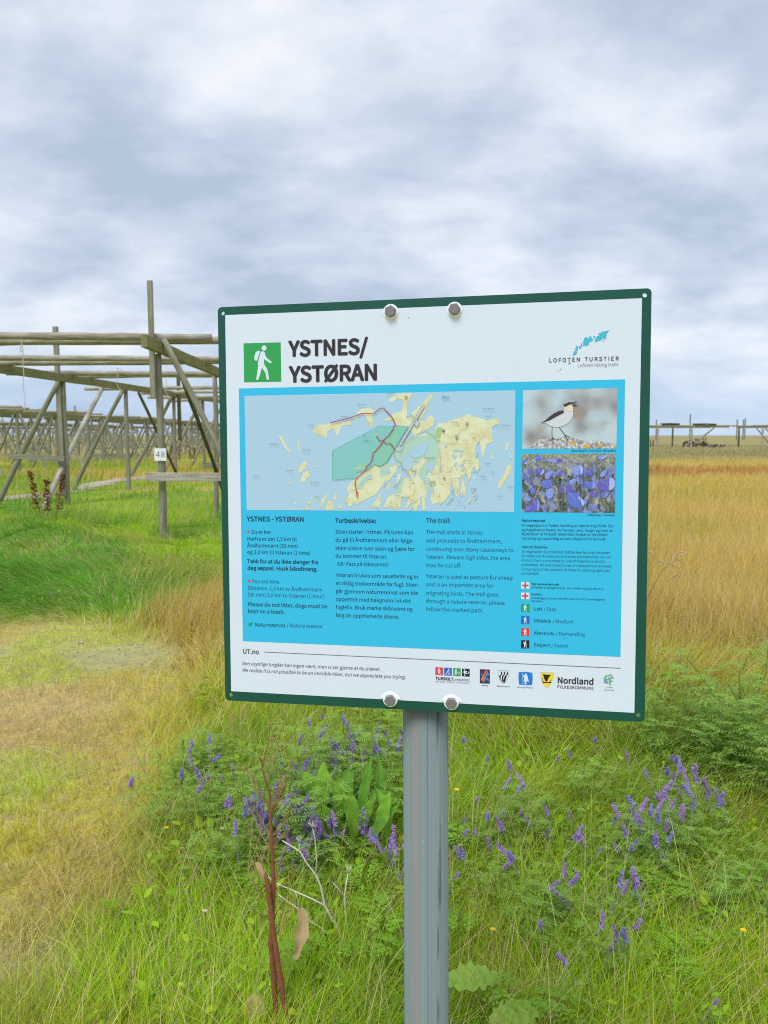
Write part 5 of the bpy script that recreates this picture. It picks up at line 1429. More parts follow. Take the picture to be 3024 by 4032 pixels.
fx0, fx1, fy0, fy1 = fl[3][0] + 0.0005, fl[2][0] - 0.0005, fl[3][1] + 0.0007, fl[1][1] - 0.0005
r_ = random.Random(11)
k = 0
for i in range(46):
    x0_, y0_ = r_.uniform(fx0, fx1), r_.uniform(fy0, fy0 + 0.03)
    ln_ = r_.uniform(0.008, 0.035)
    a = r_.uniform(-0.6, 0.6)
    pts = [(min(max(x0_ + math.sin(a) * ln_ * s_ + 0.003 * s_ * s_, fx0), fx1), min(y0_ + math.cos(a) * ln_ * s_, fy1)) for s_ in (0, 0.35, 0.7, 1)]
    pr.stroke(pts, r_.uniform(0.0003, 0.0008), zt + (1 + 0.03 * i) * DZ, GS[r_.choice([0, 0, 1, 2])])
for i, q in enumerate(D['bells']):
    p = xy(q)
    cx_, cy_ = sum(a[0] for a in p) / len(p), sum(a[1] for a in p) / len(p)
    p = [(cx_ + (x - cx_) * 1.1, cy_ + (y - cy_) * 1.1) for x, y in p]
    for _ in range(3):
        p = [(a[0] * (1 - f_) + b_[0] * f_, a[1] * (1 - f_) + b_[1] * f_) for a, b_ in zip(p, p[1:] + p[:1]) for f_ in (0.27, 0.73)]
    p = [(min(max(x, fx0), fx1), min(max(y, fy0), fy1)) for x, y in p]
    pr.fill(p, zt + (3 + 0.08 * i) * DZ, BL[(i * 7) % 3])
    half = p[len(p) // 5: len(p) * 3 // 5]
    pr.fill(half, zt + (3.04 + 0.08 * i) * DZ, BL[(i * 5 + 1) % 4])
    pr.stroke([p[0], (cx_, cy_)], 0.0004, zt + (3.07 + 0.08 * i) * DZ, BL[3])
for i in range(16):
    x0_ = r_.uniform(fx0, fx1)
    y0_ = r_.uniform(fy0, fy0 + 0.02)
    ln_ = r_.uniform(0.02, 0.05)
    a = r_.uniform(-0.5, 0.3)
    pts = [(min(max(x0_ + math.sin(a) * ln_ * s_, fx0), fx1), min(y0_ + math.cos(a) * ln_ * s_, fy1)) for s_ in (0, 0.5, 1)]
    pr.stroke(pts, 0.0004, zt + (6 + 0.03 * i) * DZ, GS[r_.choice([0, 1, 2])])
tag(pr.build('flower_photograph', panel), 'printed photograph of blue bell flowers in grass')

# bolts with washers, and the clamps behind
M_ZINC = plain('galvanised_bolt', lin(128, 125, 130), 0.5, 0.35, 0.5, 0.14, 300)
M_WASH = plain('white_nylon', lin(242, 245, 248), 0.4)
bl = xy(D['bolts'])
for i, (x_, y_) in enumerate(bl):
    h = MB()
    a0 = (0.4, 0.1, 0.15, 0.0)[i]
    rings = [(0.0082, 0.0018), (0.0082, 0.0066), (0.0071, 0.0078)]
    vs = []
    for rr, zz_ in rings:
        vs += [(rr * math.cos(a0 + k * math.pi / 3), rr * math.sin(a0 + k * math.pi / 3), zz_) for k in range(6)]
    fs = [tuple(range(12, 18))]
    for q in range(2):
        fs += [(q * 6 + k, q * 6 + (k + 1) % 6, q * 6 + 6 + (k + 1) % 6, q * 6 + 6 + k) for k in range(6)]
    h.add(vs, fs)
    for sx in (-0.003, 0.0025):
        h.add([(sx, 0.001, 0.0081), (sx + 0.0015, 0.001, 0.0081), (sx + 0.0015, 0.003, 0.0081), (sx, 0.003, 0.0081), (sx, 0.001, 0.0077), (sx + 0.0015, 0.001, 0.0077), (sx + 0.0015, 0.003, 0.0077), (sx, 0.003, 0.0077)],
              [(0, 1, 2, 3), (0, 4, 5, 1), (1, 5, 6, 2), (2, 6, 7, 3), (3, 7, 4, 0)])
    bo = h.build('bolt', M_ZINC, sign)
    bo.matrix_local = SM @ Matrix.Translation((x_, y_, 0))
    wsh = MB()
    n = 32
    prof = [(0.0106, 0.0004), (0.0106, 0.0013), (0.0101, 0.0020), (0.004, 0.0020)]
    vs = [(rr * math.cos(2 * math.pi * k / n), rr * math.sin(2 * math.pi * k / n), zz_) for rr, zz_ in prof for k in range(n)]
    fs = [(q * n + k, q * n + (k + 1) % n, (q + 1) * n + (k + 1) % n, (q + 1) * n + k) for q in range(3) for k in range(n)]
    wsh.add(vs, fs)
    ws = wsh.build('washer', M_WASH, bo, smooth=False)
    if y_ < 0:      # reflection in the dented panel, painted as a white arc above the lower bolts
        pr = Print()
        arc = [(0.0150 * math.cos(R(a)) * (1.0 if a > 90 else 1.05), -0.001 + 0.0140 * math.sin(R(a))) for a in range(8, 176, 8)]
        inn = [(0.0088 * math.cos(R(a)), 0.0088 * math.sin(R(a))) for a in range(172, 6, -8)]
        pr.fill([(x + x_, y + y_) for x, y in arc + inn], z + 6 * DZ, M_WASH)
        pr.build('dent_reflection', panel)
# post: round steel tube with die lines and scratches
m, t = new_mat('galvanised_tube')
tco = t.n('ShaderNodeTexCoord').outputs['Object']
s3 = t.n('ShaderNodeSeparateXYZ', ins={0: tco})
ang = t.math('ARCTAN2', s3.outputs[0], s3.outputs[1])
v1 = t.n('ShaderNodeCombineXYZ', ins={0: t.math('MULTIPLY', ang, 3.2), 1: t.math('MULTIPLY', s3.outputs[2], 0.35)}).outputs[0]
st = t.n('ShaderNodeTexNoise', ins={'Vector': v1, 'Scale': 2.6, 'Detail': 4.0, 'Roughness': 0.55}).outputs[0]
c = t.ramp(st, [(0.3, lin(112, 124, 124)), (0.5, lin(118, 131, 132)), (0.72, lin(125, 138, 141))])
# lighter brownish band left of the middle, a reflection painted into the colour
xb = t.math('SUBTRACT', s3.outputs[0], -0.0115)
band = t.n('ShaderNodeMapRange', interpolation_type='SMOOTHSTEP', ins={0: t.math('ABSOLUTE', xb), 1: 0.0075, 2: 0.0045, 3: 0.0, 4: 0.7}).outputs[0]
c = t.mix(band, c, lin(132, 128, 122))
v2 = t.n('ShaderNodeCombineXYZ', ins={0: t.math('MULTIPLY', s3.outputs[0], 120.0), 1: t.math('MULTIPLY', s3.outputs[2], 9.0), 2: 3.0}).outputs[0]
sc1 = t.n('ShaderNodeTexNoise', ins={'Vector': v2, 'Scale': 1.5, 'Detail': 5.0, 'Roughness': 0.7}).outputs[0]
chip = t.n('ShaderNodeMapRange', ins={0: sc1, 1: 0.66, 2: 0.7, 3: 0.0, 4: 1.0}).outputs[0]
xr = t.n('ShaderNodeMapRange', interpolation_type='SMOOTHSTEP', ins={0: t.math('ABSOLUTE', t.math('SUBTRACT', s3.outputs[0], 0.0225)), 1: 0.004, 2: 0.0015, 3: 0.0, 4: 1.0}).outputs[0]
sc2 = t.n('ShaderNodeTexNoise', ins={'Vector': v2, 'Scale': 0.7, 'Detail': 3.0}).outputs[0]
dk = t.math('MULTIPLY', xr, t.n('ShaderNodeMapRange', ins={0: sc2, 1: 0.52, 2: 0.6, 3: 0.0, 4: 0.8}).outputs[0])
c = t.mix(dk, c, lin(70, 78, 84))
ln1 = t.n('ShaderNodeMapRange', ins={0: t.math('ABSOLUTE', t.math('SUBTRACT', s3.outputs[0], 0.0068)), 1: 0.0003, 2: 0.0007, 3: 0.7, 4: 0.0}).outputs[0]
c = t.mix(ln1, c, lin(76, 86, 92))
c = t.mix(t.math('MULTIPLY', chip, 0.5), c, lin(196, 196, 188))
bs = t.n('ShaderNodeBsdfPrincipled', ins={'Base Color': c, 'Roughness': 0.7, 'Metallic': 0.0, 'Specular IOR Level': 0.2})
t.n('ShaderNodeOutputMaterial', ins={0: bs.outputs[0]})
mb = MB()
n = 64
pr_ = 0.0337
ylow, yhigh = -1.75, 0.276
for (zz_) in (ylow, yhigh):
    mb.v += [(pr_ * math.sin(2 * math.pi * k / n), -pr_ * math.cos(2 * math.pi * k / n), zz_) for k in range(n)]
mb.f += [(k, (k + 1) % n, n + (k + 1) % n, n + k) for k in range(n)] + [tuple(range(n, 2 * n))]
post = mb.build('post', m, sign, smooth=False)
for pg in post.data.polygons:
    pg.use_smooth = len(pg.vertices) == 4
rot = Matrix((UX, -UN, UY)).transposed().to_4x4()
rot.translation = SM @ Vector((-0.005, 0, -0.048))
post.matrix_local = rot
for yb_ in (0.2725, -0.2755):
    cl = MB()
    k0 = []
    for i in range(17):
        a = math.pi * i / 16
        k0.append((-0.005 + 0.0365 * math.cos(a), -0.048 - 0.0365 * math.sin(a)))
    line = [(0.048, -0.012), (0.0335, -0.012), (0.0318, -0.045)] + k0[1:-1] + [(-0.0418, -0.045), (-0.0435, -0.012), (-0.058, -0.012)]
    vs, fs = [], []
    for x_, zz_ in line:
        for sy_ in (-0.012, 0.012):
            vs.append((x_, yb_ + sy_, zz_))
    cl.add(vs, [(2 * i, 2 * i + 1, 2 * i + 3, 2 * i + 2) for i in range(len(line) - 1)])
    for xs_ in (-0.046, 0.043):
        cl.tube([(xs_, yb_, 0.0), (xs_, yb_, -0.022)], 0.004, 8)
    co = cl.build('clamp', M_ZINC, sign)
    co.matrix_local = SM
    sm_ = co.modifiers.new('thickness', 'SOLIDIFY')
    sm_.thickness = 0.0025

# ------------------------------------------------------------------ grass
def blades(name, x, y, H, Wd, az, th0, th1, col, mat, segs=3, droop=None, label=None, base=0.0, prof=1.0):
    """a mesh of grass blades rooted on the ground, each bending from angle th0 to th1 (from the vertical) towards az"""
    n = len(x)
    z = ground_z(x, y) + base
    p = np.stack([x, y, z], 1)
    dirh = np.stack([np.cos(az), np.sin(az), np.zeros(n)], 1)
    wr = az + np.pi / 2 + rng.normal(0, 0.7, n)
    wv = np.stack([np.cos(wr), np.sin(wr), np.zeros(n)], 1)
    lev = []
    for i in range(segs + 1):
        t_ = i / segs
        hw = Wd * 0.5 * (1 - t_ ** 2.0 * prof) if i < segs else None
        if i < segs:
            lev.append(p - wv * hw[:, None])
            lev.append(p + wv * hw[:, None])
        else:
            lev.append(p)
        th = th0 + (th1 - th0) * (i + 0.5) / segs
        p = p + (dirh * np.sin(th)[:, None] + np.array([0, 0, 1.0]) * np.cos(th)[:, None]) * (H / segs)[:, None]
        zmin = ground_z(p[:, 0], p[:, 1]) + 0.012 + 0.03 * rng.random(n) if i < segs - 1 or True else 0
        p[:, 2] = np.maximum(p[:, 2], zmin)
    nv = 2 * segs + 1
    V = np.stack(lev, 1).reshape(-1, 3)
    tr_ = []
    for i in range(segs - 1):
        a = 2 * i
        tr_ += [(a, a + 1, a + 3), (a, a + 3, a + 2)]
    tr_.append((2 * segs - 2, 2 * segs - 1, 2 * segs))
    T = (np.arange(n)[:, None, None] * nv + np.array(tr_)[None]).reshape(-1, 3)
    C = np.repeat(np.clip(col, 0, 0.9), nv, 0)
    o = link(name, mesh_np(name, V, T, col=C), mat=mat)
    return tag(o, label, 'grass', kind='stuff')


def scatter(n, y0, y1, spread=0.62, xmin=-99, xmax=99, power=1.0):
    """points in the wedge of land in front of the camera, evenly thick per unit of picture depth"""
    u = rng.random(n)
    y = y0 * (y1 / y0) ** (u ** power)
    half = spread * y + 0.9
    x = (rng.random(n) * 2 - 1) * half
    k = (x > xmin) & (x < xmax)
    return x[k], y[k]


def jitter(c, s):
    k = rng.normal(1, s, (len(c), 1))
    h = rng.normal(0, s * 0.35, (len(c), 3))
    return c * np.clip(k, 0.45, 1.7) * (1 + h)


def keep(mask, *a):
    return [q[mask] for q in a]


WIND = R(18)
GA = 1.0
# short trodden turf
x, y = scatter(120000, 1.7, 8.0, 0.62, -99, 0.2)
wp = w_path(x, y)
bare = fbm(x * 1.1 + 4, y * 1.1 + 2, 3)
k = (rng.random(len(x)) < wp * np.where(bare > 0.6, 0.12, 1.0))
x, y = keep(k, x, y)
n = len(x)
c = plain_col(x, y)
c = np.where((rng.random(n) < 0.3)[:, None], P['straw'] * 0.95, c)
tuft = sst(0.45, 0.7, fbm(x * 2.2 + 11, y * 2.2, 2))
blades('short_turf', x, y, rng.uniform(0.02, 0.055, n) * (1 + 1.1 * tuft), rng.uniform(0.0018, 0.0038, n), rng.uniform(0, 6.28, n), rng.uniform(0.1, 0.9, n), rng.uniform(0.5, 1.5, n), jitter(c, 0.16), M_GRASS, 2,
       label='short dry yellow-green turf on the trodden ground at left')

# long foreground grass, combed over by the wind
x, y = scatter(230000, 1.45, 7.2, 0.66, -2.2, 99, 0.96)
wp = w_path(x, y)
k = (rng.random(len(x)) > wp * 1.05) & (w_left(x, y) < 0.5)
x, y = keep(k, x, y)
n = len(x)
c = plain_col(x, y)
dry = rng.random(n) < 0.13
c = np.where(dry[:, None], P['straw'] * rng.uniform(0.8, 1.0, (n, 1)), c)
az = WIND + 1.3 * (fbm(x * 0.9, y * 0.9 + 3, 2) - 0.5) * 2.4 + rng.normal(0, 0.85, n)
az = np.where(x < -0.1, az + 0.5, az + np.pi * 0.92 * (fbm(x * 0.5 + 40, y * 0.5) > 0.52))
h = rng.uniform(0.16, 0.42, n) * (0.65 + 0.7 * fbm(x * 1.4 + 8, y * 1.4, 2))
h = h * (1 - 0.8 * w_path(x, y)) * np.interp(y, [1.4, 2.1, 2.9, 3.6], [0.8, 0.82, 0.92, 1.0])
blades('long_grass', x, y, h, rng.uniform(0.0014, 0.0036, n) * np.clip(y / 3.5, 0.9, 1.5), az, rng.uniform(0.05, 0.8, n) + np.interp(y, [1.6, 2.6, 3.6], [0.55, 0.35, 0.0]), rng.uniform(0.8, 2.1, n), jitter(c, 0.28), M_GRASS, 4,
       label='long wind-combed green grass in the foreground around the sign post')

# golden meadow
x, y = scatter(250000, 4.6, 130, 0.6, -6, 99, 0.88)
k = (w_left(x, y) < 0.5) & (w_path(x, y) < 0.3) & (rng.random(len(x)) < sst(4.2, 6.5, y))
x, y = keep(k, x, y)
n = len(x)
c = plain_col(x, y)
pale = rng.random(n) < 0.25
c = np.where(pale[:, None], mixc(c, P['straw'], np.full(n, 0.6)), c)
h = rng.uniform(0.22, 0.5, n) * np.where(y > 20, 0.75, 1) * np.where(y > 45, 0.7, 1)
az = WIND + 0.5 + rng.normal(0, 0.9, n)
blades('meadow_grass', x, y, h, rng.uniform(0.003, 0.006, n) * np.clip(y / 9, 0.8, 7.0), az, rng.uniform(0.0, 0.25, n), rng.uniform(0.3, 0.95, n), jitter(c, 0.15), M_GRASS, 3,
       label='tall golden meadow grass spreading behind the sign to the far racks')

# green grass lying in swirls under the near rack
x, y = scatter(150000, 6.0, 16.5, 0.66, -99, -0.3)
k = (rng.random(len(x)) < w_left(x, y)) & (rng.random(len(x)) > w_path(x, y)) & (rng.random(len(x)) < sst(0.12, 0.5, np.hypot(x + 3.37, y - 11.45)))
x, y = keep(k, x, y)
n = len(x)
c = plain_col(x, y)
sw = 9.0 * fbm(x * 0.5 + 21, y * 0.5 + 4, 2)
flatn = sst(0.35, 0.6, fbm(x * 0.7 + 60, y * 0.7, 2))
c = np.where((rng.random(n) < 0.1)[:, None], P['straw'] * 0.8, c)
blades('lodged_grass', x, y, rng.uniform(0.16, 0.36, n) * (0.6 + 0.5 * flatn) * np.interp(y, [5.8, 8.2], [0.4, 1.0]), rng.uniform(0.004, 0.008, n), sw + rng.normal(0, 0.4, n), rng.uniform(0.3, 1.1, n) * (0.6 + flatn * 0.6), rng.uniform(1.2, 2.2, n), jitter(c, 0.2), M_GRASS, 4,
       label='lush green grass lying in swirls under the near fish rack')

# rough grass beyond, under and behind the racks
x, y = scatter(120000, 13.5, 75, 0.62, -99, 0)
k = (rng.random(len(x)) < w_left(x, y)) & (path_dist(x, y) > 0.12 + 0.3 * fbm(x * 1.5, y * 1.5 + 8, 2))
x, y = keep(k, x, y)
n = len(x)
c = plain_col(x, y)
c = np.where((rng.random(n) < 0.2)[:, None], P['straw'] * 0.85, c)
tall = sst(0.45, 0.62, fbm(x * 0.3 + 9, y * 0.3 + 33, 2))
blades('rough_grass', x, y, rng.uniform(0.14, 0.34, n) * (0.55 + 1.0 * tall), rng.uniform(0.004, 0.007, n) * np.clip(y / 11, 1, 4), WIND + rng.normal(0, 1.0, n), rng.uniform(0, 0.4, n), rng.uniform(0.4, 1.4, n), jitter(c, 0.16), M_GRASS, 3,
       label='rough mixed green and straw grass beyond the near rack')

# dead straw lying on the trodden turf
x, y = scatter(9000, 1.8, 8.0, 0.62, -99, 0.2)
k = rng.random(len(x)) < w_path(x, y)
x, y = keep(k, x, y)
n = len(x)
blades('dead_straw', x, y, rng.uniform(0.04, 0.2, n), rng.uniform(0.0012, 0.003, n) * np.clip(y / 3.5, 0.8, 1.6), rng.uniform(0, 6.28, n), rng.uniform(1.0, 1.4, n), rng.uniform(1.4, 1.7, n), jitter(np.tile(P['straw'], (n, 1)), 0.2), M_GRASS, 3,
       label='bits of dead straw lying on the trodden turf', base=0.015, prof=0.4)

# pale seed stalks standing above the grass
x, y = scatter(4200, 1.6, 12, 0.62, -99, 99, 0.9)
k = (rng.random(len(x)) < np.where(w_left(x, y) > 0.5, 0.1, 1) * np.where(w_path(x, y) > 0.3, 0.55, 1))
x, y = keep(k, x, y)
n = len(x)
c = np.tile(P['straw'] * 1.1, (n, 1))
hs = rng.uniform(0.2, 0.45, n) * np.where(w_path(x, y) > 0.3, 0.45, 1)
blades('seed_stalks', x, y, hs, rng.uniform(0.0010, 0.0017, n) * np.clip(y / 3, 1, 3), WIND + rng.normal(0, 1.2, n), rng.uniform(0, 0.5, n), rng.uniform(0.3, 1.4, n), jitter(c, 0.14), M_GRASS, 4,
       label='thin pale dry seed stalks scattered through the grass', prof=0.3)

# ground-hugging leaves and clover between the blades
x, y = scatter(26000, 1.5, 15, 0.64, -99, 99, 0.95)
dens_ = fbm(x * 1.3 + 70, y * 1.3, 3)
k = (dens_ > 0.5) & (rng.random(len(x)) < np.where(y > 6.5, w_left(x, y), 1.0)) & (rng.random(len(x)) > w_path(x, y) * 0.75)
x, y = keep(k, x, y)
n = len(x)
zr = ground_z(x, y) + rng.uniform(0.03, 0.2, n) * (1 - 0.75 * w_path(x, y))
a = rng.uniform(0, 6.28, n)
sz = rng.uniform(0.006, 0.017, n) * np.clip(y / 5, 0.9, 2.2) * (1 - 0.4 * w_path(x, y))
tilt = rng.uniform(-0.5, 0.7, n)
u = np.stack([np.cos(a), np.sin(a), tilt], 1)
vv = np.stack([-np.sin(a), np.cos(a), rng.uniform(-0.4, 0.4, n)], 1)
c0 = np.stack([x, y, zr], 1)
V = np.stack([c0, c0 + u * sz[:, None] * 0.9 + vv * sz[:, None] * 0.5, c0 + u * sz[:, None] * 2.0 - np.array([0, 0, 0.3]) * sz[:, None], c0 + u * sz[:, None] * 0.9 - vv * sz[:, None] * 0.5], 1).reshape(-1, 3)
T = (np.arange(n)[:, None] * 4 + np.array([0, 1, 2, 3])[None]).reshape(-1, 4)
cc = mixc(mixc(P['lush'], P['green'], rng.random(n)), P['blue'], rng.random(n) * 0.6)
o = link('low_herbs', mesh_np('low_herbs', V, T, col=np.repeat(jitter(cc, 0.18), 4, 0)), mat=M_GRASS)
tag(o, 'small green leaves of clover and herbs between the grass blades', 'ground cover', kind='stuff')

# broad herb leaves (sorrel, silverweed, small dock) in loose clumps near the camera
x, y = scatter(15000, 1.45, 5.2, 0.62, -1.5, 99, 0.95)
dens_ = fbm(x * 2.1 + 15, y * 2.1 + 44, 2) + 0.10 * ((x > -0.8) & (x < 0.25) & (y < 3.4))
k = (dens_ > 0.57) & (w_path(x, y) < 0.25)
x, y = keep(k, x, y)
n = len(x)
a = rng.uniform(0, 6.28, n)
el = rng.uniform(0.2, 1.1, n)
d = np.stack([np.cos(a) * np.cos(el), np.sin(a) * np.cos(el), np.sin(el)], 1)
sd_ = np.stack([-np.sin(a), np.cos(a), rng.uniform(-0.3, 0.3, n)], 1)
L_h = rng.uniform(0.02, 0.055, n) * np.interp(y, [1.4, 2.4, 4], [0.7, 1, 1.25])
W_h = L_h * rng.uniform(0.18, 0.3, n)
p0 = np.stack([x, y, ground_z(x, y) + rng.uniform(0.03, 0.17, n) * np.interp(y, [1.4, 2.2, 3.2], [0.55, 0.8, 1])], 1)
lev, zz3 = [], np.array([0, 0, 1.0])
cur = p0
for j, wj in enumerate((0.15, 0.85, 1.0, 0.62, 0.04)):
    up_ = np.cross(sd_, d)
    lev += [cur - sd_ * (W_h * wj)[:, None] + up_ * (W_h * wj * 0.3)[:, None], cur, cur + sd_ * (W_h * wj)[:, None] + up_ * (W_h * wj * 0.3)[:, None]]
    d = d - zz3 * 0.22
    d /= np.linalg.norm(d, axis=1)[:, None]
    cur = cur + d * (L_h / 4)[:, None]
V = np.stack(lev, 1).reshape(-1, 3)
qd = np.array([(j * 3 + e, j * 3 + e + 1, j * 3 + e + 4, j * 3 + e + 3) for j in range(4) for e in (0, 1)])
T = (np.arange(n)[:, None, None] * 15 + qd[None]).reshape(-1, 4)
cc = mixc(mixc(P['lush'], P['green'], rng.random(n)), P['blue'], rng.random(n) * 0.5)
o = link('broad_herbs', mesh_np('broad_herbs', V, T, smooth=True, col=np.repeat(jitter(cc, 0.2), 15, 0)), mat=M_GRASS)
tag(o, 'broader green herb leaves in clumps among the near grass', 'ground cover', kind='stuff')

# pebbles and straw bits on bare spots of the trodden ground
x, y = scatter(16000, 2.0, 8.0, 0.6, -99, 0)
k = (rng.random(len(x)) < w_path(x, y)) & (fbm(x * 1.1 + 4, y * 1.1 + 2, 3) > 0.585)
x, y = keep(k, x, y)
n = len(x)
rr = rng.uniform(0.003, 0.009, n) * np.where(rng.random(n) < 0.06, 2.0, 1.0)
octv = np.array([(1, 0, 0), (0, 1, 0), (-1, 0, 0), (0, -1, 0), (0, 0, .6), (0, 0, -.6)])
octf = np.array([(0, 1, 4), (1, 2, 4), (2, 3, 4), (3, 0, 4), (1, 0, 5), (2, 1, 5), (3, 2, 5), (0, 3, 5)])
ja = rng.uniform(0, 6.28, n)
ca, sa = np.cos(ja), np.sin(ja)
ov = octv[None] * rng.uniform(0.6, 1.3, (n, 6, 1)) * rr[:, None, None]
V = np.stack([ov[..., 0] * ca[:, None] - ov[..., 1] * sa[:, None] + x[:, None], ov[..., 0] * sa[:, None] + ov[..., 1] * ca[:, None] + y[:, None], ov[..., 2] + (ground_z(x, y) + 0.004)[:, None]], -1).reshape(-1, 3)
T = (np.arange(n)[:, None, None] * 6 + octf[None]).reshape(-1, 3)
o = link('pebbles', mesh_np('pebbles', V, T, col=np.repeat(jitter(np.tile(A(178, 172, 164), (n, 1)), 0.2), 6, 0)), mat=leafmat('pebble_stone', 0.0, 0.9, 0.2))
tag(o, 'grey pebbles on the bare spots of the trodden ground', 'pebbles', kind='stuff')

# ------------------------------------------------------------------ plants
def leaf(mb, p, d, up, L, w, bend=0.5, fold=0.15, n=6, wav=0.0, col=None, shape=0.45):
    """a leaf blade from p along d, widest at shape, bending down along its length"""
    p, d, up = Vector(p), Vector(d).normalized(), Vector(up).normalized()
    side = d.cross(up).normalized()
    up = side.cross(d).normalized()
    vs, fs = [], []
    for i in range(n + 1):
        t_ = i / n
        hw = w * (math.sin(math.pi * min(1, t_ ** (math.log(0.5) / math.log(shape)))) ** 0.8 + 0.02) * 0.5
        if t_ == 1:
            hw = 0.0005
        wv_ = wav * math.sin(t_ * 17 + p.x * 50) * w
        m_ = up * (fold * hw * 2)
        vs += [p - side * hw + m_ + up * wv_, p.copy(), p + side * hw + m_ - up * wv_]
        a = -bend / n
        q = Matrix.Rotation(a, 3, side)
        d = q @ d
        up = q @ up
        p = p + d * (L / n)
    for i in range(n):
        for k in (0, 1):
            a = i * 3 + k
            fs.append((a, a + 1, a + 4, a + 3))
    mb.add(vs, fs, col)


def frond(mb, p, d, up, L, n=7, w=0.5, sub=True, bend=0.6):
    """feathery divided leaf: leaflets in pairs along a rachis"""
    p, d, up = Vector(p), Vector(d).normalized(), Vector(up).normalized()
    side = d.cross(up).normalized()
    up = side.cross(d).normalized()
    for i in range(n):
        t_ = (i + 1) / n
        q = Matrix.Rotation(-bend / n, 3, side)
        d, up = q @ d, q @ up
        p = p + d * (L / n)
        l_ = L * w * (1.05 - t_) * (0.6 if i == 0 else 1) + 0.006
        for s_ in (-1, 1):
            dd = (side * s_ + d * 0.65).normalized()
            if sub and l_ > 0.012:
                m_ = max(2, int(l_ / 0.009))
                pp_ = p.copy()
                s2 = dd.cross(up).normalized()
                for j in range(m_):
                    pp_ = pp_ + dd * (l_ / m_) - up * 0.0012 * j
                    ll = l_ * 0.34 * (1.1 - j / m_)
                    for e in (-1, 1):
                        leaf(mb, pp_, s2 * e + dd * 0.9, up, ll, ll * 0.55, 0.2, 0.1, 2)
                leaf(mb, pp_, dd, up, l_ * 0.22, l_ * 0.1, 0.1, 0.1, 2)
            else:
                leaf(mb, p, dd, up, l_, l_ * 0.35, 0.3, 0.1, 3)
    leaf(mb, p, d, up, L * 0.14, L * 0.06, 0.2, 0.1, 2)


M_VETCH = leafmat('vetch_leaf', 0.4, 0.55, 0.14, lin(150, 186, 84))
M_VSTEM = leafmat('vetch_stem', 0.1, 0.6, 0.2, lin(112, 140, 76))
M_FLOW = [leafmat('vetch_flower_%s' % a, 0.3, 0.55, 0.2, c_) for a, c_ in (('violet', lin(172, 146, 212)), ('blue', lin(164, 152, 216)), ('mauve', lin(186, 152, 210)))]
M_CHERVIL = leafmat('chervil_leaf', 0.45, 0.55, 0.14, lin(142, 186, 60))
M_DOCK = leafmat('dock_leaf', 0.4, 0.65, 0.2, lin(130, 178, 56))
M_DOCKD = leafmat('dock_leaf_dark', 0.4, 0.65, 0.2, lin(108, 158, 56))
M_PALELEAF = leafmat('hogweed_leaf', 0.35, 0.55, 0.14, lin(154, 188, 82))
M_RUST = leafmat('rusty_seed', 0.15, 0.7, 0.15, lin(152, 92, 66))
M_DEADSTEM = plain('dead_dock_stem', lin(136, 84, 60), 0.6, 0, 0.3, 0.25, 60, 0.3)
M_TWIG = leafmat('dry_twig', 0.1, 0.7, 0.15, lin(160, 128, 92))
M_WHITE = plain('bleached_stem', lin(214, 206, 198), 0.7, 0, 0.2, 0.14, 90, 0.3)
M_DRYLEAF = leafmat('withered_leaf', 0.35, 0.7, 0.2, lin(198, 170, 126))


def vetch_foliage(seed, h=0.34, spread=0.2, ns=11):
    r_ = random.Random(seed)
    fo, st = MB(), MB()
    tips = []
    for s_ in range(ns):
        a = r_.uniform(0, 6.28)
        lean = r_.uniform(0.1, 1.0) * spread
        hh = h * r_.uniform(0.6, 1.1)
        pts = [(0.05 * math.cos(a) * r_.random(), 0.05 * math.sin(a) * r_.random(), -0.04)]
        for i in range(1, 6):
            t_ = i / 5
            pts.append((math.cos(a) * lean * t_ ** 1.3 + r_.uniform(-1, 1) * 0.02, math.sin(a) * lean * t_ ** 1.3 + r_.uniform(-1, 1) * 0.02, hh * t_))
        st.tube(pts, 0.0013, 3, cap=False)
        tips.append(pts[-1])
        for i in range(1, 6):
            for q in range(2):
                b = r_.uniform(0, 6.28)
                d = Vector((math.cos(b), math.sin(b), r_.uniform(0.1, 0.7))).normalized()
                p = Vector(pts[i]) - Vector((0, 0, r_.uniform(0, 0.04)))
                up = Vector((0, 0, 1))
                side = d.cross(up).normalized()
                L = r_.uniform(0.05, 0.085)
                for j in range(8):
                    p = p + d * (L / 8)
                    d = (d - Vector((0, 0, 0.06))).normalized()
                    for e in (-1, 1):
                        leaf(fo, p, side * e + d * 0.5 + up * r_.uniform(-0.1, 0.35), up, r_.uniform(0.013, 0.019), 0.0048, 0.3, 0.1, 2)
    return fo, st, tips


def spike(seed, L=0.045):
    """one-sided raceme of hanging pea flowers"""
    r_ = random.Random(seed)
    mb = MB()
    n = 16
    for i in range(n):
        t_ = i / n
        zc = L * t_
        a = r_.uniform(-1.1, 1.1)
        d = Vector((math.cos(a), math.sin(a), -0.55 + 0.9 * t_)).normalized()
        l_ = 0.0165 * (1.1 - 0.5 * t_)
        p = Vector((0.002 * math.cos(a), 0.002 * math.sin(a), zc))
        up = Vector((0, 0, 1))
        leaf(mb, p, d, up, l_, l_ * 0.42, -0.6, 0.55, 3)
        leaf(mb, p, d, -up, l_ * 0.95, l_ * 0.4, -0.1, 0.6, 3)
    mb.tube([(0, 0, -0.09), (0.001, 0, -0.03), (0, 0, L)], 0.0009, 3, cap=False)
    return mb


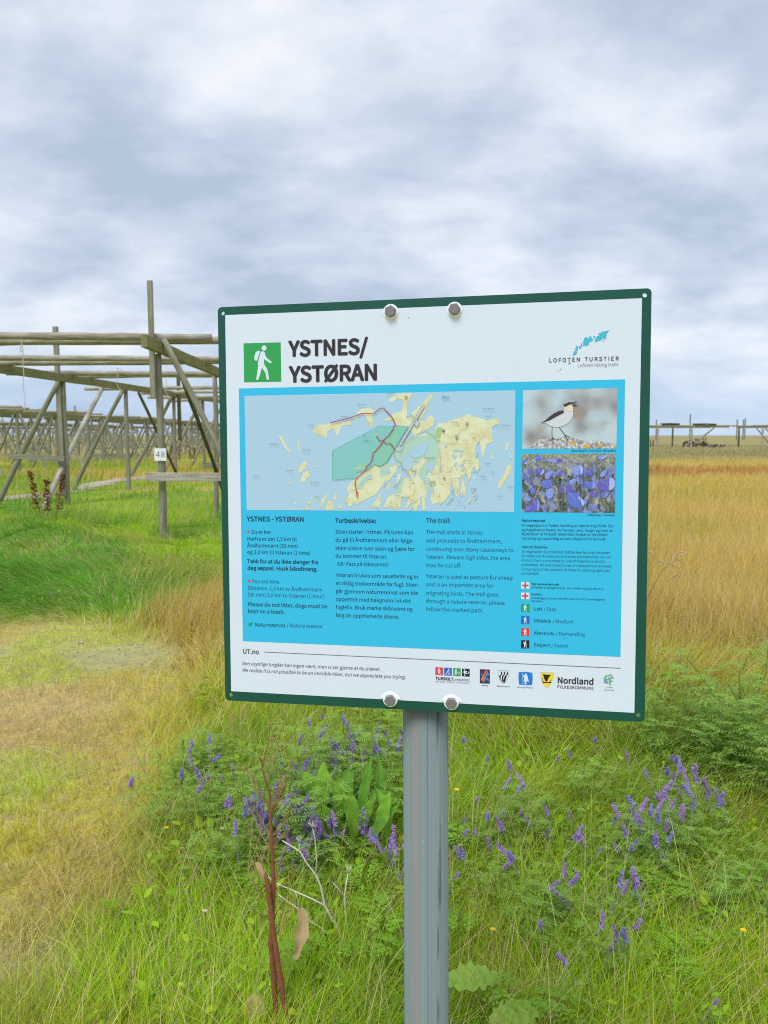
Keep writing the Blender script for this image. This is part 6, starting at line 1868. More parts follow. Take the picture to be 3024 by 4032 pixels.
FOL = []
for q in range(5):
    fo, st, tips = vetch_foliage(q * 3 + 1, 0.30 + 0.03 * q, 0.17 + 0.02 * q)
    FOL.append((fo.build('foliage', M_VETCH), st.build('stem', M_VSTEM), tips))
SPK = []
for q in range(6):
    SPK.append(spike(q + 40, 0.036 + 0.004 * (q % 3)).build('flower_spike', M_FLOW[q % 3]))
for f_, s_, _ in FOL:
    f_.name = 'foliage_source'
protos = [o for f_, s_, _ in FOL for o in (f_, s_)] + SPK
used_proto = set()


def inst(src, parent, name, loc=(0, 0, 0), rot=(0, 0, 0), scale=1.0):
    o = bpy.data.objects.new(name, src.data)
    COL.objects.link(o)
    o.parent = parent
    o.location = loc
    o.rotation_euler = rot
    o.scale = (scale,) * 3
    return o


VETCH = [('L', -0.143, 3.159, 9), ('L', -0.26, 2.947, 9), ('L', -0.342, 2.851, 9), ('L', -0.316, 2.75, 9), ('L', -0.416, 2.626, 9), ('L', -0.388, 2.646, 9), ('L', -0.473, 2.606, 9), ('L', -0.364, 2.568, 9), ('L', -0.321, 2.636, 9), ('L', -0.243, 2.549, 9), ('L', -0.189, 2.558, 9), ('L', -0.3, 2.485, 9), ('L', -0.642, 2.935, 5), ('L', -0.679, 2.863, 5), ('L', -0.849, 2.898, 1), ('L', -0.599, 2.587, 1), ('L', 0.043, 2.485, 9), ('L', -0.076, 2.606, 9), ('L', -0.038, 3.089, 9), ('L', 0.034, 3.159, 9), ('L', -0.231, 3.076, 9), ('L', -0.485, 2.485, 1), ('L', -0.219, 2.783, 9), ('L', -0.186, 2.997, 9), ('L', -0.119, 3.076, 9), ('R', 0.51, 3.085, 2), ('R', 0.805, 3.124, 2), ('R', 0.949, 3.034, 2), ('R', 0.501, 2.973, 2), ('R', 0.55, 2.88, 2), ('R', 0.383, 2.72, 2), ('R', 0.483, 2.751, 2), ('R', 0.321, 2.7, 2), ('R', 0.529, 2.632, 2), ('R', 0.629, 2.686, 2), ('R', 0.326, 2.604, 2), ('R', 0.386, 2.589, 2), ('R', 0.66, 2.523, 2), ('R', 0.705, 2.623, 2), ('R', 0.746, 2.422, 2), ('R', 0.366, 2.367, 2), ('R', 0.263, 2.463, 2), ('R', 0.21, 2.344, 2), ('R', 0.515, 2.292, 2), ('R', 0.467, 2.235, 2), ('R', 0.58, 2.292, 2), ('R', 0.666, 2.235, 2), ('R', 0.709, 2.249, 2), ('R', 0.791, 2.292, 2), ('R', 0.477, 2.116, 2), ('R', 0.702, 2.079, 2), ('R', 0.69, 2.043, 2), ('R', 0.64, 2.049, 2), ('R', 0.437, 1.832, 1), ('R', 0.862, 1.813, 1), ('R', 1.076, 2.961, 2), ('R', 0.423, 3.164, 2), ('R', 0.041, 2.48, 2), ('E', 1.049, 2.782, 5), ('E', 1.169, 2.973, 5), ('E', 1.145, 2.782, 5), ('E', 1.185, 2.782, 5), ('E', 1.131, 2.661, 5), ('E', 1.016, 2.623, 5), ('E', 0.963, 2.613, 5), ('E', 0.882, 2.567, 5), ('E', 0.876, 2.651, 5), ('E', 0.923, 2.523, 5), ('E', 0.921, 2.471, 5)]
VG = {'L': ('purple-flowered vetch plant in the flowering patch left of the steel post', 'vetch plants left of the post'),
      'R': ('purple-flowered vetch plant in the grassy bank right of the steel post', 'vetch plants right of the post'),
      'E': ('purple vetch plant in the dark green clump towards the right edge', 'vetch plants in the dark clump at right')}
for i, (g, x_, y_, nf) in enumerate(VETCH):
    r_ = random.Random(i * 17 + 3)
    f_, s_, tips = FOL[r_.randrange(5)]
    v_ = thing('vetch_plant', VG[g][0], 'plant', (x_, y_, gz(x_, y_) - 0.01), r_.uniform(0, 6.28), VG[g][1])
    sc_ = r_.uniform(0.85, 1.1) * (0.52 if g == 'R' else 0.72 if g == 'E' else 0.85)
    if math.hypot(x_ + 0.14, y_ - 2.6) < 0.42:
        sc_ *= 0.7
    inst(f_, v_, 'foliage', scale=sc_)
    inst(s_, v_, 'stem', scale=sc_)
    for q in range(nf):
        tp_ = tips[(q * 3 + i) % len(tips)]
        inst(SPK[r_.randrange(6)], v_, 'flower_spike', (tp_[0] * sc_ * 0.9, tp_[1] * sc_ * 0.9, tp_[2] * sc_ + r_.uniform(0.03, 0.06)), (r_.uniform(-0.6, 0.6), r_.uniform(-0.6, 0.6), r_.uniform(0, 6.28)), r_.uniform(0.65, 1.1))
LEAFY = [(1.621, 3.342, 1.5), (1.599, 3.208, 1.5), (1.498, 3.208, 1.3), (1.579, 3.084, 1.4), (1.482, 3.287, 1.3), (1.456, 3.399, 1.2), (1.002, 2.598, 0.8), (0.973, 2.705, 0.8), (1.382, 3.428, 1.2), (1.264, 3.399, 1.1), (1.075, 2.348, 0.7), (1.171, 2.377, 0.7), (1.189, 2.32, 0.7), (0.437, 2.252, 0.8), (0.417, 2.705, 0.9), (0.613, 2.743, 0.9), (0.798, 2.991, 0.9), (-0.878, 3.297, 0.7), (-0.826, 3.354, 0.7), (-0.748, 3.297, 0.7), (-0.688, 3.325, 0.7), (-0.899, 3.215, 0.6), (-0.308, 2.922, 1.1), (-0.236, 2.878, 1.1), (-0.357, 2.773, 1.0), (-0.184, 3.136, 1.1), (-0.249, 2.695, 1.2), (-0.29, 2.657, 1.1), (-0.179, 2.585, 1.0), (-0.071, 3.188, 1.0), (0.013, 3.297, 1.0), (-0.455, 2.814, 0.9), (-0.398, 2.734, 0.9), (-0.339, 2.856, 1.0), (-0.146, 2.99, 1.0), (-0.09, 2.773, 0.9), (-0.008, 2.944, 1.0)]
for i, (x_, y_, s0) in enumerate(LEAFY):
    r_ = random.Random(i * 29 + 5)
    f_, s_, tips = FOL[r_.randrange(5)]
    v_ = thing('leafy_vetch', 'flowerless feathery vetch plant in the dark green clumps among the grass', 'plant', (x_, y_, gz(x_, y_) - 0.02), r_.uniform(0, 6.28), 'flowerless vetch plants')
    inst(f_, v_, 'foliage', scale=s0)
    inst(s_, v_, 'stem', scale=s0)

# cow parsley leaves
CP = []
for q in range(3):
    r_ = random.Random(q + 70)
    mb = MB()
    for s_ in range(4):
        a = s_ * 1.57 + r_.uniform(-0.5, 0.5)
        d = Vector((math.cos(a), math.sin(a), 0.9))
        p0 = Vector((0, 0, 0.0))
        p1 = p0 + d * 0.13
        mb.tube([p0, (p0 + p1) / 2 + Vector((0, 0, 0.01)), p1], 0.0016, 4, cap=False)
        d2 = Vector((math.cos(a), math.sin(a), 0.35))
        frond(mb, p1, d2, (0, 0, 1), r_.uniform(0.11, 0.15), 6, 0.55, True, 0.7)
    CP.append(mb.build('leaf', M_CHERVIL))
CPS = [(0.358, 2.245, 1.0, 'ferny cow parsley leaf low in the grass just right of the post'), (0.748, 2.269, 1.0, 'ferny cow parsley leaf in mid-bank, below the lowest vetch flowers'), (0.956, 2.276, 0.8, 'small ferny cow parsley leaf nearer the right edge'), (1.132, 2.191, 1.2, 'ferny cow parsley plant cut by the right edge of the picture'), (0.278, 2.36, 0.9, 'rounded ferny leaf close against the right side of the post'), (0.642, 2.46, 1.2, 'drooping yellow-green ferny leaf under the vetch on the bank'), (1.057, 2.761, 1.2, 'ferny leaf under the dark flowering clump at right'), (0.404, 2.854, 1.2, 'arching ferny leaf beside the post at flower height'), (1.025, 1.951, 1.0, 'ferny leaf at the lower right corner'), (0.021, 1.92, 1.5, 'large bright ferny leaf at the foot of the post, left side'), (-0.024, 1.883, 1.3, 'lower of the bright ferny leaves left of the post foot'), (-0.266, 2.501, 1.1, 'toothed pale leaf behind the bleached stalk'), (-0.271, 2.387, 0.9, 'jagged leaf between the dead dock and the bleached stalk'), (-0.024, 2.616, 1.3, 'ferny leaves right of the green dock, below its broad leaves'), (-0.044, 1.882, 1.0, 'lobed grey-green leaf at the bottom edge left of the post'), (0.196, 1.899, 1.3, 'ferny leaves under the crinkled leaf right of the post'), (0.91, 2.913, 1.0, 'yellow-green ferny leaf amid the flowers right of centre')]
for i, (x_, y_, s0, lb) in enumerate(CPS):
    r_ = random.Random(i + 500)
    v_ = thing('cow_parsley', lb, 'plant', (x_, y_, gz(x_, y_)), r_.uniform(0, 6.28), 'bright ferny leaves among the grass')
    inst(CP[i % 3], v_, 'leaf', (0, 0, 0.02), scale=s0)
for o in protos + CP:
    bpy.data.objects.remove(o)

# green dock with tall leaves, left of the post
DX, DY = (-0.14, 2.652)
dk_ = thing('dock_plant', 'tall green dock plant with broad upright leaves behind the dead stalks', 'plant', (DX, DY, gz(DX, DY)))
r_ = random.Random(9)
for i in range(19):
    a = i * 2.4 + r_.uniform(-0.4, 0.4)
    lean = r_.uniform(0.15, 0.75) if i > 5 else r_.uniform(0.1, 0.3)
    h0 = r_.uniform(0.10, 0.22) if i > 5 else r_.uniform(0.2, 0.27)
    L, w_ = r_.uniform(0.13, 0.21), r_.uniform(0.038, 0.06)
    dx, dy = r_.uniform(-0.09, 0.12), r_.uniform(-0.05, 0.08)
    mb = MB()
    d = Vector((math.cos(a) * lean, math.sin(a) * lean, 1)).normalized()
    p0 = Vector((dx, dy, -0.02))
    p1 = p0 + d * h0
    mb.tube([p0, p1], [0.0034, 0.0026], 5, cap=False)
    leaf(mb, p1, d, Vector((math.sin(a * 3), -1.2, 0.3)), L, w_, r_.uniform(0.4, 1.3), r_.uniform(0.12, 0.28), 18, 0.08, None, r_.uniform(0.34, 0.45))
    mb.build('leaf', M_DOCK if i % 3 else M_DOCKD, dk_, smooth=False)

# crinkled pale leaves at the foot of the post
HG = [(0.16, 1.815, 0.22, 0.05, 0.15, 0.07, 'crinkled pale green leaf touching the right side of the post'), (0.26, 1.742, 0.16, 0.35, 0.17, 0.075, 'crinkled pale green leaf at the bottom edge right of the post')]
for i, (x_, y_, z_, a, L, w_, lb) in enumerate(HG):
    v_ = thing('hogweed_leaf', lb, 'plant', (x_, y_, gz(x_, y_)))
    mb = MB()
    p1 = Vector((0, 0, z_))
    d = Vector((math.cos(a), math.sin(a), 0.25))
    mb.tube([(-0.03 * math.cos(a), -0.03 * math.sin(a), -0.02), (0, 0, z_ * 0.6), p1], 0.004, 6, cap=False)
    # lobed, puckered blade
    n, m2 = 22, 9
    vs, fs = [], []
    dd, up = d.normalized(), Vector((0, -0.25, 0.96)).normalized()
    side = dd.cross(up).normalized()
    up = side.cross(dd)
    p = p1.copy()
    rr_ = random.Random(i)
    for k in range(n + 1):
        t_ = k / n
        hw = w_ * 0.5 * (math.sin(math.pi * min(1, t_ ** 0.75 + 0.02)) ** 0.75) * (1 + 0.13 * math.sin(k * 2.1) + rr_.uniform(-0.1, 0.1)) + 0.001
        for j in range(m2):
            q = (j / (m2 - 1) - 0.5) * 2
            puck = 0.009 * math.sin(k * 1.5 + abs(q) * 5) * (1 - abs(q) * 0.2) + rr_.uniform(-1, 1) * 0.0015
            vs.append(p + side * (q * hw) + up * (abs(q) * hw * 0.25 + puck))
        q_ = Matrix.Rotation(-0.55 / n, 3, side)
        dd, up = q_ @ dd, q_ @ up
        p = p + dd * (L / n)
    for k in range(n):
        for j in range(m2 - 1):
            a_ = k * m2 + j
            fs.append((a_, a_ + 1, a_ + m2 + 1, a_ + m2))
    mb.add(vs, fs)
    mb.build('leaf_blade', M_PALELEAF, v_, smooth=True)

# dead brown dock stalks in front
KX, KY = (-0.28, 1.86)
ds = thing('dead_dock', 'dead reddish-brown dock with two upright stalks and dry twigs', 'plant', (KX, KY, gz(KX, KY)))


def stalk(pts, rad, name='stalk'):
    mb = MB()
    P_ = [Vector(p) for p in pts]
    fine_, rr_ = [], []
    for i in range(len(P_) - 1):
        for j in range(5):
            t_ = j / 5
            fine_.append(P_[i].lerp(P_[i + 1], t_))
            r0 = rad[i] * (1 - t_) + rad[i + 1] * t_
            rr_.append(r0 * (1.22 if j == 0 else 1.0))
    fine_.append(P_[-1])
    rr_.append(rad[-1])
    mb.tube(fine_, rr_, 8)
    return mb.build(name, M_DEADSTEM, ds, smooth=True)


stalk([(0.0031, 0.0, 0.0319), (-0.0051, 0.0, 0.2053), (-0.0109, 0.0, 0.2943), (-0.0015, 0.0, 0.4599), (-0.004, 0.0, 0.55), (-0.0074, 0.0, 0.6393), (-0.0076, 0.0, 0.6918), (-0.023, 0.0, 0.7505), (-0.0316, 0.0, 0.7959)], [0.0075, 0.0072, 0.0068, 0.0055, 0.0042, 0.0036, 0.0028, 0.0018, 0.001])
stalk([(0.0343, -0.015, 0.0445), (0.0149, -0.015, 0.2063), (0.0054, -0.015, 0.2778), (-0.0074, -0.015, 0.3857), (-0.0141, -0.015, 0.4625), (-0.0199, -0.015, 0.4924)], [0.0075, 0.007, 0.0064, 0.006, 0.0054, 0.0046])
r_ = random.Random(77)
TOPS = [(0.0031, 0.0, 0.0319), (-0.0051, 0.0, 0.2053), (-0.0109, 0.0, 0.2943), (-0.0015, 0.0, 0.4599), (-0.004, 0.0, 0.55), (-0.0074, 0.0, 0.6393), (-0.0076, 0.0, 0.6918), (-0.023, 0.0, 0.7505), (-0.0316, 0.0, 0.7959)]
for i in range(30):
    k = r_.randrange(2, 8)
    a0 = Vector(TOPS[k]).lerp(Vector(TOPS[min(k + 1, 8)]), r_.random())
    a = r_.uniform(-0.9, 0.9) + (0 if r_.random() < 0.7 else 3.1)
    L = r_.uniform(0.07, 0.2)
    pts = [a0]
    for j in range(1, 5):
        t_ = j / 4
        pts.append(a0 + Vector((math.cos(a) * 0.10 * t_ * (0.5 + r_.random() * 0.4), math.sin(a) * 0.08 * t_, L * t_)))
    mb = MB()
    mb.tube(pts, [0.0017, 0.0014, 0.0011, 0.0009, 0.0005], 4, cap=False)
    for j in range(9):
        q = pts[1].lerp(pts[4], j / 9) if j % 2 else pts[2].lerp(pts[4], j / 9)
        leaf(mb, q, (r_.uniform(-1, 1), r_.uniform(-1, 1), r_.uniform(-0.2, 0.8)), (0, 0, 1), r_.uniform(0.006, 0.014), 0.003, 0.3, 0.1, 2)
    mb.build('twig', M_TWIG, ds)
for (lx, ly, lz, a, L, w_, e) in [(0.041, 0.03, 0.2191, 0.9, 0.14, 0.038, 1.9), (-0.0195, 0.0, 0.4616, 2.3, 0.06, 0.016, 1.3), (-0.034, 0.0, 0.0424, 2.0, 0.1, 0.05, 1.0)]:
    mb = MB()
    leaf(mb, (lx, ly, lz), (math.cos(a), math.sin(a) * 0.3, e), (0.5, -1, 0.2), L, w_, 0.9, 0.45, 20, 0.14, None, 0.6)
    tag(mb.build('withered_leaf', M_DRYLEAF, ds, smooth=True), 'pale brown withered leaf')

# bleached white umbel stalk leaning left
wk = thing('bleached_stalk', 'dry white branching umbel stalk leaning left between dock and post', 'plant', (-0.071, 2.22, -0.081))
for i, (pts, r0, r1) in enumerate([([(0.03, 0.0, -0.22), (0.0, 0.0, 0.0), (-0.0247, 0.0, 0.0615), (-0.0455, 0.0, 0.1145), (-0.0775, 0.0, 0.1835), (-0.1106, 0.0, 0.2489), (-0.1222, 0.0, 0.3123), (-0.137, 0.0, 0.3483), (-0.1632, 0.0, 0.3842), (-0.1854, 0.0, 0.4239), (-0.2377, 0.0, 0.4575)], 0.0058, 0.0018), ([(-0.137, 0.0, 0.3483), (-0.1336, 0.0, 0.3921), (-0.1369, 0.0, 0.4437), (-0.139, 0.0, 0.4714), (-0.1451, 0.0, 0.495)], 0.0024, 0.0012), ([(-0.1854, 0.0, 0.4239), (-0.1859, 0.0, 0.4476)], 0.002, 0.0012), ([(-0.1106, 0.0, 0.2489), (-0.1549, 0.02, 0.2595), (-0.2184, 0.04, 0.2754), (-0.2697, 0.05, 0.2917), (-0.3019, 0.06, 0.3164)], 0.0026, 0.0012), ([(-0.0399, 0.0, 0.0778), (-0.0765, -0.02, 0.1488), (-0.1207, -0.03, 0.1958), (-0.1496, -0.04, 0.2244), (-0.1835, -0.05, 0.2686), (-0.2427, -0.06, 0.322)], 0.0034, 0.0015), ([(-0.0455, 0.0, 0.1145), (-0.0452, 0.0, 0.1714), (-0.0475, 0.0, 0.2481), (-0.0504, 0.0, 0.2803), (-0.0387, 0.0, 0.3523)], 0.0034, 0.002), ([(-0.0504, 0.0, 0.2803), (-0.073, 0.0, 0.3083), (-0.085, 0.0, 0.3243)], 0.0018, 0.0008), ([(-0.1835, -0.05, 0.2686), (-0.1868, -0.05, 0.304), (-0.1958, -0.05, 0.3275)], 0.0016, 0.0008)]):
    mb = MB()
    n = len(pts)
    mb.tube(pts, [0.8 * (r0 + (r1 - r0) * k / (n - 1)) * (1.0 + 0.12 * (k % 2)) for k in range(n)], 7)
    if i in (1, 2, 3, 5):
        e = Vector(pts[-1])
        d0 = (e - Vector(pts[-2])).normalized()
        for k in range(6):
            a = k * 1.05
            mb.tube([e, e + d0 * 0.02 + Vector((math.cos(a) * 0.010, math.sin(a) * 0.010, 0.004))], [0.0011, 0.0006], 4)
    mb.build('branch', M_WHITE, wk, smooth=True)

# rust-brown docks standing in the green under the rack, and out on the plain
def rusty_dock(x_, y_, h_, ns, lb, seed, group=None):
    r_ = random.Random(seed)
    t_ = thing('rusty_dock', lb, 'plant', (x_, y_, gz(x_, y_)), 0, group)
    for k in range(ns):
        bx_ = (k - (ns - 1) / 2) * 0.2 * h_ + r_.uniform(-0.03, 0.03)
        hh = h_ * r_.uniform(0.8, 1.05)
        tx_ = bx_ * 1.5
        st_ = MB()
        st_.tube([(bx_ * 0.5, 0, -0.05), (bx_, 0, hh * 0.4), (tx_, 0, hh)], [0.007, 0.006, 0.003], 5)
        s_ = st_.build('stem', M_DEADSTEM, t_)
        sd_ = MB()
        for q in range(260):
            u_ = 0.22 + 0.78 * r_.random()
            c_ = Vector((bx_ + (tx_ - bx_) * max(0, (u_ - 0.4) / 0.6), 0, hh * u_))
            a = r_.uniform(0, 6.28)
            rad_ = 0.078 * h_ * (1.15 - u_ * 0.75)
            p_ = c_ + Vector((math.cos(a), math.sin(a), 0)) * rad_ * r_.random()
            leaf(sd_, p_, (math.cos(a), math.sin(a), r_.uniform(0, 1)), (0, 0, 1), r_.uniform(0.045, 0.075) * h_, 0.044 * h_, 0.2, 0.2, 2)
        sd_.build('seed_head', M_RUST, t_)


rusty_dock(*(-6.282, 14.305), 0.92, 3, 'rust-brown dock with three seed spikes in front of the left rack post', 1)
rusty_dock(36.5, 88, 1.3, 2, 'rust-brown dock on the far plain left of the right-hand racks', 2)
rusty_dock(31.9, 92, 1.2, 2, 'rust-brown dock on the far plain nearest the board', 3)
for i, (x_, y_) in enumerate([(-10.2, 38), (-10.9, 39), (-9.6, 38.6), (-11.6, 40)]):
    rusty_dock(x_, y_, 0.95, 2, 'rust-brown dock in the reddish patch far beyond post 48', 10 + i, 'rusty docks beyond the near rack')

# bowed grass ears beside the board
ge = thing('bowed_grass', 'tuft of tall pale grass with bowed feathery ears right of the board', 'grass tuft', (1.799, 5.16, 0.0))
for i, (tx_, tz_, dx_) in enumerate([(0.152, 0.76, 0.069), (0.161, 0.768, 0.086), (0.137, 0.713, 0.103), (0.051, 0.699, 0.064), (0.126, 0.678, 0.072), (0.176, 0.594, 0.073), (-0.002, 0.751, 0.06)]):
    mb = MB()
    b0 = Vector((-0.12 + 0.03 * i, 0.02 * i, 0))
    tip = Vector((tx_, 0.02 * i, tz_))
    pts = []
    for k in range(9):
        t_ = k / 8
        pts.append(b0.lerp(tip, t_) + Vector((-0.10 * math.sin(t_ * 3.14) * 0.5, 0, 0.05 * math.sin(t_ * 3.14))))
    mb.tube(pts, [0.0016] * 8 + [0.0013], 4, cap=False)
    mb.build('culm', M_TWIG, ge)
    hd = MB()
    for k in range(44):
        t_ = k / 43
        c_ = tip + Vector((dx_ * t_, 0, 0.055 * math.sin(t_ * 2.4) - 0.02 * t_))
        for e in range(3):
            a = random.uniform(0, 6.28)
            leaf(hd, c_, (0.9 * (1 if dx_ > 0 else -1), math.cos(a) * 0.5, math.sin(a) * 0.5 - 0.2), (0, 0, 1), 0.02, 0.004, 0.2, 0.1, 2)
    hd.build('ear', leafmat('grass_ear', 0.3, 0.7, 0.1, lin(236, 222, 192)) if i == 0 else bpy.data.materials['grass_ear'], ge)

# single small flowers
YF = [(0.241, 2.442, 0.42, 'yellow flower beside the right edge of the post', 'y'), (1.003, 2.02, 0.22, 'yellow flower low near the right edge of the picture', 'y'), (0.32, 2.125, 0.15, 'yellow flower in the grass below the ferny leaf right of the post', 'y'), (-1.384, 5.235, 0.1, 'yellow flower on the dry turf left of the board', 'y'), (-1.761, 7.023, 0.3, 'yellow flower in the golden grass below post 48', 'y'), (-0.805, 2.714, 0.14, 'yellow flower at the border of turf and long grass', 'y'), (-1.84, 3.954, 0.04, 'white flower lying on the short turf at far left', 'w'), (-0.575, 2.599, 0.2, 'pale seed clock in the long grass left of the dead dock', 's'), (-0.538, 2.176, 0.18, 'pale seed clock low in the foreground grass', 's')]
for i, (x_, y_, h_, lb, kind_) in enumerate(YF):
    f_ = thing({'w': 'white_flower', 'y': 'yellow_flower', 's': 'seed_clock'}[kind_], lb, 'flower', (x_, y_, gz(x_, y_)), 0, None)
    st_ = MB()
    st_.tube([(0, 0, -0.01), (0.004, 0, h_ * 0.6), (0, 0, h_)], 0.0012, 4)
    st_.build('stem', M_VSTEM, f_)
    pe = MB()
    for k in range(9):
        a = k * 0.698
        leaf(pe, (0, 0, h_), (math.cos(a), math.sin(a), 0.35), (0, 0, 1), 0.009, 0.006, 0.3, 0.2, 3)
    nm = 'petal_' + {'w': 'white', 'y': 'yellow', 's': 'fluff'}[kind_]
    mt_ = bpy.data.materials.get(nm) or leafmat(nm, 0.25, 0.5, 0.2, {'w': lin(236, 236, 230), 'y': lin(246, 204, 30), 's': lin(206, 192, 158)}[kind_])
    pe.build('petals', mt_, f_)

# ------------------------------------------------------------------ cords left hanging from the poles
M_CORD = plain('pale_cord', lin(196, 190, 172), 0.8)


def cord(pts, lb, r0=0.006):
    mb = MB()
    P_ = [Vector(p) for p in pts]
    sm_ = []
    for i in range(len(P_) - 1):
        p0, p1, p2, p3 = P_[max(i - 1, 0)], P_[i], P_[i + 1], P_[min(i + 2, len(P_) - 1)]
        for j in range(5):
            t_ = j / 5
            sm_.append(0.5 * ((2 * p1) + (p2 - p0) * t_ + (2 * p0 - 5 * p1 + 4 * p2 - p3) * t_ ** 2 + (3 * p1 - p0 - 3 * p2 + p3) * t_ ** 3))
    sm_.append(P_[-1])
    mb.tube(sm_, r0, 5)
    tag(mb.build('cord', M_CORD), lb, 'cord')


for pts, lb in [([(-5.202, 11.2, 2.946), (-5.185, 11.2, 2.878), (-5.217, 11.2, 2.839), (-5.209, 11.2, 2.781), (-5.178, 11.2, 2.819), (-5.186, 11.2, 2.868), (-5.174, 11.2, 2.703), (-5.183, 11.2, 2.586), (-5.177, 11.2, 2.429)], 'looped pale cord hanging from the front pole at far left'), ([(-6.72, 14.5, 2.674), (-6.721, 14.5, 2.42), (-6.704, 14.5, 2.242), (-6.733, 14.5, 2.012)], 'thin white cord hanging below the second pole at far left'), ([(-4.964, 14.5, 2.838), (-4.957, 14.5, 2.674), (-4.975, 14.5, 2.521), (-4.926, 14.5, 2.445), (-4.905, 14.5, 2.331)], 'pale cord dangling from the second pole left of post 48'), ([(-4.964, 14.5, 2.838), (-4.888, 14.5, 2.813), (-4.851, 14.5, 2.762)], 'short pale cord end curling over the second pole'), ([(-5.012, 17.9, 2.894), (-5.0, 17.9, 2.738), (-5.036, 17.9, 2.612), (-4.976, 17.9, 2.486), (-4.985, 17.9, 2.376)], 'pale cord dangling right beside post 48')]:
    cord(pts, lb)

# ------------------------------------------------------------------ the farther racks
def far_rack(name_loc, length, ny_, width, h_, seed, label, group, axis_y=True, mats=None, npoles=7, cap_poles=True, lifts=()):
    """a rack of two rows of posts; its long side along local Y"""
    x0, y0 = name_loc
    root = thing('fish_drying_rack', label, 'drying rack', (x0, y0, gz(x0, y0)), 0, group)
    r_ = random.Random(seed)
    for s_ in (-1, 1):
        xx = s_ * width / 2
        timber('beam', (xx, -length / 2 - 0.7, h_ - 0.09), (xx, length / 2 + 0.7, h_ - 0.09), (0.1, 0.19), W_BEAM, root, False, seed + s_)
        for k in range(ny_):
            yy = -length / 2 + length * k / (ny_ - 1)
            timber('post', (xx, yy, -0.4), (xx, yy, h_ - 0.19), 0.085, W_POST, root, True, seed * 31 + k)
            timber('brace', (xx + s_ * 1.5, yy + 0.1, -0.25), (xx + s_ * 0.05, yy + 0.1, h_ - 0.12), 0.07, W_POST if k % 2 else W_POLE, root, True, seed * 37 + k)
            if k % 2 == 0 or width > 3:
                timber('brace', (xx - s_ * 1.5, yy - 0.1, -0.25), (xx - s_ * 0.05, yy - 0.1, h_ - 0.12), 0.065, W_POST, root, True, seed * 41 + k)
            timber('tie_board', (xx, yy - 0.16, 1.0), (xx + s_ * 1.05, yy - 0.16, 1.0), (0.03, 0.12), W_POST, root, False, seed * 43 + k)
            if r_.random() < 0.45:
                timber('upright', (xx + 0.13, yy, 1.6), (xx + 0.13, yy, h_ + r_.uniform(0.6, 1.2)), (0.1, 0.06), W_POST, root, False, seed * 47 + k)
    for k in range(npoles):
        yy = -length / 2 + length * (k + 0.5) / npoles
        timber('pole', (-width / 2 - 1.6 + r_.uniform(-0.5, 0.5), yy, h_ + 0.06), (width / 2 + 1.6 + r_.uniform(-0.5, 0.5), yy + r_.uniform(-0.2, 0.2), h_ + 0.06), 0.06, W_POLE, root, True, seed * 53 + k)
    return root


DIST = [('first', 'nearest of the background racks, left behind the near rack', -19.6, 40.0),
        ('second', 'background rack directly beyond the nearest one, along the same row', -19.6, 56.0),
        ('third', 'third rack along the left background row, half hidden by braces', -19.6, 72.0),
        ('fourth', 'farthest rack of the left background row, small beside the board', -19.6, 88.0)]
src_r = None
for i, (_, lb, x_, y_) in enumerate(DIST):
    if src_r is None:
        src_r = far_rack((x_, y_), 13.5, 4, 3.4, 2.98, 5, 'weathered timber fish rack, ' + lb, 'fish racks in the left background')
    else:
        c_ = copy_tree(src_r)
        c_['label'] = 'weathered timber fish rack, ' + lb
        c_.location = (x_, y_, gz(x_, y_))
        c_.rotation_euler = (0, 0, R(180) if i % 2 else 0)
FAR2 = [(-36, 62), (-36, 79), (-36, 97), (-38, 116), (-20.5, 112), (-21, 132), (-55, 96), (-56, 120), (-33, 142), (-58, 150), (-12, 150), (-80, 150), (-45, 185), (-20, 190), (-80, 200)]
for i, (x_, y_) in enumerate(FAR2):
    c_ = copy_tree(src_r)
    c_['label'] = 'distant timber fish rack in the crowd of racks on the left horizon'
    c_['group'] = 'distant fish racks on the left horizon'
    c_.location = (x_, y_, gz(x_, y_))
    c_.rotation_euler = (0, 0, R(180) if i % 2 else R(2))

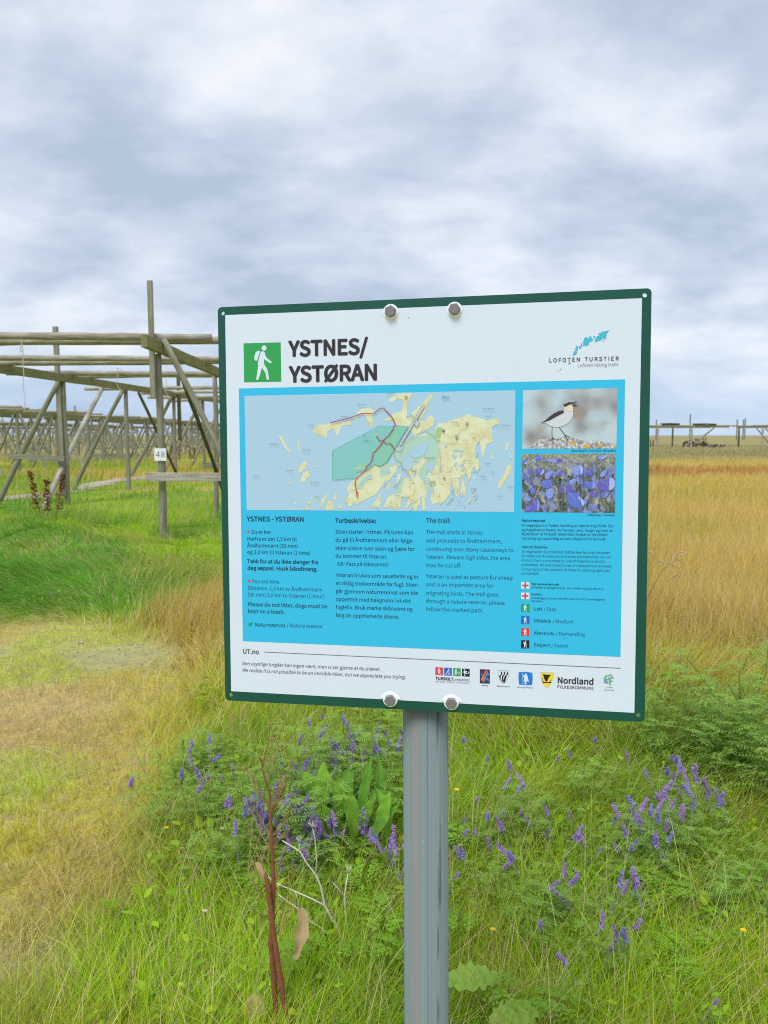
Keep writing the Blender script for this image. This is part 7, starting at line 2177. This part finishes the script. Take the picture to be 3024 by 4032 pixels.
# racks on the right, side on to the camera
def side_rack(x0, y0, length, label, seed, uprights, braces, bundles):
    root = thing('fish_drying_rack', label, 'drying rack', (x0, y0, gz(x0, y0)), 0, 'fish racks on the right horizon')
    h_ = 2.78
    n = int(length / 4.4) + 1
    for s_, yy in ((0, 0.0), (1, 6.0)):
        timber('beam', (-0.5, yy, h_ - 0.1), (length + 0.5, yy + 0.02, h_ - 0.1), (0.12, 0.2), W_BEAM, root, False, seed + s_)
        timber('pole', (-1.2, yy, h_ + 0.07), (length + 1.2, yy, h_ + 0.07), 0.08, W_POLE, root, True, seed + 5 + s_)
        for k in range(n):
            xx = k * 4.4 - 0.25 * s_
            timber('post', (xx, yy, -0.4), (xx, yy, h_ - 0.2), 0.12, W_POLE if s_ == 0 else W_DARK, root, True, seed * 3 + k)
    for k, (xx, yy, top) in enumerate(uprights):
        timber('upright', (xx, yy, 1.0), (xx, yy, top), (0.15, 0.1), W_POST, root, False, seed * 5 + k)
    for k, (xa, xb, yy, zt_) in enumerate(braces):
        timber('brace', (xa, yy, -0.2), (xb, yy, zt_), 0.085, W_POST, root, True, seed * 7 + k)
    for k, (xa, xb) in enumerate(bundles):
        mb = MB()
        rr_ = random.Random(seed + k)
        for q in range(16):
            zq = h_ + 0.17 + rr_.uniform(0, 0.16)
            a_ = rr_.uniform(xa - 0.1, xa + 0.5)
            b_ = rr_.uniform(xb - 0.5, xb + 0.1)
            mb.tube([(a_, rr_.uniform(-0.2, 0.2), zq), ((a_ + b_) / 2, rr_.uniform(-0.2, 0.2), zq + 0.03), (b_, rr_.uniform(-0.2, 0.2), zq)], 0.05, 5)
        mb.build('pole_bundle', W_DARK, root)
    return root


side_rack(31.4, 101, 13.2, 'side-on timber rack close to the board, open sky beneath its long top pole', 201, [(4.3, 6, 3.9), (8.55, 0, 4.3), (4.15, 0, 3.6)],
          [(9.7, 13.0, 3, 2.6), (10.5, 14.0, 5.5, 2.6)], [(4.8, 7.2), (9.0, 11.9)])
side_rack(48.0, 98, 17.6, 'side-on timber rack at the right edge with clustered posts and dark poles on top', 202, [(-1.0, 5, 3.7), (-0.4, 4, 3.8), (0.3, 6, 3.7), (3.0, 2, 3.8), (0.9, 0, 4.15), (6, 2, 3.4)],
          [(3.0, 0.6, 3, 2.6), (5.2, 2.2, 4, 2.6), (6.4, 3.2, 5, 2.6), (1.6, 2.8, 1.4, 2.5)], [(1.2, 4.4), (6, 9)])

# heap of stones and old gear under the right-hand racks
r_ = random.Random(31)
mb = MB()
for k in range(150):
    u_ = r_.random()
    xx = -2.6 + 5.4 * u_
    hmax = 0.85 * math.exp(-((u_ - 0.25) / 0.3) ** 2) + 0.35
    zc = r_.uniform(0, hmax)
    c_ = Vector((xx, r_.uniform(-0.9, 0.9) * (1 - zc), zc))
    s_ = r_.uniform(0.12, 0.3)
    vs = [c_ + Vector((r_.uniform(0.6, 1.2) * a, r_.uniform(0.6, 1.2) * b, r_.uniform(0.4, 0.8) * e)) * s_ for a, b, e in ((1, 0, 0), (0, 1, 0), (-1, 0, 0), (0, -1, 0), (0, 0, 1), (0, 0, -1))]
    g_ = r_.choice([(104, 90, 84), (86, 74, 72), (126, 112, 104), (150, 140, 132), (110, 92, 80)]) if r_.random() < 0.95 else (206, 206, 204)
    mb.add(vs, [(0, 1, 4), (1, 2, 4), (2, 3, 4), (3, 0, 4), (1, 0, 5), (2, 1, 5), (3, 2, 5), (0, 3, 5)], lin(*g_))
hp = mb.build('stone_heap', leafmat('heap_stone', 0.0, 0.9, 0.1), None, loc=(43.0, 104, gz(43, 104)))
tag(hp, 'low heap of dark stones and scrap lying under the right-hand racks', 'stone heap')
